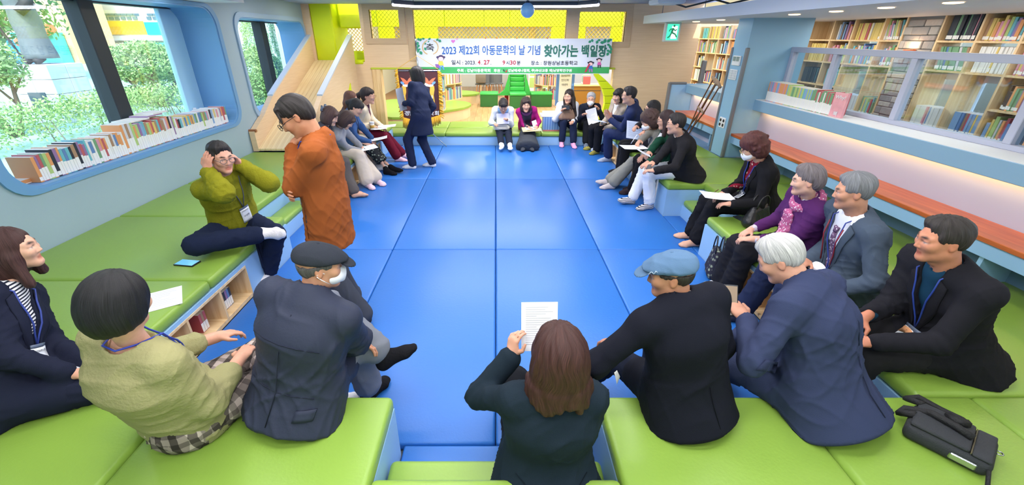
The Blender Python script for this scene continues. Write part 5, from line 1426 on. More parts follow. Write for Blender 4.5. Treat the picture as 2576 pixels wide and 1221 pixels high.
        e0 = g(0, -.10, .04); S.cap(e0, e0 + np.array((-.02, 0, -.05)) - A[:, 1] * .05, .03 * sc, .034 * sc, .02); S.cap(e0 + np.array((-.02, 0, -.05)) - A[:, 1] * .05, e0 + np.array((0, 0, -.22)) - A[:, 1] * .06, .034 * sc, .014 * sc, .02)
    if hat: S.half(g(0, 0, .030), A @ np.array((0, -.1, 1)), .006)
    V, Q = S.mesh(vox, smooth=1)
    L = (V - C) @ A / sc
    az = np.arctan2(L[:, 0], -(L[:, 1] - .01)); rr = np.random.default_rng(seed)
    wv = 0
    for k in range(4):
        wv = wv + np.sin(az * (9 + 8 * k) + rr.random() * 6 + 1.8 * np.sin(L[:, 2] * (14 + 9 * k) + rr.random() * 6)) / (1 + .4 * k)
    V = V + vnormals(V, Q) * (amp * .55 * sc * wv)[:, None]
    wave = .25 * np.sin(L[:, 2] * 40 + az * 2) * (3 if style in ('wavy', 'curly') else 1)
    cols = np.stack([az * 52 + wave * 5, L[:, 2] * 11 + (30 * L[:, 1] if style in ('curly',) else 0), L[:, 1] * 10 + (60 * L[:, 0] if style == 'curly' else 0)], 1)
    return add('hair', V, Q, hairmat(col), par, True, cols=cols)
def solve_head(P, hp, L, pref):
    r = ray(*hp); o = CAMP - P; a = r @ r; b = 2 * (o @ r); c = o @ o - L * L; D = b * b - 4 * a * c
    if D < 0: return CAMP + r * (-b / (2 * a))
    cs = [CAMP + r * ((-b + s * math.sqrt(D)) / (2 * a)) for s in (-1, 1)]
    return max(cs, key=lambda q: (q - P) @ pref)
NP = [0]
def person(label, hip, head, yaw, hyaw=None, hpitch=0, hroll=0, s=1.0, male=True, girth=1.0, seat=.4, near=True, pref=None, slouch=.02,
           skin=SKIN, top=None, shirt=None, bottom=None, feet=None, hair=None, mask=False, glasses=None, cap=None, badge=None, lanyard=None,
           lh=None, rh=None, lcurl=.5, rcurl=.5, ln=None, rn=None, ld=None, rd=None, lpole=None, rpole=None,
           la=None, ra=None, lyaw=None, lk=None, rk=None, lfd=None, rfd=None, tie=None, scarf=None, mouth=0, age=0, extra=None, armlen=1.0, hf=.03, reach=.665, hsc=1.0):
    NP[0] += 1; seed = NP[0]
    P = np.array(hip, float); F0 = fdir(yaw); Z = np.array((0, 0, 1.))
    pref = Z + .25 * F0 if pref is None else np.array(pref, float)
    C = solve_head(P, head, reach * s, pref)
    T = unit(C - F0 * hf - P); Lt = unit(np.cross(T, F0)); F = unit(np.cross(Lt, T))
    hyaw = yaw if hyaw is None else hyaw
    A = rotm(hyaw, hpitch, hroll)
    lyaw = yaw if lyaw is None else lyaw; LF = fdir(lyaw); LL = np.cross(Z, LF)
    fl = 0.0
    root = thing('person', label, 'person', (P[0], P[1], (seat if seat is not None else 0)))
    hs = .91 * s * hsc * (1.0 if male else .98)
    g = lambda x, y, z: C + A @ (np.array((x, y, z)) * hs)
    sw = (.178 if male else .158) * s
    NBp = P + T * .495 * s - F * .012 * s
    nape = g(0, -.03, -.075)
    p1 = P + T * .16 * s - F * slouch * .6; p2 = P + T * .34 * s - F * slouch * .9
    sho = {k: P + T * .460 * s + Lt * k * sw - F * slouch * .4 for k in (1, -1)}
    UA, FA, TL, SL = .285 * s * armlen, .245 * s * armlen, .42 * s, .41 * s
    hj = {k: P + LL * k * .085 * s for k in (1, -1)}
    ank = {}; knee = {}
    for k, a in ((1, la), (-1, ra)):
        if a is None:
            a = P + LF * .42 * s + LL * k * .10; a[2] = .075
        kp = {1: lk, -1: rk}[k]
        pole = (Z * .9 + LF * .7) if kp is None else np.array(kp, float)
        knee[k], ank[k] = ik(hj[k], a, TL, SL, pole)
    wri = {}; elb = {}
    for k, h, pl_ in ((1, lh, lpole), (-1, rh, rpole)):
        if h is None: h = knee[k] * .55 + hj[k] * .45 + Z * .11 - LL * k * .03
        if callable(h): h = h(lambda u, f, w: P + Lt * u * s + F * f * s + T * w * s, g)
        pole = (-F * .45 - T * .9 + Lt * k * .38) if pl_ is None else (Lt * pl_[0] + F * pl_[1] + T * pl_[2])
        elb[k], wri[k] = ik(sho[k], h, UA, FA, pole)
    vox = .009 if near else .013
    gx = girth; fem = not male
    def torso(S, o, lowest=True):
        w = gx * s
        S.ecap(P - T * .02, P + T * .09 * s, Lt, (.156 * w + o, .108 * w + o), (.142 * w + o, .100 * w + o), .04)
        S.ecap(P + T * .09 * s, p1, Lt, (.142 * w + o, .100 * w + o), (.128 * w + o, .094 * w + o), .04)
        S.ecap(p1, p2, Lt, (.128 * w + o, .094 * w + o), (.147 * w + o, .102 * w + o), .05)
        S.ecap(p2, P + T * .452 * s - F * slouch * .5, Lt, (.147 * w + o, .100 * w + o), (.122 * s + o, .074 * s + o), .05)
        for k in (1, -1): S.cap(P + T * .470 * s - F * slouch * .4, sho[k] - T * .004, .054 * s + o, .048 * s + o, .04)
        if fem: 
            for k in (1, -1): S.ell(p2 - T * .03 * s + F * .07 * w + Lt * k * .065 * s, np.array((.06, .055, .065)) * s + o * .6, None, .04)
    def arms(S, o, fr=1.0, oc=None):
        oc = o if oc is None else oc
        for k in (1, -1):
            S.cap(sho[k] - T * .006 - Lt * k * .006, elb[k], .043 * s + min(o, .018), .037 * s + o, .045); e = elb[k] + (wri[k] - elb[k]) * fr
            S.cap(elb[k], e, .037 * s + o, .026 * s + oc, .025)
    def legs(S, o, wide=0, upto=1.0, k_=.05):
        w = .5 + .5 * gx
        for k in (1, -1):
            S.cap(hj[k], knee[k], .082 * s * w + o, .056 * s + o + wide * .2, k_)
            e = knee[k] + (ank[k] - knee[k]) * upto
            S.cap(knee[k], e, .056 * s + o + wide * .2, .040 * s + o + wide, .03)
            if seat is not None: S.ell(hj[k] - LF * .04 * s - Z * .015, np.array((.085, .085, .075)) * s * w + o, None, .05)
        S.ecap(P - T * .02, P + T * .10 * s, Lt, (.155 * s * gx + o, .108 * s * gx + o), (.145 * s * gx + o, .10 * s * gx + o), .05)
    # ------------------------------------------------ body: one mesh (fine head and hands, coarser where clothes cover it)
    parts = []
    det = not (cap and False)
    hS, gg, rr_ = head_sdf(C, A, hs, skin, male, mouth, age=age, brow=(60, 52, 48) if age else (40, 32, 28))
    hS.cap(P + T * .45 * s, nape, (.056 if male else .046) * s, (.052 if male else .044) * s, .03)
    if male: hS.ell(g(0, .012, -.125), np.array((.012, .012, .016)), None, .02)
    v, q = hS.mesh(.0041 if near else .0075); parts.append((v, q, hS.colors(v, skin)))
    for k, cu, nn, dd in ((1, lcurl, ln, ld), (-1, rcurl, rn, rd)):
        H_ = SDF(); fd = unit(wri[k] - elb[k]); d_ = fd if dd is None else unit(Lt * dd[0] + F * dd[1] + T * dd[2])
        n_ = -Z - .3 * F if nn is None else (Lt * nn[0] + F * nn[1] + T * nn[2])
        H_.cap(elb[k] + (wri[k] - elb[k]) * .55, wri[k], .033 * s, .026 * s, .01)
        hand(H_, wri[k], d_, n_, k, s * (1.0 if male else .92), cu, None)
        v, q = H_.mesh(.0052 if near else .0076); parts.append((v, q, np.tile(np.array(lin(tuple(int(c * f) for c, f in zip(skin, (.98, .94, .93))))), (len(v), 1))))
    B = SDF(); torso(B, -.012); arms(B, -.010, .8); legs(B, -.012, 0, .97)
    bare = feet is None or feet.get('bare')
    def foot(S, o, k, fd):
        sh = unit(knee[k] - ank[k]); fd = unit(fd); up = unit(sh - fd * (sh @ fd) * .9)
        hl = ank[k] - up * .042 * s - fd * .022 * s; bl_ = ank[k] + fd * .115 * s - up * .052 * s; to = ank[k] + fd * .165 * s - up * .055 * s
        side = np.cross(fd, up)
        S.cap(ank[k] + sh * .03, ank[k] - up * .02, .036 * s + o, .034 * s + o, .02); S.cap(ank[k] - up * .01, hl, .033 * s + o, .030 * s + o, .02)
        S.ecap(hl, bl_, side, (.031 * s + o, .028 * s + o), (.042 * s + o, .024 * s + o), .03); S.ecap(bl_, to, side, (.042 * s + o, .024 * s + o), (.033 * s + o, .017 * s + o), .02)
        S.cap(ank[k], bl_ + up * .01, .032 * s + o, .018 * s + o, .03)
    ftd = {1: LF + LL * .18 if lfd is None else np.array(lfd, float), -1: LF - LL * .18 if rfd is None else np.array(rfd, float)}
    if bare:
        for k in (1, -1): foot(B, 0, k, ftd[k])
    v, q = B.mesh(.014 if bare else .03); parts.append((v, q, np.tile(np.array(lin(skin)), (len(v), 1))))
    nv = 0; VV = []; QQ = []; CC = []
    for v, q, c in parts: VV.append(v); QQ.append(q + nv); CC.append(c); nv += len(v)
    add('body', np.concatenate(VV), np.concatenate(QQ), colattr(), root, True, cols=np.concatenate(CC))
    # ------------------------------------------------ bottom
    if bottom:
        S = SDF(); wd = bottom.get('wide', 0)
        if bottom.get('skirt'):
            km = (knee[1] + knee[-1]) / 2; am = (ank[1] + ank[-1]) / 2
            S.ecap(P - T * .02, P + T * .12 * s, Lt, (.172 * s * gx, .125 * s * gx), (.145 * s * gx, .11 * s * gx), .05)
            S.ecap(P, km + LF * .02, LL, (.18 * s, .10 * s), (.15 * s, .08 * s), .06)
            e = km + (am - km) * bottom['skirt']
            S.ecap(km, e, LL, (.15 * s, .08 * s), (.16 * s + wd, .09 * s + wd), .05, end=.2)
        else: legs(S, .014, wd, bottom.get('len', .93))
        if seat is not None: S.half((P[0], P[1], seat + .002), (0, 0, -1), .01, lo=P - (.32, .32, .4), hi=P + (.32, .32, .1)) if bottom.get('seatcut', False) else None
        if bottom.get('skirt'): S.half((0, 0, .012), (0, 0, -1), .01)
        v, q = S.mesh(vox * 1.4); v = v + vnormals(v, q) * folds(v, seed * 7 + 1, 100, amp=.006)[:, None]
        if seat is not None: v[:, 2] = np.where(np.linalg.norm(v[:, :2] - P[:2], axis=1) < .3, np.maximum(v[:, 2], seat + .001), v[:, 2])
        v[:, 2] = np.maximum(v[:, 2], .006)
        add('skirt' if bottom.get('skirt') else 'trousers', v, q, cloth(bottom['c'], bottom.get('kind', 'plain')), root, True)
    if feet and not feet.get('bare'):
        for k in (1, -1):
            S = SDF(); foot(S, .004, k, ftd[k]); S.cap(ank[k], ank[k] + unit(knee[k] - ank[k]) * feet.get('h', .07), .037 * s, .04 * s, .02)
            v, q = S.mesh(.009 if near else .0115); v[:, 2] = np.maximum(v[:, 2], .002)
            add(feet.get('name', 'sock'), v, q, cloth(feet['c'], feet.get('kind', 'knit')), root, True)
    def jbody(S):
        o = top.get('o', .02) * .72; hem = top.get('hem', 'hip'); w = gx * s
        if hem == 'coat':       # standing, flaring to mid thigh
            S.ecap(P + T * .1 * s, P - Z * top.get('drop', .3), Lt, (.15 * s * gx + o, .11 * s * gx + o), (.205 * s + o, .15 * s + o), .05, end=.1)
            S.half(P - Z * top.get('drop', .3), (0, 0, -1), .01)
        elif hem == 'hip':
            bx = top.get('boxy', .6)
            S.ecap(P + T * .02, p2, Lt, ((.142 + .016 * bx) * w + o, (.098 + .012 * bx) * w + o), ((.143 + .008 * bx) * w + o, (.10 + .004 * bx) * w + o), .04)
            if seat is not None:
                for k in (1, -1): S.cap(hj[k], hj[k] + (knee[k] - hj[k]) * top.get('over', .35), .084 * s * (.5 + .5 * gx) + o, .070 * s + o, .05)
                w_ = top.get('pool', .0)
                e = np.array((P[0], P[1], seat + .004)) - LF * (.05 + w_ * .8)
                S.ecap(P + T * .14 * s - F * .01, e, LL, (.146 * w + o, .104 * w + o), (.185 * w + w_ * .7 + o, .145 * s + w_ * .6 + o), .05, end=.12)
            else:
                S.ecap(P + T * .12 * s, P - T * (top.get('drop', .09) + .02) * s, Lt, (.150 * w + o, .108 * w + o), (.182 * w + o, .136 * w + o), .04)
                S.half(P - T * top.get('drop', .09) * s, -T, .008)
        elif hem == 'waist':
            S.ecap(P + T * .13 * s, P + T * .0 * s, Lt, (.142 * w + o, .104 * w + o), (.160 * w + o, .120 * w + o), .04)
            S.ecap(P + T * .13 * s, p2, Lt, (.142 * w + o, .102 * w + o), (.146 * w + o, .102 * w + o), .04)
            S.half(P - T * top.get('drop', .05) * s, -T, .012)
    # ------------------------------------------------ tops
    tops = None; shS = None
    if shirt:
        S = SDF(); torso(S, .006); arms(S, .005, .97)
        S.cap(P + T * .44 * s, P + T * .515 * s + F * .004, .068 * s, .058 * s, .03); S.cap(P + T * .49 * s, nape + T * .05, .052 * s, .05 * s, .004, op='c')
        v, q = S.mesh(vox * 1.6); add('shirt', v, q, cloth(shirt['c'], shirt.get('kind', 'plain')), root, True); tops = S; shS = S
    if top:
        o = top.get('o', .02) * .72; S = SDF(); torso(S, o); arms(S, o * .85 + top.get('loose', 0), top.get('sleeve', .93), o * .85 + top.get('cuff', .004))
        hem = top.get('hem', 'hip'); jbody(S)
        if top.get('collar', True) and not top.get('hood'):
            S.cap(P + T * .43 * s - F * .01, P + T * top.get('colh', .505) * s - F * .012, .082 * s, .068 * s, .03)
        S.cap(P + T * .475 * s, nape + T * .06, .056 * s if not top.get('wideneck') else .075 * s, .060 * s if not top.get('wideneck') else .085 * s, .005, op='c')
        vn = top.get('v')
        if vn is not None:
            w0, hw = vn; sl = hw / (.50 * s - w0)
            def vf(x, y, z, P=P, w0=w0, sl=sl, Lt=Lt, T=T, F=F):
                x, y, z = x - P[0], y - P[1], z - P[2]
                u = np.abs(x * Lt[0] + y * Lt[1] + z * Lt[2]); w = x * T[0] + y * T[1] + z * T[2]; f_ = x * F[0] + y * F[1] + z * F[2]
                return np.maximum(u - sl * (w - w0), -(f_ + .0)) * .8
            S._add(vf, P - .6, P + .75, .004, 'c', None)
        v, q = S.mesh(vox)
        nrm = vnormals(v, q)
        amp = top.get('fold', .0055) * .85
        if top.get('ribs'): v = v + nrm * (.0012 * np.sin(((v - P) @ T) * top['ribs']))[:, None]
        v = v + nrm * folds(v, seed * 13 + 5, top.get('ff', 20) * 5, axis=top.get('fax', None), amp=amp)[:, None]
        # creases bunching round the bent elbows
        for k in (1, -1):
            dd = np.linalg.norm(v - elb[k], axis=1); w_ = np.exp(-(dd / .085) ** 2); ax_ = unit(wri[k] - sho[k])
            v = v + nrm * (w_ * .0028 * np.sin(((v - elb[k]) @ ax_) * 150 + 2 * np.sin((v @ Lt) * 30)))[:, None]
        if seat is not None: v[:, 2] = np.maximum(v[:, 2], np.where(v[:, 2] > seat - .12, seat + .003, -9) if hem != 'coat' else -9)
        add(top.get('name', 'jacket'), v, q, cloth(top['c'], top.get('kind', 'plain')), root, True); tops = S
        ctx_top = S
    # ------------------------------------------------ helpers for things lying on the chest or back
    tS = SDF(); torso(tS, (top.get('o', .02) * .72 if top else .006)); to_ = tS
    if top: jbody(tS)
    def proj(pts, back=False, off=.006, S=None):
        S = to_ if S is None else S; d = -F if not back else F
        o_ = np.array([P + Lt * u + T * w - d * .45 for u, w in pts]); t = np.zeros(len(o_)); done = np.zeros(len(o_), bool)
        for _ in range(70):
            dv = S.eval(o_ + d * t[:, None]); done |= dv < off; t = np.where(done, t, t + np.maximum(dv - off, .002) * .8)
        t = np.minimum(t, .47)
        return o_ + d * t[:, None]
    def patch(name, c4, m, nu=6, nw=8, back=False, off=.006, th=.004, S=None):
        c4 = np.array(c4, float); pts = []
        for j in range(nw + 1):
            for i in range(nu + 1):
                a = c4[0] + (c4[1] - c4[0]) * i / nu; b = c4[3] + (c4[2] - c4[3]) * i / nu; pts.append(a + (b - a) * j / nw)
        p = proj(pts, back, off, S); d = F if not back else -F; n = len(p); p2_ = p - d * th
        f = []
        for j in range(nw):
            for i in range(nu):
                a = j * (nu + 1) + i; f.append((a, a + 1, a + nu + 2, a + nu + 1)); f.append((n + a + nu + 1, n + a + nu + 2, n + a + 1, n + a))
        rim_ = [i for i in range(nu)] + [j * (nu + 1) + nu for j in range(nw)] + [nw * (nu + 1) + i for i in range(nu, 0, -1)] + [j * (nu + 1) for j in range(nw, 0, -1)]
        for i in range(len(rim_)): a, b = rim_[i], rim_[(i + 1) % len(rim_)]; f.append((a, n + a, n + b, b))
        return add(name, np.concatenate([p, p2_]), f, m, root, True)
    if top and top.get('lapel') and vn is not None:
        w0, hw = vn; ml = cloth(top['c'], top.get('kind', 'plain'))
        for k in (1, -1):
            patch('lapel', [(k * .006, w0), (k * (hw + .006), .49 * s), (k * (hw + .045), .455 * s), (k * .085, w0 + (.49 * s - w0) * .52)], ml, 5, 6, off=.007, th=.006)
            patch('lapel', [(k * .0, w0 - .01), (k * .005, w0), (k * .085, w0 + (.49 * s - w0) * .54), (k * .07, w0 + (.49 * s - w0) * .40)], ml, 4, 6, off=.006, th=.005)
    for sm in (extra or []):
        if sm[0] == 'seam': tube_obj('seam', root, [list(proj(sm[1], sm[2], .0035))], .0022, cloth(tuple(int(c * .8) for c in top['c'])), 5)
        if sm[0] == 'flap': patch('pocket_flap', sm[1], cloth(top['c'], top.get('kind', 'plain')), 4, 3, sm[2], .009, .008)
        if sm[0] == 'patch': patch(sm[3], sm[1], sm[4], 4, 4, sm[2], .010, .006)
    cl_ = top.get('shirtcollar') if top else None
    if top and top.get('hem', 'hip') == 'hip' and top.get('collar', True) and not cl_: cl_ = (95, 265, top['c'])
    if cl_:
        S = SDF(); n_ = 12; ro = lambda t, h: P + T * (.492 + h - .022 * math.cos(t)) * s + (F * (math.cos(t) * .070 + .004) + Lt * math.sin(t) * .074) * s
        for k in range(n_):
            a, b = [math.radians(cl_[0] + (cl_[1] - cl_[0]) * (k + e) / n_) for e in (0, 1)]
            for h in (.006, -.014): S.cap(ro(a, h) , ro(b, h), .0095 - h * .15, .0095 - h * .15, .012)
        v, q = S.mesh(.008 if near else .011); add('collar', v, q, cloth(cl_[2], top.get('kind', 'plain') if cl_[2] == top['c'] else 'plain'), root, True)
    if tie:
        mt = cloth(tie['c'], tie.get('kind', 'pattern')); w0 = tie.get('w0', .1)
        patch('necktie', [(-.022, .435 * s), (.022, .435 * s), (.014, .40 * s), (-.014, .40 * s)], mt, 3, 3, off=.014, th=.01, S=shS)
        patch('necktie', [(-.016, .40 * s), (.016, .40 * s), (.038, w0), (-.038, w0)], mt, 3, 10, off=.010, th=.006, S=shS)
    if scarf:
        S = SDF(); rr2 = np.random.default_rng(seed)
        for k in range(14):
            a = 2 * math.pi * k / 14; b = 2 * math.pi * (k + 1) / 14; ro = lambda t: P + T * (.485 - .035 * math.cos(t)) * s + (F * math.cos(t) * .078 + Lt * math.sin(t) * .085) * s
            S.cap(ro(a), ro(b), .026 + rr2.random() * .008, .026 + rr2.random() * .008, .02)
        if scarf.get('tail', 1):
            e = proj([(.03, .40 * s), (.045, .28 * s), (.03, .12 * s), (.05, .02)], off=.012)
            for i in range(3): S.ecap(e[i], e[i + 1], Lt, (.036, .016), (.044, .014), .02)
            e = proj([(-.02, .40 * s), (-.01, .26 * s), (.0, .14 * s)], off=.012)
            for i in range(2): S.ecap(e[i], e[i + 1], Lt, (.03, .016), (.036, .012), .02)
        v, q = S.mesh(vox); v = v + vnormals(v, q) * folds(v, seed + 3, 160, amp=.006)[:, None]
        add('scarf', v, q, cloth(scarf['c'], scarf.get('kind', 'pattern')), root, True)
    if lanyard or badge:
        bw, bu = (badge or {}).get('at', (0, .2))
        bw, bu = bu, bw     # at = (u, w)
        lc = mat('lanyard_%d_%d_%d' % (lanyard or (40, 60, 150)), lanyard or (40, 60, 150), .6)
        for k in (1, -1):
            pts = [(bu + (k * .062 - bu) * t, bw + .035 + (.49 * s - bw - .035) * t) for t in (0, .2, .4, .6, .8, 1)]
            tube_obj('lanyard', root, [list(proj(pts, off=.008)) + [P + T * .52 * s + Lt * k * .062 * s - F * .02]], .0038, lc)
        tube_obj('lanyard', root, [[P + T * .52 * s + Lt * .062 * s - F * .02, P + T * .53 * s + Lt * .03 * s - F * .075 * s, P + T * .53 * s - Lt * .03 * s - F * .075 * s, P + T * .52 * s - Lt * .062 * s - F * .02]], .0038, lc)
    if badge:
        w2, h2 = .043, .062; u, w = bu, bw
        bd_ = patch('name_badge', [(u - w2, w + .03), (u + w2, w + .03), (u + w2, w - .095), (u - w2, w - .095)], mat('badge_white', (232, 236, 242), .35), 4, 5, off=.014, th=.004)
        patch('badge_holder', [(u - w2, w + .045), (u + w2, w + .045), (u + w2, w + .028), (u - w2, w + .028)], mat('badge_holder', (96, 108, 130), .3), 4, 2, off=.014, th=.004)
        if badge.get('band'):
            patch('badge_band', [(u - w2, w + .028), (u + w2, w + .028), (u + w2, w + .005), (u - w2, w + .005)], mat('badge_orange', (240, 170, 120), .4), 4, 2, off=.0165, th=.004)
            patch('badge_band', [(u - w2, w - .08), (u + w2, w - .08), (u + w2, w - .095), (u - w2, w - .095)], mat('badge_coral', (232, 120, 100), .4), 4, 2, off=.0165, th=.004)
        for (txt, ww, hh, wo) in ((badge.get('head', '경남아동문학회'), .066, .011, .008), (badge.get('name', ''), .05, .017, -.04)):
            if not txt: continue
            tv, tf = text_verts(txt, 1, .01); lo_t, hi_t = tv.min(0), tv.max(0)
            pts = [(u - (ww * ((p[0] - lo_t[0]) / (hi_t[0] - lo_t[0]) - .5)), w + wo + hh * (p[1] - lo_t[1]) / (hi_t[1] - lo_t[1])) for p in tv]
            add('badge_lettering', proj(pts, off=.0165), tf, Mk, root)
    # ------------------------------------------------ hair, hat, face wear
    if hair: make_hair(root, C, A, hs, hair[0], hair[1], seed, .0060 if near else .0088, hair[2] if len(hair) > 2 else None, bool(cap))
    rv = lambda *q: np.array(q) * hs
    if mask:
        S = SDF(); S.ell(g(0, .047, -.052), rv(.064, .066, .053), A, .01); S.cap(g(0, .106, -.028), g(0, .098, -.085), .010 * hs, .012 * hs, .02)
        S.half(g(0, .03, 0), A @ np.array((0, -1, 0)), .006); S.half(g(0, 0, -.108), A @ np.array((0, 0, -1)), .006)
        v, q = S.mesh(.0045 if near else .0065); add('face_mask', v, q, mat('mask_white', (238, 240, 246), .7), root, True)
        for k in (1, -1): tube_obj('ear_loop', root, [[g(k * .056, .04, -.03), g(k * .074, .0, -.005), g(k * .08, -.022, -.012)], [g(k * .054, .035, -.08), g(k * .074, .0, -.045), g(k * .08, -.022, -.02)]], .002, MATS['mask_white'], 5)
    if glasses:
        mg = mat('glasses_%d' % glasses[0], glasses, .35, metal=.3)
        for k in (1, -1):
            ring = [g(k * .034 + .0245 * math.cos(t), .101 - .012 * abs(.034 + k * .0245 * math.cos(t) * k) * 3 + .006, -.004 + .0195 * math.sin(t)) for t in [2 * math.pi * i / 14 for i in range(14)]]
            tube_obj('glasses_rim', root, [ring], .0019, mg, 5, closed=True)
            tube_obj('glasses_temple', root, [[ring[0] if k > 0 else ring[7], g(k * .076, .05, .006), g(k * .082, -.015, .004)]], .0019, mg, 5)
        tube_obj('glasses_bridge', root, [[g(-.011, .103, 0), g(0, .1065, .002), g(.011, .103, 0)]], .0019, mg, 5)
    if cap:
        S = SDF(); mc = cloth(cap['c'], cap.get('kind', 'plain')); M2 = A @ rotm(0, cap.get('tilt', 8))
        gc = lambda x, y, z: C + A @ (np.array((0, 0, .03)) * hs) + M2 @ (np.array((x, y, z)) * hs)
        S.ell(gc(0, -.018, .022), rv(.090, .106, .060), M2, .02); S.ell(gc(0, .055, .018), rv(.076, .078, .034), M2, .04); S.cap(gc(0, -.035, .0), gc(0, -.045, -.002), .078 * hs, .078 * hs, .03)
        S.half(gc(0, 0, .004), M2 @ np.array((0, .12, -1)), .01)
        v, q = S.mesh(.006); v = v + vnormals(v, q) * folds(v, seed, 110, amp=.003)[:, None]; ch = add('cap', v, q, mc, root, True)
        S = SDF(); S.ell(gc(0, .122, .002), rv(.064, .050, .0085), M2 @ rotm(0, 14), .01); v, q = S.mesh(.005); add('cap_brim', v, q, mc, ch, True)
        MB().sphere(gc(0, -.018, .082), .010 * hs, 10, 6).build('cap_button', mc, ch, True)
        if cap.get('logo'): tube_obj('cap_emblem', ch, [[gc(-.079 + .002 * math.sin(i * 2.2), .055 + i * .006, .035 + .007 * math.sin(i * 1.7)) + M2 @ np.array((-.012, 0, 0)) for i in range(8)]], .0018, mat('emblem_pale', (150, 170, 190), .6), 5)
    return dict(root=root, C=C, A=A, P=P, T=T, F=F, Lt=Lt, wri=wri, elb=elb, knee=knee, ank=ank, sho=sho, g=g, patch=patch, proj=proj, hs=hs, S=tops)
def sheet(name, label, cat, c, ux, uy, w, h, m, bend=.0, group=None, lines=0, th=.0015):
    """sheet of paper centred at c; ux right, uy up the page; optional lines of print"""
    c = np.array(c, float); ux = unit(ux); uy = unit(np.array(uy) - ux * np.dot(uy, ux)); n = np.cross(ux, uy); t = thing(name, label, cat, c, group)
    N_ = 8; v = []
    pt = lambda a, b, d=0: c + ux * (a - .5) * w + uy * (b - .5) * h + n * (bend * (4 * (b - .5) ** 2) + d)
    for d in (0, -th):
        for j in range(N_ + 1):
            for i in (0, 1): v.append(pt(i, j / N_, d))
    k = 2 * (N_ + 1); f = [(2 * j, 2 * j + 1, 2 * j + 3, 2 * j + 2) for j in range(N_)] + [(k + 2 * j + 2, k + 2 * j + 3, k + 2 * j + 1, k + 2 * j) for j in range(N_)]
    f += [(2 * j, 2 * j + 2, k + 2 * j + 2, k + 2 * j) for j in range(N_)] + [(2 * j + 1, k + 2 * j + 1, k + 2 * j + 3, 2 * j + 3) for j in range(N_)] + [(0, k, k + 1, 1), (k - 2, k - 1, 2 * k - 1, 2 * k - 2)]
    add('page', v, f, m, t)
    if lines:
        mb = MB()
        for s_, e_ in ((1, .0009), (-1, -th - .0009)):
            for q in range(lines):
                b = .9 - .8 * q / lines; a1 = .12 + (R.uniform(.5, .76) if q % 5 != 4 else .3)
                p = [pt(.12, b, e_), pt(a1, b, e_), pt(a1, b - .012, e_), pt(.12, b - .012, e_)]; mb.raw(p, [(0, 1, 2, 3)])
        mb.build('print_lines', mat('print_grey', (184, 186, 192), .8), t)
    return t
PAPER = mat('paper_sheet', (238, 240, 246), .75)
def fz(x, y, z=.07): return pz(x, y, z)
BLACK = (27, 27, 31)
# ---- standing
p27 = person('standing man in an orange-brown overshirt with glasses and hand at his mouth', (-1.14, 2.66, .87), (742, 292), 100, 108, 32, s=1.02, seat=None, slouch=-.01, girth=1.02, pref=(-.3, -.1, 1), hf=.12, reach=.64, hsc=1.1,
    skin=(206, 146, 112), top=dict(c=(150, 82, 40), o=.027, name='overshirt', drop=.2, fold=.0075, loose=.008, colh=.51, shirtcollar=(22, 338, (150, 82, 40))), shirt=dict(c=(40, 42, 48)), bottom=dict(c=(62, 66, 76), kind='denim', wide=.026, len=.99),
    feet=dict(c=(50, 50, 56)), hair=('thin', (26, 22, 21)), glasses=(36, 34, 36),
    la=(-1.0, 2.6, .075), ra=(-1.16, 2.86, .075), lyaw=85, lh=lambda B, g: g(.0, .135, -.13), ld=(-.5, -.35, .8), ln=(-.3, -.9, -.2), lcurl=.95, lpole=(.8, -.25, -1),
    rh=lambda B, g: B(.06, .17, .19), rd=(1, .1, 0), rn=(0, -1, 0), rpole=(-.8, .1, -.8), rcurl=.4, badge=dict(at=(-.03, .16), name='박'),
    extra=[('flap', [(.045, .375), (.125, .365), (.125, .315), (.085, .305), (.045, .32)][:4], False), ('seam', [(.0, .44), (.0, .34), (.0, .2), (.0, .05), (.0, -.1)], False), ('seam', [(.14, .2), (.14, .1), (.142, 0), (.145, -.12)], False)])
p21 = person('standing woman in a long navy coat turning towards the maroon flag', tuple(pY(1060, 308, 6.86)[:2]) + (.815,), (1047, 192), 58, 66, 5, s=.97, hsc=1.22, seat=None, male=False, near=False, slouch=0,
    top=dict(c=(34, 42, 68), o=.024, name='coat', hem='coat', drop=.28, fold=.004), bottom=dict(c=(36, 44, 72), kind='denim', wide=.016, len=.97), feet=dict(c=(222, 224, 230)), hair=('bob', (26, 24, 26)),
    la=fz(1038, 414), ra=fz(1088, 409), lh=lambda B, g: B(.10, .24, .24), rh=lambda B, g: B(-.2, .08, .02), lfd=(-.9, .1, 0), rfd=(-.9, .2, 0), lanyard=(70, 60, 170))
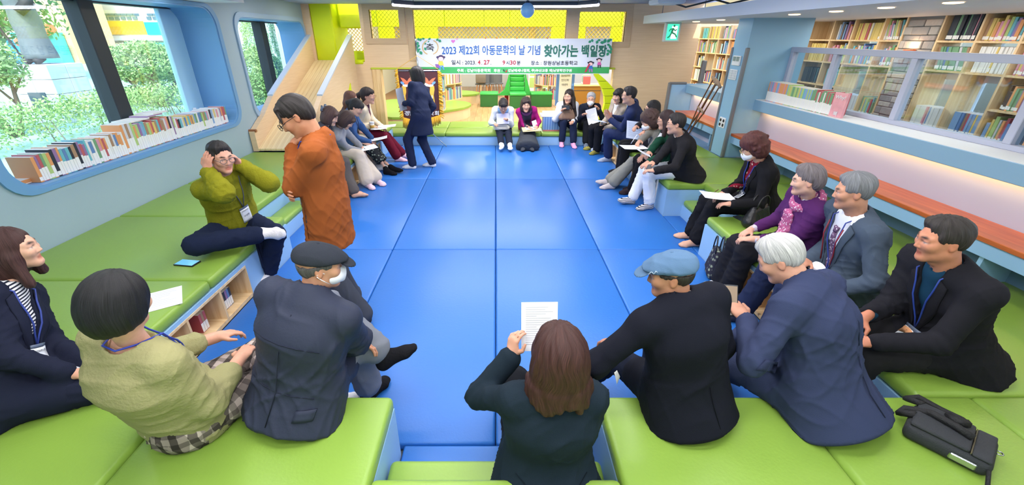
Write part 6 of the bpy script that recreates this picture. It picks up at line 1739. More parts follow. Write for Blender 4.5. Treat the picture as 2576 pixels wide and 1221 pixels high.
# ---- along the near bench, seen from behind
p1 = person('woman in a navy blazer with long wavy brown hair at the window corner', (-2.24, 1.42, .49), (34, 626), -72, -62, -3, s=.95, male=False, girth=1.05, slouch=.03,
    top=dict(c=(30, 34, 52), o=.024, v=(.12, .05), pool=.05, lapel=True, over=.6, sleeve=.86), shirt=dict(c=(226, 226, 230), kind='stripe'), bottom=dict(c=(30, 34, 52), wide=.0), feet=dict(c=(60, 60, 66)), hair=('long', (50, 30, 28), (.15, 0, -1)),
    la=(-1.72, 1.75, .075), ra=(-1.75, 1.6, .075), lh=lambda B, g: B(.10, .30, .10), rh=lambda B, g: B(-.06, .30, .08), rd=(.6, 1, -.2), ld=(-.6, 1, -.2), badge=dict(at=(.0, .17), name='화'), lanyard=(40, 60, 140))
p2 = person('person with short black bowl cut in a khaki knit top seen from behind', (-1.36, 1.33, .49), (303, 762), -18, -6, 8, s=.97, male=False, girth=1.2, slouch=.05,
    top=dict(c=(150, 146, 104), kind='knit', name='knit_top', o=.018, hem='waist', drop=.07, sleeve=.62, cuff=.018, loose=.014, wideneck=True, collar=False, fold=.006, fax=(0, 0, 1)), bottom=dict(c=(196, 180, 172), kind='plaid', wide=.03), feet=dict(c=(220, 220, 224)), hair=('bowl', (16, 16, 18)),
    lyaw=-35, la=(-1.22, 1.78, .075), ra=(-.95, 1.74, .075), rh=fz(602, 905, .64), lh=lambda B, g: B(.08, .30, .12), lanyard=(40, 60, 160))
p3 = person('man in a navy jacket, dark flat cap and mask with legs crossed', (-.90, 1.45, .49), (806, 668), -14, -66, 6, s=.96, reach=.64, girth=1.08, slouch=.05, skin=(204, 150, 120),
    top=dict(c=(48, 53, 70), kind='shiny', o=.034, pool=.03, over=.5, fold=.009, ff=16, loose=.012, colh=.525), bottom=dict(c=(118, 122, 132), wide=.03, len=.84), feet=dict(c=(24, 24, 28), h=.12), hair=('short', (70, 68, 68)), cap=dict(c=(46, 50, 58), kind='denim', tilt=10), mask=True,
    la=(-.60, 1.74, .43), lk=(-.3, .5, 1), lfd=(.85, .25, .45), ra=(-.75, 1.85, .075), lh=lambda B, g: B(-.10, .27, .16), rh=lambda B, g: B(.06, .26, .2), rd=(1, .2, 0), ld=(-1, .2, 0), rpole=(-1, .2, -.6), lanyard=(40, 70, 190),
    extra=[('seam', [(-.15, .10), (-.07, .105), (0, .105), (.07, .105), (.15, .10)], True), ('seam', [(0, .45), (0, .3), (0, .1), (0, -.04)], True), ('seam', [(-.15, .33), (-.07, .34), (0, .34), (.07, .34), (.15, .33)], True), ('flap', [(-.10, .05), (-.17, .06), (-.17, .015), (-.10, .005)], True)])
p4 = person('woman with wavy reddish-brown hair in a dark teal jacket on the low step', (.2, 1.21, .29), (1403, 888), 4, 6, 4, s=.93, male=False, seat=.2, slouch=.03, girth=1.08,
    top=dict(c=(26, 38, 48), o=.024, pool=.12, over=.4, fold=.005, cuff=.012), bottom=dict(c=(26, 28, 34), wide=.02), feet=dict(c=(30, 30, 34)), hair=('wavy', (46, 24, 20)),
    la=(.08, 1.74, .075), ra=(.32, 1.74, .075), lh=pY(1288, 895, 1.40), ld=(-.05, .3, 1), ln=(-.6, .5, 0), lcurl=.7, lpole=(.7, -.2, -.8), rh=lambda B, g: B(-.08, .3, .14), extra=[('seam', [(-.14, .15), (-.07, .125), (0, .118), (.07, .125), (.14, .15)], True)])
p5 = person('man in a black suit and slate blue newsboy cap looking aside', (.86, 1.43, .49), (1686, 690), 20, 72, 10, s=.95, reach=.62, slouch=.04, girth=1.04, skin=(190, 136, 106),
    top=dict(c=(21, 23, 33), o=.03, pool=.02, over=.5, fold=.005, ff=14, colh=.50, shirtcollar=(20, 340, (228, 230, 234))), shirt=dict(c=(226, 228, 232)), bottom=dict(c=(28, 33, 50), wide=.02), feet=dict(c=(40, 40, 46)), hair=('short', (40, 36, 34)), cap=dict(c=(84, 112, 142), tilt=6, logo=True),
    lh=fz(1548, 868, .66), ld=(.1, 1, -.2), la=(.55, 1.95, .075), ra=(.95, 1.95, .075), lpole=(1, -.1, -.3),
    extra=[('seam', [(0, .14), (0, .06), (.004, -.04)], True), ])
p6 = person('white-haired man in a navy suit bending over his phone, seen from behind', (1.48, 1.43, .49), (1962, 652), 34, 52, 34, s=1.0, reach=.63, hf=.08, slouch=.05, pref=(-.2, .5, 1),
    top=dict(c=(50, 58, 86), o=.03, pool=.05, over=.45, fold=.008, ff=15, colh=.515), bottom=dict(c=(46, 54, 80), wide=.02), feet=dict(c=(90, 94, 104)), hair=('side', (150, 150, 148)), skin=(212, 160, 134),
    lyaw=30, la=(1.05, 1.95, .075), ra=(1.4, 2.0, .075), lh=fz(1878, 806, .76), ld=(-.1, .6, .8), ln=(-.3, .9, -.2), lcurl=.6, rh=lambda B, g: B(-.02, .36, .2), lpole=(.9, .1, -.8),
    extra=[('seam', [(0, .2), (0, .12), (.004, .04), (.006, -.05)], True), ('seam', [(0, .44), (.002, .35), (0, .25)], True)])
# ---- counter side
p7 = person('man in a black blazer and teal shirt with a blue lanyard gazing up', (2.34, 1.76, .49), (2370, 604), 88, 72, 7, s=1.0, girth=1.0, skin=(208, 140, 110), slouch=.03,
    top=dict(c=(31, 31, 37), o=.026, v=(.12, .05), lapel=True, pool=.06, over=.4, fold=.006), shirt=dict(c=(26, 62, 86)), bottom=dict(c=(38, 38, 41), wide=.02), feet=dict(c=(40, 40, 44)), hair=('short', (38, 34, 33)),
    la=(1.82, 1.70, .075), ra=(1.82, 1.95, .075), lh=fz(2198, 862, .60), rh=fz(2172, 800, .64), ld=(-.6, 1, 0), rd=(.3, 1, -.3), badge=dict(at=(.01, .13), name='김', band=True), lanyard=(40, 66, 150))
p8 = person('grey-haired man in a charcoal suit with patterned tie and hanging mask', (2.34, 2.42, .49), (2146, 482), 84, 62, 7, s=1.0, girth=1.05, skin=(206, 150, 122), slouch=.02,
    top=dict(c=(72, 84, 100), o=.028, v=(.02, .085), lapel=True, pool=.06, over=.35, fold=.006), shirt=dict(c=(232, 234, 242)), tie=dict(c=(104, 80, 108), w0=.03), bottom=dict(c=(34, 42, 70), wide=.02), feet=dict(c=(40, 44, 60)), hair=('side', (96, 98, 102)), age=1,
    la=(1.84, 2.3, .075), ra=(1.84, 2.62, .075), lh=lambda B, g: B(.2, .22, .10), ld=(-.2, .8, -.6), lpole=(.9, -.5, -.3), badge=dict(at=(.05, .10), name='조희'), lanyard=(44, 60, 140))
p9 = person('elderly woman in a purple jacket and pink scarf with hands folded', (2.32, 2.88, .49), (2028, 455), 86, 66, 6, s=.93, male=False, girth=1.12, skin=(226, 178, 154), slouch=.03,
    top=dict(c=(80, 38, 92), o=.024, pool=.05, over=.5, fold=.006, sleeve=.72), shirt=dict(c=(196, 190, 204)), scarf=dict(c=(176, 92, 134)), bottom=dict(c=(32, 32, 38), wide=.03, len=.9), feet=dict(c=(196, 200, 210), h=.09), hair=('updo', (92, 86, 88)), age=1,
    la=fz(1836, 728), ra=fz(1812, 706), lfd=(-1, -.3, 0), rfd=(-1, -.2, 0), lh=fz(1896, 602, .60), rh=fz(1890, 578, .60), ld=(-.5, 1, -.1), rd=(.4, 1, -.1))
p10 = person('curly-haired woman in black with a mask and red patterned blouse reading', (2.54, 3.86, .49), (1892, 372), 86, 76, 30, s=.97, hf=.08, male=False, near=True, slouch=.03,
    top=dict(c=(28, 28, 32), o=.024, v=(.08, .06), lapel=True, pool=.05, over=.4, fold=.005), shirt=dict(c=(126, 28, 48), kind='dots'), bottom=dict(c=BLACK, wide=.03, len=.9), hair=('curly', (66, 34, 32)), mask=True, glasses=(180, 160, 110),
    la=fz(1752, 604), ra=fz(1740, 586), lh=fz(1842, 514, .60), rh=fz(1822, 486, .62), ld=(-.3, 1, .1), rd=(.3, 1, 0), badge=dict(at=(.0, .14), name='신현배'), lanyard=(40, 70, 170))
p11 = person('woman in a black knit vest and white trousers with short dark hair', (2.27, 4.98, .49), (1700, 312), 86, 72, 4, s=.99, hsc=1.06, male=False, slouch=.03, girth=1.05,
    top=dict(c=(36, 36, 40), o=.022, pool=.05, over=.35, fold=.005, kind='knit', shirtcollar=(15, 345, (232, 230, 228))), shirt=dict(c=(232, 230, 228)), bottom=dict(c=(232, 234, 240), wide=.014, len=.9), feet=dict(c=(226, 222, 224), kind='stripe'), hair=('short', (30, 27, 27)), glasses=(50, 40, 40),
    la=fz(1634, 512), ra=fz(1590, 500), lfd=(-1, -.3, 0), rfd=(-1, -.2, .25), lh=fz(1648, 430, .62), rh=fz(1638, 420, .62), ld=(-.3, 1, .2), rd=(.3, 1, .2))
p12 = person('long-haired woman in a dark green cardigan beside the black knit vest', (2.32, 5.43, .49), (1674, 302), 86, 76, 10, s=.96, hsc=1.08, male=False, near=False,
    top=dict(c=(28, 70, 54), o=.022, v=(.1, .05), over=.4), shirt=dict(c=(224, 226, 230)), bottom=dict(c=BLACK, wide=.02), feet=dict(c=(52, 42, 44)), hair=('long', (42, 28, 28), (0, 0, -1)), glasses=(60, 50, 50),
    la=fz(1590, 476), ra=fz(1600, 470), lh=fz(1632, 408, .62), rh=fz(1622, 400, .62))
p13 = person('curly-haired woman in a grey check suit and mask writing on her lap', (2.3, 5.86, .49), (1632, 304), 84, 84, 30, s=.96, hsc=1.08, hf=.08, male=False, near=False,
    top=dict(c=(132, 130, 124), o=.024, v=(.12, .05), lapel=True, over=.4), shirt=dict(c=(228, 228, 226)), bottom=dict(c=(136, 136, 130), wide=.03, len=.9), feet=dict(c=(196, 186, 186)), hair=('curly', (58, 42, 38)), mask=True,
    la=fz(1540, 463), ra=fz(1530, 455), lfd=(-1, -.1, 0), rfd=(-1, .05, .2), lh=fz(1610, 402, .6), rh=fz(1588, 382, .66), lpole=(.8, -.4, -.6))
p14 = person('black-haired woman in dark clothes reading a large white sheet', (2.34, 6.32, .49), (1640, 274), 84, 80, 6, s=.95, hsc=1.08, male=False, near=False,
    top=dict(c=(42, 42, 50), o=.022, over=.4), bottom=dict(c=BLACK, wide=.02), feet=dict(c=(40, 40, 44)), hair=('long', (24, 22, 24), (0, 0, -1)), glasses=(60, 56, 56),
    lh=fz(1612, 338, .82), rh=fz(1588, 330, .8))
p15 = person('man in a navy suit clapping his hands on the counter-side bench', (2.27, 6.98, .49), (1582, 240), 70, 80, 2, s=1.05, hsc=1.08, near=False,
    top=dict(c=(42, 52, 88), o=.026, v=(.1, .05), over=.3), shirt=dict(c=(126, 158, 188)), bottom=dict(c=(40, 50, 86), wide=.018, len=.9), feet=dict(c=(156, 166, 186)), hair=('short', (32, 30, 32)), glasses=(60, 56, 60),
    la=fz(1530, 396), ra=fz(1512, 376), lfd=(-1, -.2, 0), rfd=(-1, .0, 0), lh=lambda B, g: B(.03, .33, .33), rh=lambda B, g: B(-.03, .33, .33), lcurl=.15, rcurl=.15, ln=(-1, 0, 0), rn=(1, 0, 0), ld=(0, .5, 1), rd=(0, .5, 1))
p16 = person('woman with black bangs in a beige vest behind the clapping man', (2.2, 7.76, .49), (1555, 242), 112, 128, 6, s=.95, hsc=1.15, male=False, near=False,
    top=dict(c=(172, 158, 142), o=.024, v=(.1, .05), over=.3), shirt=dict(c=(226, 224, 220)), bottom=dict(c=(30, 30, 34), wide=.02), feet=dict(c=(196, 186, 80), kind='stripe'), hair=('bangs', (26, 24, 25)),
    la=fz(1502, 378), ra=fz(1490, 368), lh=lambda B, g: B(.06, .3, .12), rh=lambda B, g: B(-.04, .32, .14))
# ---- low bench under the banner
p17 = person('grey-haired woman in navy with a white mask holding papers', (1.87, 8.74, .33), (1487, 250), 176, 164, 4, s=.93, hsc=1.22, male=False, near=False, seat=.24, girth=1.08,
    top=dict(c=(36, 40, 54), o=.022, over=.5, v=(.2, .05)), shirt=dict(c=(40, 44, 56)), bottom=dict(c=(30, 31, 36), wide=.03, len=.9), feet=dict(c=(110, 120, 136)), hair=('side', (140, 140, 144)), mask=True,
    la=fz(1496, 357), ra=fz(1475, 359), rh=pY(1466, 290, 8.32), lh=pY(1506, 276, 8.34), lanyard=(60, 70, 110))
p18 = person('long-haired woman in a white blouse with a brown handbag on her lap', (1.42, 8.74, .33), (1431, 243), 178, 148, 2, s=.97, hsc=1.25, male=False, near=False, seat=.24,
    top=dict(c=(230, 233, 240), o=.022, name='blouse', over=.2, v=(.34, .04), loose=.012), bottom=dict(c=(34, 42, 66), kind='denim', wide=.012, len=.88), feet=dict(c=(232, 166, 200)), hair=('long', (34, 27, 27), (.25, -.25, -1)),
    la=fz(1442, 361), ra=fz(1413, 358), lh=pY(1441, 306, 8.28), rh=pY(1412, 280, 8.34), lfd=(.1, -1, 0), rfd=(-.1, -1, 0))
p19 = person('woman in a magenta cardigan and long grey skirt writing on a board', (.65, 8.74, .33), (1323, 264), 178, 182, 4, s=.93, hsc=1.28, male=False, near=False, seat=.24,
    top=dict(c=(172, 36, 120), o=.022, name='cardigan', v=(-.02, .11), over=.3), shirt=dict(c=(60, 60, 78)), scarf=dict(c=(110, 70, 112), kind='plain', tail=0), bottom=dict(c=(64, 68, 76), skirt=1.1, wide=.08), feet=dict(c=(64, 68, 76)), hair=('bob', (42, 32, 31)),
    la=fz(1338, 369), ra=fz(1316, 369), lh=pY(1350, 318, 8.30), rh=pY(1332, 322, 8.26))
p20 = person('woman in a white zip jacket and blue polo reading a lilac sheet', (.14, 8.74, .33), (1266, 266), 178, 182, 30, s=.95, hsc=1.28, hf=.08, male=False, near=False, seat=.24,
    top=dict(c=(228, 234, 242), o=.024, v=(-.02, .10), over=.25, loose=.008), shirt=dict(c=(136, 178, 226)), bottom=dict(c=(36, 42, 58), wide=.008, len=.9), feet=dict(c=(236, 236, 240)), hair=('ponytail', (30, 27, 28)), glasses=(90, 90, 96),
    la=fz(1284, 374), ra=fz(1262, 374), lh=pY(1276, 302, 8.28), rh=pY(1244, 312, 8.28), lfd=(.05, -1, 0), rfd=(-.2, -1, 0))
# ---- window side
p22 = person('woman in a cream jacket and maroon trousers with glasses holding a cup', (-2.3, 7.32, .49), (926, 241), -86, -96, 2, s=.98, hsc=1.22, male=False, near=False,
    top=dict(c=(222, 208, 182), o=.026, v=(.04, .07), over=.3), shirt=dict(c=(120, 60, 80), kind='stripe'), bottom=dict(c=(98, 22, 42), wide=.03, len=.9), feet=dict(c=(226, 186, 200)), hair=('ponytail', (34, 28, 28)), glasses=(120, 70, 60),
    la=fz(1012, 388), ra=fz(1000, 396), rh=pY(934, 318, 7.18), lh=lambda B, g: B(.1, .34, .12))
p23 = person('woman with long chestnut hair between the cream and denim jackets', (-2.44, 6.95, .49), (884, 250), -90, -100, 10, s=.97, hsc=1.12, male=False, near=False,
    top=dict(c=(90, 74, 72), o=.02), bottom=dict(c=(206, 200, 190), wide=.02), feet=dict(c=(226, 226, 228)), hair=('long', (82, 52, 42), (0, 0, -1)), la=fz(955, 418), ra=fz(962, 412))
p24 = person('woman in a denim jacket and dark floral skirt with black flats', (-2.3, 6.6, .49), (897, 270), -84, -92, 34, s=.96, hsc=1.12, hf=.08, male=False, near=False,
    top=dict(c=(58, 88, 136), kind='denim', o=.024, over=.3), bottom=dict(c=(38, 40, 42), kind='floral', skirt=.55, wide=.0), feet=dict(c=(20, 20, 24), name='shoe', kind='plain', h=0), hair=('ponytail', (28, 26, 27)),
    la=fz(988, 424), ra=fz(972, 428), lfd=(1, -.1, .1), rfd=(1, -.3, 0), lh=lambda B, g: B(.05, .36, .10), rh=lambda B, g: B(-.08, .34, .12), badge=dict(at=(.0, .12)), lanyard=(50, 52, 70))
p25 = person('woman with a brown bob in a grey cardigan writing on her lap', (-2.33, 6.06, .49), (873, 303), -84, -84, 44, s=.96, hsc=1.05, hf=.1, male=False, near=False,
    top=dict(c=(140, 142, 148), o=.022, name='cardigan', over=.35), bottom=dict(c=(198, 186, 172), wide=.05, len=.88), feet=dict(c=(228, 196, 208)), hair=('bob', (52, 38, 35)),
    la=fz(948, 452), ra=fz(924, 460), lfd=(.8, -.7, 0), rfd=(.7, -.7, 0), lh=lambda B, g: B(.08, .36, .10), rh=lambda B, g: B(-.04, .36, .12))
p26 = person('woman with a checked bow in her brown hair behind the orange overshirt', (-2.42, 5.56, .49), (832, 293), -84, -92, 24, s=.95, hsc=1.05, male=False, near=False,
    top=dict(c=(70, 70, 78), o=.02), bottom=dict(c=(90, 84, 82), wide=.02), hair=('bob', (60, 42, 38)), la=fz(893, 484), ra=fz(885, 478))
p28 = person('man in an olive green sweater holding his glasses with both hands', (-2.26, 3.36, .49), (556, 396), -112, -124, 4, s=1.05, girth=1.06, slouch=.02, skin=(226, 170, 146), mouth=.6,
    top=dict(c=(134, 132, 32), kind='knit', name='sweater', o=.03, hem='waist', drop=.06, loose=.02, cuff=.008, fold=.008, ff=17, ribs=420, sleeve=.9), bottom=dict(c=(30, 38, 62), kind='denim', wide=.018, len=.94), feet=dict(c=(236, 232, 236), h=.07), hair=('short', (30, 27, 27)), glasses=(90, 60, 56),
    lh=lambda B, g: g(-.122, .005, -.085), rh=lambda B, g: g(.122, .005, -.085), ld=(-.3, -.1, 1), rd=(.3, -.1, 1), ln=(-1, -.1, 0), rn=(1, -.1, 0), lcurl=.45, rcurl=.45, lpole=(.55, .6, -.9), rpole=(-.6, .6, -.9),
    la=fz(676, 682), lfd=(.2, -1, 0), ra=(-1.9, 3.07, .52), rk=(-.6, -1, .1), rfd=(1, -.25, .05), armlen=.92, badge=dict(at=(0, .22), name='방민식'), lanyard=(80, 84, 100))
# =================================================================== THINGS HELD OR LYING ABOUT
def mid(p, a=.5): return p['wri'][1] * a + p['wri'][-1] * (1 - a)
Zv = np.array((0, 0, 1.))
def lap_sheet(p, label, off=(0, .08, .03), w=.2, h=.28, tilt=.25, m=None, lines=10, name='paper_sheet', k=.5, turn=0):
    F = unit(np.array((p['F'][0], p['F'][1], 0))); L = np.cross(Zv, F); c = mid(p, k) + F * off[1] + L * off[0] + Zv * off[2]
    a = math.radians(turn); ux = -L * math.cos(a) + F * math.sin(a); uy = F * math.cos(a) + L * math.sin(a) + Zv * tilt
    return sheet(name, label, 'paper', c, ux, uy, w, h, m or PAPER, .006, None, lines)
def pen(label, a, b, c=(40, 40, 46)):
    t = thing('pen', label, 'pen', a); a, b = np.array(a, float), np.array(b, float)
    MB().tube([a, a + (b - a) * .9], .004, 7).build('barrel', mat('pen_%d' % c[0], c, .4), t, True); MB().tube([a + (b - a) * .9, b], [.0035, .001], 7).build('tip', M_dark, t)
def phone(label, c, ux, uy, w=.075, h=.155, screen=(60, 70, 80), emit=0, cat='phone', th=.009):
    ux, uy = unit(ux), unit(np.array(uy) - unit(ux) * np.dot(uy, unit(ux))); n = np.cross(ux, uy); t = thing(cat, label, cat, c)
    M = Matrix(((ux[0], uy[0], n[0], c[0]), (ux[1], uy[1], n[1], c[1]), (ux[2], uy[2], n[2], c[2]), (0, 0, 0, 1)))
    MB().box((-w / 2, -h / 2, 0), (w / 2, h / 2, th), .003, 2, M).build('case', mat('phone_case', (30, 34, 42), .4), t, True)
    MB().box((-w / 2 + .004, -h / 2 + .006, th), (w / 2 - .004, h / 2 - .006, th + .0008), 0, 1, M).build('screen', mat('screen_%d_%d' % (screen[0], emit * 10), screen, .12, emit=emit, coat=.5), t)
def handbag(label, c, yaw, w, d, h, col, taper=.8, strap=True, kind='plain', hw=None, tilt=0):
    t = thing('handbag', label, 'handbag', c); M = Matrix.Translation(Vector([float(v) for v in c])) @ Matrix.Rotation(math.radians(yaw), 4, 'Z') @ Matrix.Rotation(math.radians(tilt), 4, 'X')
    S = SDF(); X = np.array((M.to_3x3() @ Vector((1, 0, 0)))); Zb = np.array(M.to_3x3() @ Vector((0, 0, 1))); cc = np.array(c, float)
    for i in range(5):
        a = -w / 2 + d * .35 + (w - d * .7) * i / 4
        S.cap(cc + X * a + Zb * d * .4, cc + X * a * taper + Zb * (h - d * .3), d * .5, d * .28, .02)
    S.half(cc + Zb * .003, -Zb, .01)
    v, q = S.mesh(.012); v = v + vnormals(v, q) * folds(v, int(w * 1000), 90, amp=.004)[:, None]
    add('bag_body', v, q, cloth(col, kind) if kind != 'leather' else mat('leather_%d' % col[0], col, .35, bump=(60, .2)), t, True)
    tube_obj('zip', t, [[cc - X * w * .36 * taper + Zb * (h - .012), cc + Zb * (h - .002), cc + X * w * .36 * taper + Zb * (h - .012)]], .004, mat('zip_metal', (170, 160, 130), .3, metal=.8))
    if strap:
        hw = hw or w * .3
        for sgn in (-1, 1):
            Yb = np.array(M.to_3x3() @ Vector((0, 1, 0))) * sgn * d * .22
            arc = [cc + Yb + X * hw * math.cos(a) + Zb * (h * .9 + h * .55 * math.sin(a)) for a in [math.pi * k / 8 for k in range(9)]]
            tube_obj('handle', t, [arc], .0065, mat('handle_%d' % col[0], tuple(int(v * .7) for v in col), .45))
    return t
def px_patch(p, name, corners, m, off=.006, th=.006, n=4):
    """small flat piece lying on a person's jacket: each point is where the view ray meets the cloth"""
    P4 = [np.array(q, float) for q in corners]; pts = []
    for j in range(n + 1):
        for i in range(n + 1):
            a = P4[0] + (P4[1] - P4[0]) * i / n; b = P4[3] + (P4[2] - P4[3]) * i / n; pts.append(a + (b - a) * j / n)
    d = np.array([unit(ray(*q)) for q in pts]); t = np.full(len(pts), .8); done = np.zeros(len(pts), bool)
    for _ in range(90):
        dv = p['S'].eval(CAMP + d * t[:, None]); done |= dv < off; t = np.where(done, t, t + np.maximum(dv - off, .002) * .7)
    t = np.where(done, t, np.median(t[done]) if done.any() else 1.7)
    v = CAMP + d * t[:, None]; v2 = v + d * th; k = len(pts); f = []
    for j in range(n):
        for i in range(n): a = j * (n + 1) + i; f += [(a, a + 1, a + n + 2, a + n + 1), (k + a + n + 1, k + a + n + 2, k + a + 1, k + a)]
    rim_ = list(range(n)) + [j * (n + 1) + n for j in range(n)] + [n * (n + 1) + i for i in range(n, 0, -1)] + [j * (n + 1) for j in range(n, 0, -1)]
    f += [(rim_[i], k + rim_[i], k + rim_[(i + 1) % len(rim_)], rim_[(i + 1) % len(rim_)]) for i in range(len(rim_))]
    return add(name, np.concatenate([v, v2]), f, m, p['root'], True)
px_patch(p5, 'pocket_mask', [(1545, 938), (1552, 932), (1560, 948), (1552, 968)], mat('folded_mask', (226, 228, 220), .7))
px_patch(p6, 'pocket_flap', [(1902, 932), (1926, 906), (1958, 912), (1950, 940)], cloth((42, 49, 74)), .008, .01)
# sheet held by the brown-haired woman
w4 = p4['wri'][1]; cs = pY(1357, 822, 1.46)
sheet('paper_sheet', 'printed white sheet held up by the brown-haired woman on the step', 'paper', cs, (1, .02, 0), (0, .35, 1), .155, .215, PAPER, .003, None, 18)
tube_obj('bracelet', p4['root'], [[w4 - unit(w4 - p4['elb'][1]) * .028 + .031 * (math.cos(a) * unit(np.cross(w4 - p4['elb'][1], (0, 1, 0))) + math.sin(a) * unit(np.cross(w4 - p4['elb'][1], np.cross(w4 - p4['elb'][1], (0, 1, 0))))) for a in [2 * math.pi * k / 16 for k in range(16)]]], .006, mat('black_plastic', (28, 28, 30), .5), closed=True)
# sheet and phone on the window-side bench
sheet('paper_sheet', 'printed white sheet lying on the window-side bench', 'paper', pz(412, 752, .403), (.8, .55, 0), (-.45, .9, 0), .2, .26, PAPER, 0, None, 9)
a, b, c_, d_ = pz(467, 648, .412), pz(497, 660, .412), pz(474, 674, .412), pz(440, 660, .412)
phone('black tablet with a pale blue screen on the window-side bench', (a + c_) / 2 - (0, 0, .012), b - c_, a - b, np.linalg.norm(b - c_), np.linalg.norm(a - b), (120, 206, 250), .35, 'tablet', .012)
# laptop bag on the near bench
lb = thing('laptop_bag', 'black laptop bag with straps lying on the entrance bench', 'bag', pz(2390, 1100, .4))
q = [pz(2298, 1012, .46)[:2], pz(2512, 1108, .46)[:2], pz(2492, 1192, .45)[:2], pz(2284, 1084, .45)[:2]]
q = [np.array(v) for v in q]; cq = sum(q) / 4; ex_ = unit(np.append((q[1] - q[0] + q[2] - q[3]) / 2, 0)); ey_ = unit(np.append((q[0] - q[3] + q[1] - q[2]) / 2, 0)); ey_ = unit(ey_ - ex_ * (ex_ @ ey_))
lw, lh_ = np.linalg.norm(q[1] - q[0]), np.linalg.norm(q[0] - q[3])
MBG = Matrix(((ex_[0], ey_[0], 0, cq[0]), (ex_[1], ey_[1], 0, cq[1]), (0, 0, 1, .4), (0, 0, 0, 1)))
M_bag = mat('bag_nylon', (44, 47, 52), .8, bump=(200, .3)); M_strap = mat('bag_strap', (22, 23, 26), .75, bump=(120, .3))
MB().box((-lw / 2, -lh_ / 2, .001), (lw / 2, lh_ / 2, .075), .028, 4, MBG).build('bag_body', M_bag, lb, True)
MB().box((-lw * .46, -lh_ * .44, .07), (lw * .22, lh_ * .46, .09), .012, 2, MBG).build('front_pocket', M_bag, lb, True)
MB().box((lw * .24, -lh_ * .46, .07), (lw * .46, lh_ * .44, .084), .008, 2, MBG).build('flap_panel', M_bag, lb, True)
MB().box((lw * .225, -lh_ * .46, .076), (lw * .24, lh_ * .4, .087), .002, 1, MBG).build('zip', mat('zip_metal', (170, 160, 130), .3, metal=.8), lb)
def lp_(x, y, z): return np.array(MBG @ Vector((x, y, z)))
tube_obj('handle', lb, [[lp_(-lw * .42, lh_ * .35, .09), lp_(-lw * .62, lh_ * .5, .06), lp_(-lw * .5, lh_ * .68, .07), lp_(-lw * .2, lh_ * .6, .07), lp_(lw * .05, lh_ * .35, .1)]], .014, M_strap)
tube_obj('shoulder_strap', lb, [[lp_(-lw * .44, -lh_ * .1, .085), lp_(-lw * .62, -lh_ * .05, .05), lp_(-lw * .58, lh_ * .12, .06), lp_(-lw * .3, lh_ * .1, .1), lp_(0, 0, .105), lp_(lw * .2, -lh_ * .08, .1)]], .016, M_strap)
tube_obj('carry_handle', lb, [[lp_(-lw * .1, lh_ * .35, .09), lp_(-lw * .02, lh_ * .1, .115), lp_(lw * .1, lh_ * .3, .1)]], .018, M_strap)
MB().box((lw * .05, -lh_ * .52, .02), (lw * .35, -lh_ * .48, .05), .006, 1, MBG).build('side_buckle', M_chrome, lb)
tube_obj('strap_end', lb, [[lp_(lw * .46, -lh_ * .48, .05), lp_(lw * .5, -lh_ * .62, .02), lp_(lw * .52, -lh_ * .75, .008)]], .007, M_strap)
tube_obj('clip_ring', lb, [[lp_(lw * .52 + .012 * math.cos(t), lh_ * .2 + .012 * math.sin(t), .05) for t in [2 * math.pi * k / 10 for k in range(10)]]], .003, M_chrome, closed=True)
# counter side
lap_sheet(p10, 'white sheet on the lap of the curly-haired woman in black', (0, .10, .02), .2, .27, .05)
pen('brown pen in the hand of the curly-haired woman in black', p10['wri'][-1] + p10['F'] * .06 + Zv * .05, p10['wri'][-1] + p10['F'] * .15 - Zv * .01, (90, 60, 40))
handbag('black handbag with gold clasps beside the purple jacket', pz(1898, 566, .402), 30, .30, .13, .2, (26, 26, 30), kind='leather')
phone('black phone lying on the counter-side bench', pz(1866, 553, .402), (1, .2, 0), (-.2, 1, 0))
handbag('dark floral shoulder bag on the mat by the grey socks', pz(1790, 690, .0), 70, .26, .12, .26, (46, 46, 60), kind='floral', strap=True)
f8 = p8['proj']([(.0, .12), (.0, .06)], off=.02)
S = SDF(); S.ell(f8[0] + Zv * .0, (.035, .095, .045), np.eye(3), .01); v, qd = S.mesh(.006)
v = v + vnormals(v, qd) * (.004 * np.sin((v @ np.array((0, 0, 1))) * 220))[:, None]
add('hanging_mask', v, qd, mat('mask_white', (238, 240, 246), .7), p8['root'], True)
for k in (1, -1): tube_obj('mask_loop', p8['root'], [list(p8['proj']([(.05 * k, .17), (.06 * k, .26), (.065 * k, .36), (.07 * k, .45)], off=.012))], .004, mat('red_cord', (130, 30, 44), .6))
w6 = p6['wri'][1]; phone('phone in a leather case held by the white-haired man', w6 + np.array((-.05, .09, .05)), (.9, -.3, .1), (.1, .5, .8), .075, .15, (150, 130, 110), .1)
handbag('small grey pouch held by the woman in white trousers', mid(p11) + p11['F'] * .06 - Zv * .04, 80, .16, .06, .07, (90, 90, 94), strap=False)
lap_sheet(p12, 'white sheet held by the woman in the green cardigan', (0, .08, .05), .12, .2, .5)
lap_sheet(p13, 'white sheet on the lap of the woman in the grey check suit', (.02, .1, .01), .22, .3, .0, turn=20)
pen('white pen in the hand of the woman in the grey check suit', p13['wri'][-1] + p13['F'] * .05 + Zv * .09, p13['wri'][-1] + p13['F'] * .12 - Zv * .02, (230, 230, 234))
c14 = pY(1597, 328, 6.1); sheet('paper_sheet', 'large folded white sheet read by the black-haired woman', 'paper', c14, (.75, -.65, 0), (-.2, -.1, 1), .25, .26, PAPER, .004, None, 14)
handbag('dark grey bag on the lap of the black-haired woman', p14['P'] + p14['F'] * .24 + Zv * .02, 80, .26, .1, .14, (52, 54, 58), strap=False)
lap_sheet(p16, 'pale blue sheet held out beside the clapping man', (.05, .16, .12), .2, .28, .2, mat('paper_lilac', (186, 200, 238), .75), 6)
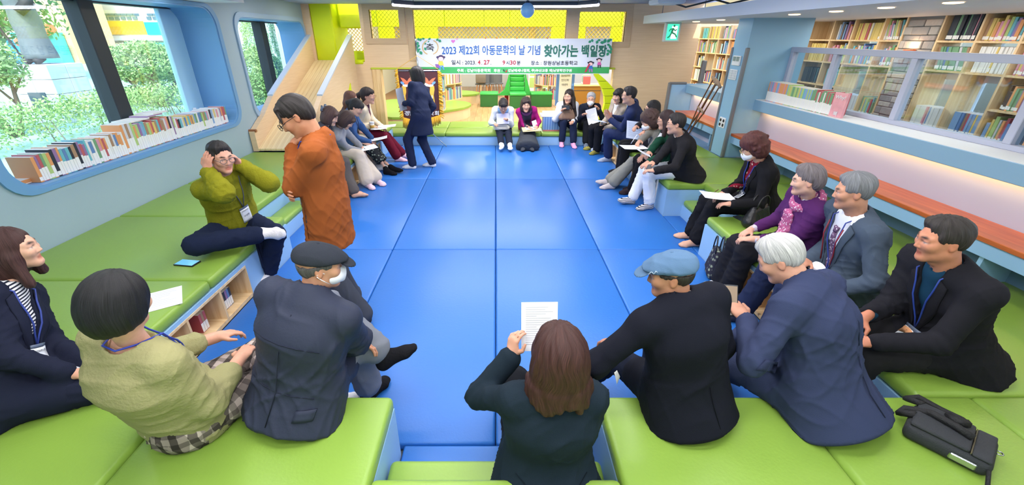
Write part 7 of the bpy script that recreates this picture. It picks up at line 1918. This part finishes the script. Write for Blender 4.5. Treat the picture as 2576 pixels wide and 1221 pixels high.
c17 = (p17['wri'][1] + p17['wri'][-1]) / 2; sheet('paper_sheet', 'curled white sheet held by the grey-haired woman in the mask', 'paper', c17 + np.array((.02, -.06, -.06)), (1, 0, .3), (-.3, .2, 1), .2, .28, PAPER, .02, None, 10)
handbag('brown leather handbag on the lap of the long-haired woman', pY(1426, 302, 8.36), 10, .30, .12, .2, (124, 98, 82), kind='leather', hw=.07)
phone('black phone in the hands of the long-haired woman', pY(1423, 271, 8.30), (1, 0, 0), (0, .3, 1), .15, .08, (50, 56, 64))
bd19 = mid(p19) + np.array((-.03, -.02, -.03)); sheet('clipboard', 'pale yellow board on the lap of the woman in magenta', 'clipboard', bd19, (1, .05, .05), (0, 1, .12), .36, .25, mat('board_yellow', (232, 216, 164), .6), 0, None, 0, .012)
sheet('paper_sheet', 'white sheet lying on the pale yellow board', 'paper', bd19 + np.array((-.02, 0, .014)), (1, .1, .05), (-.1, 1, .12), .2, .18, PAPER, .0, None, 6)
sheet('paper_sheet', 'small folded card standing on the pale yellow board', 'paper', bd19 + np.array((.06, .03, .09)), (.9, .2, .3), (-.3, .1, 1), .09, .13, PAPER, .004)
sheet('paper_sheet', 'lilac sheet read by the woman in the white zip jacket', 'paper', pY(1265, 299, 8.3), (1, 0, .05), (0, .45, 1), .24, .2, mat('paper_lilac2', (196, 200, 240), .75), .01, None, 8)
handbag('cream pouch with black trim on the lap by the blue polo', pY(1263, 327, 8.34), 5, .27, .12, .13, (214, 210, 198), strap=False)
pen('thin pen held by the woman in the white zip jacket', pY(1240, 313, 8.2), pY(1226, 320, 8.15))
# window side
cc = pY(936, 317, 7.12)
cu = thing('paper_cup', 'white paper cup with a lid in the hand by the cream jacket', 'cup', cc)
MB().lathe([(.03, -.06), (.04, .05)], cc, 16).build('cup_body', mat('cup_white', (232, 228, 220), .6), cu, True); MB().lathe([(.043, .048), (.043, .06), (.036, .07)], cc, 16).build('lid', M_white, cu, True)
MB().lathe([(.0345, -.03), (.0385, .015)], cc, 16).build('band', mat('cup_band', (216, 170, 80), .6), cu, True)
lap_sheet(p22, 'white booklet on the knees of the woman in maroon trousers', (.02, .16, .01), .22, .3, .05, lines=6)
lap_sheet(p22, 'second white sheet on the lap of the woman in maroon trousers', (-.12, .04, .0), .2, .26, .05, lines=6)
lap_sheet(p24, 'white sheet held over the floral skirt', (0, .12, .02), .2, .26, .15, lines=8)
lap_sheet(p25, 'white notebook on the lap of the woman in the grey cardigan', (0, .08, .0), .26, .3, .1, lines=8, turn=10)
pen('black pen in the hand of the woman in the grey cardigan', p25['wri'][-1] + p25['F'] * .06 + Zv * .06, p25['wri'][-1] + p25['F'] * .14 - Zv * .01)
h26 = p26['g']; tube_obj('hair_bow', p26['root'], [[h26(-.02, -.11, .06), h26(-.06, -.13, .1), h26(-.07, -.12, .05), h26(-.02, -.11, .06)], [h26(.02, -.11, .06), h26(.06, -.13, .1), h26(.07, -.12, .05), h26(.02, -.11, .06)]], .018, cloth((150, 160, 180), 'stripe'))
w21 = p21['wri'][1]; sheet('paper_sheet', 'grey folder held by the standing woman in the navy coat', 'folder', w21 + p21['F'] * .06 + Zv * .08, (.5, .85, .1), (-.1, 0, 1), .16, .34, mat('paper_grey', (196, 202, 212), .7), .01)
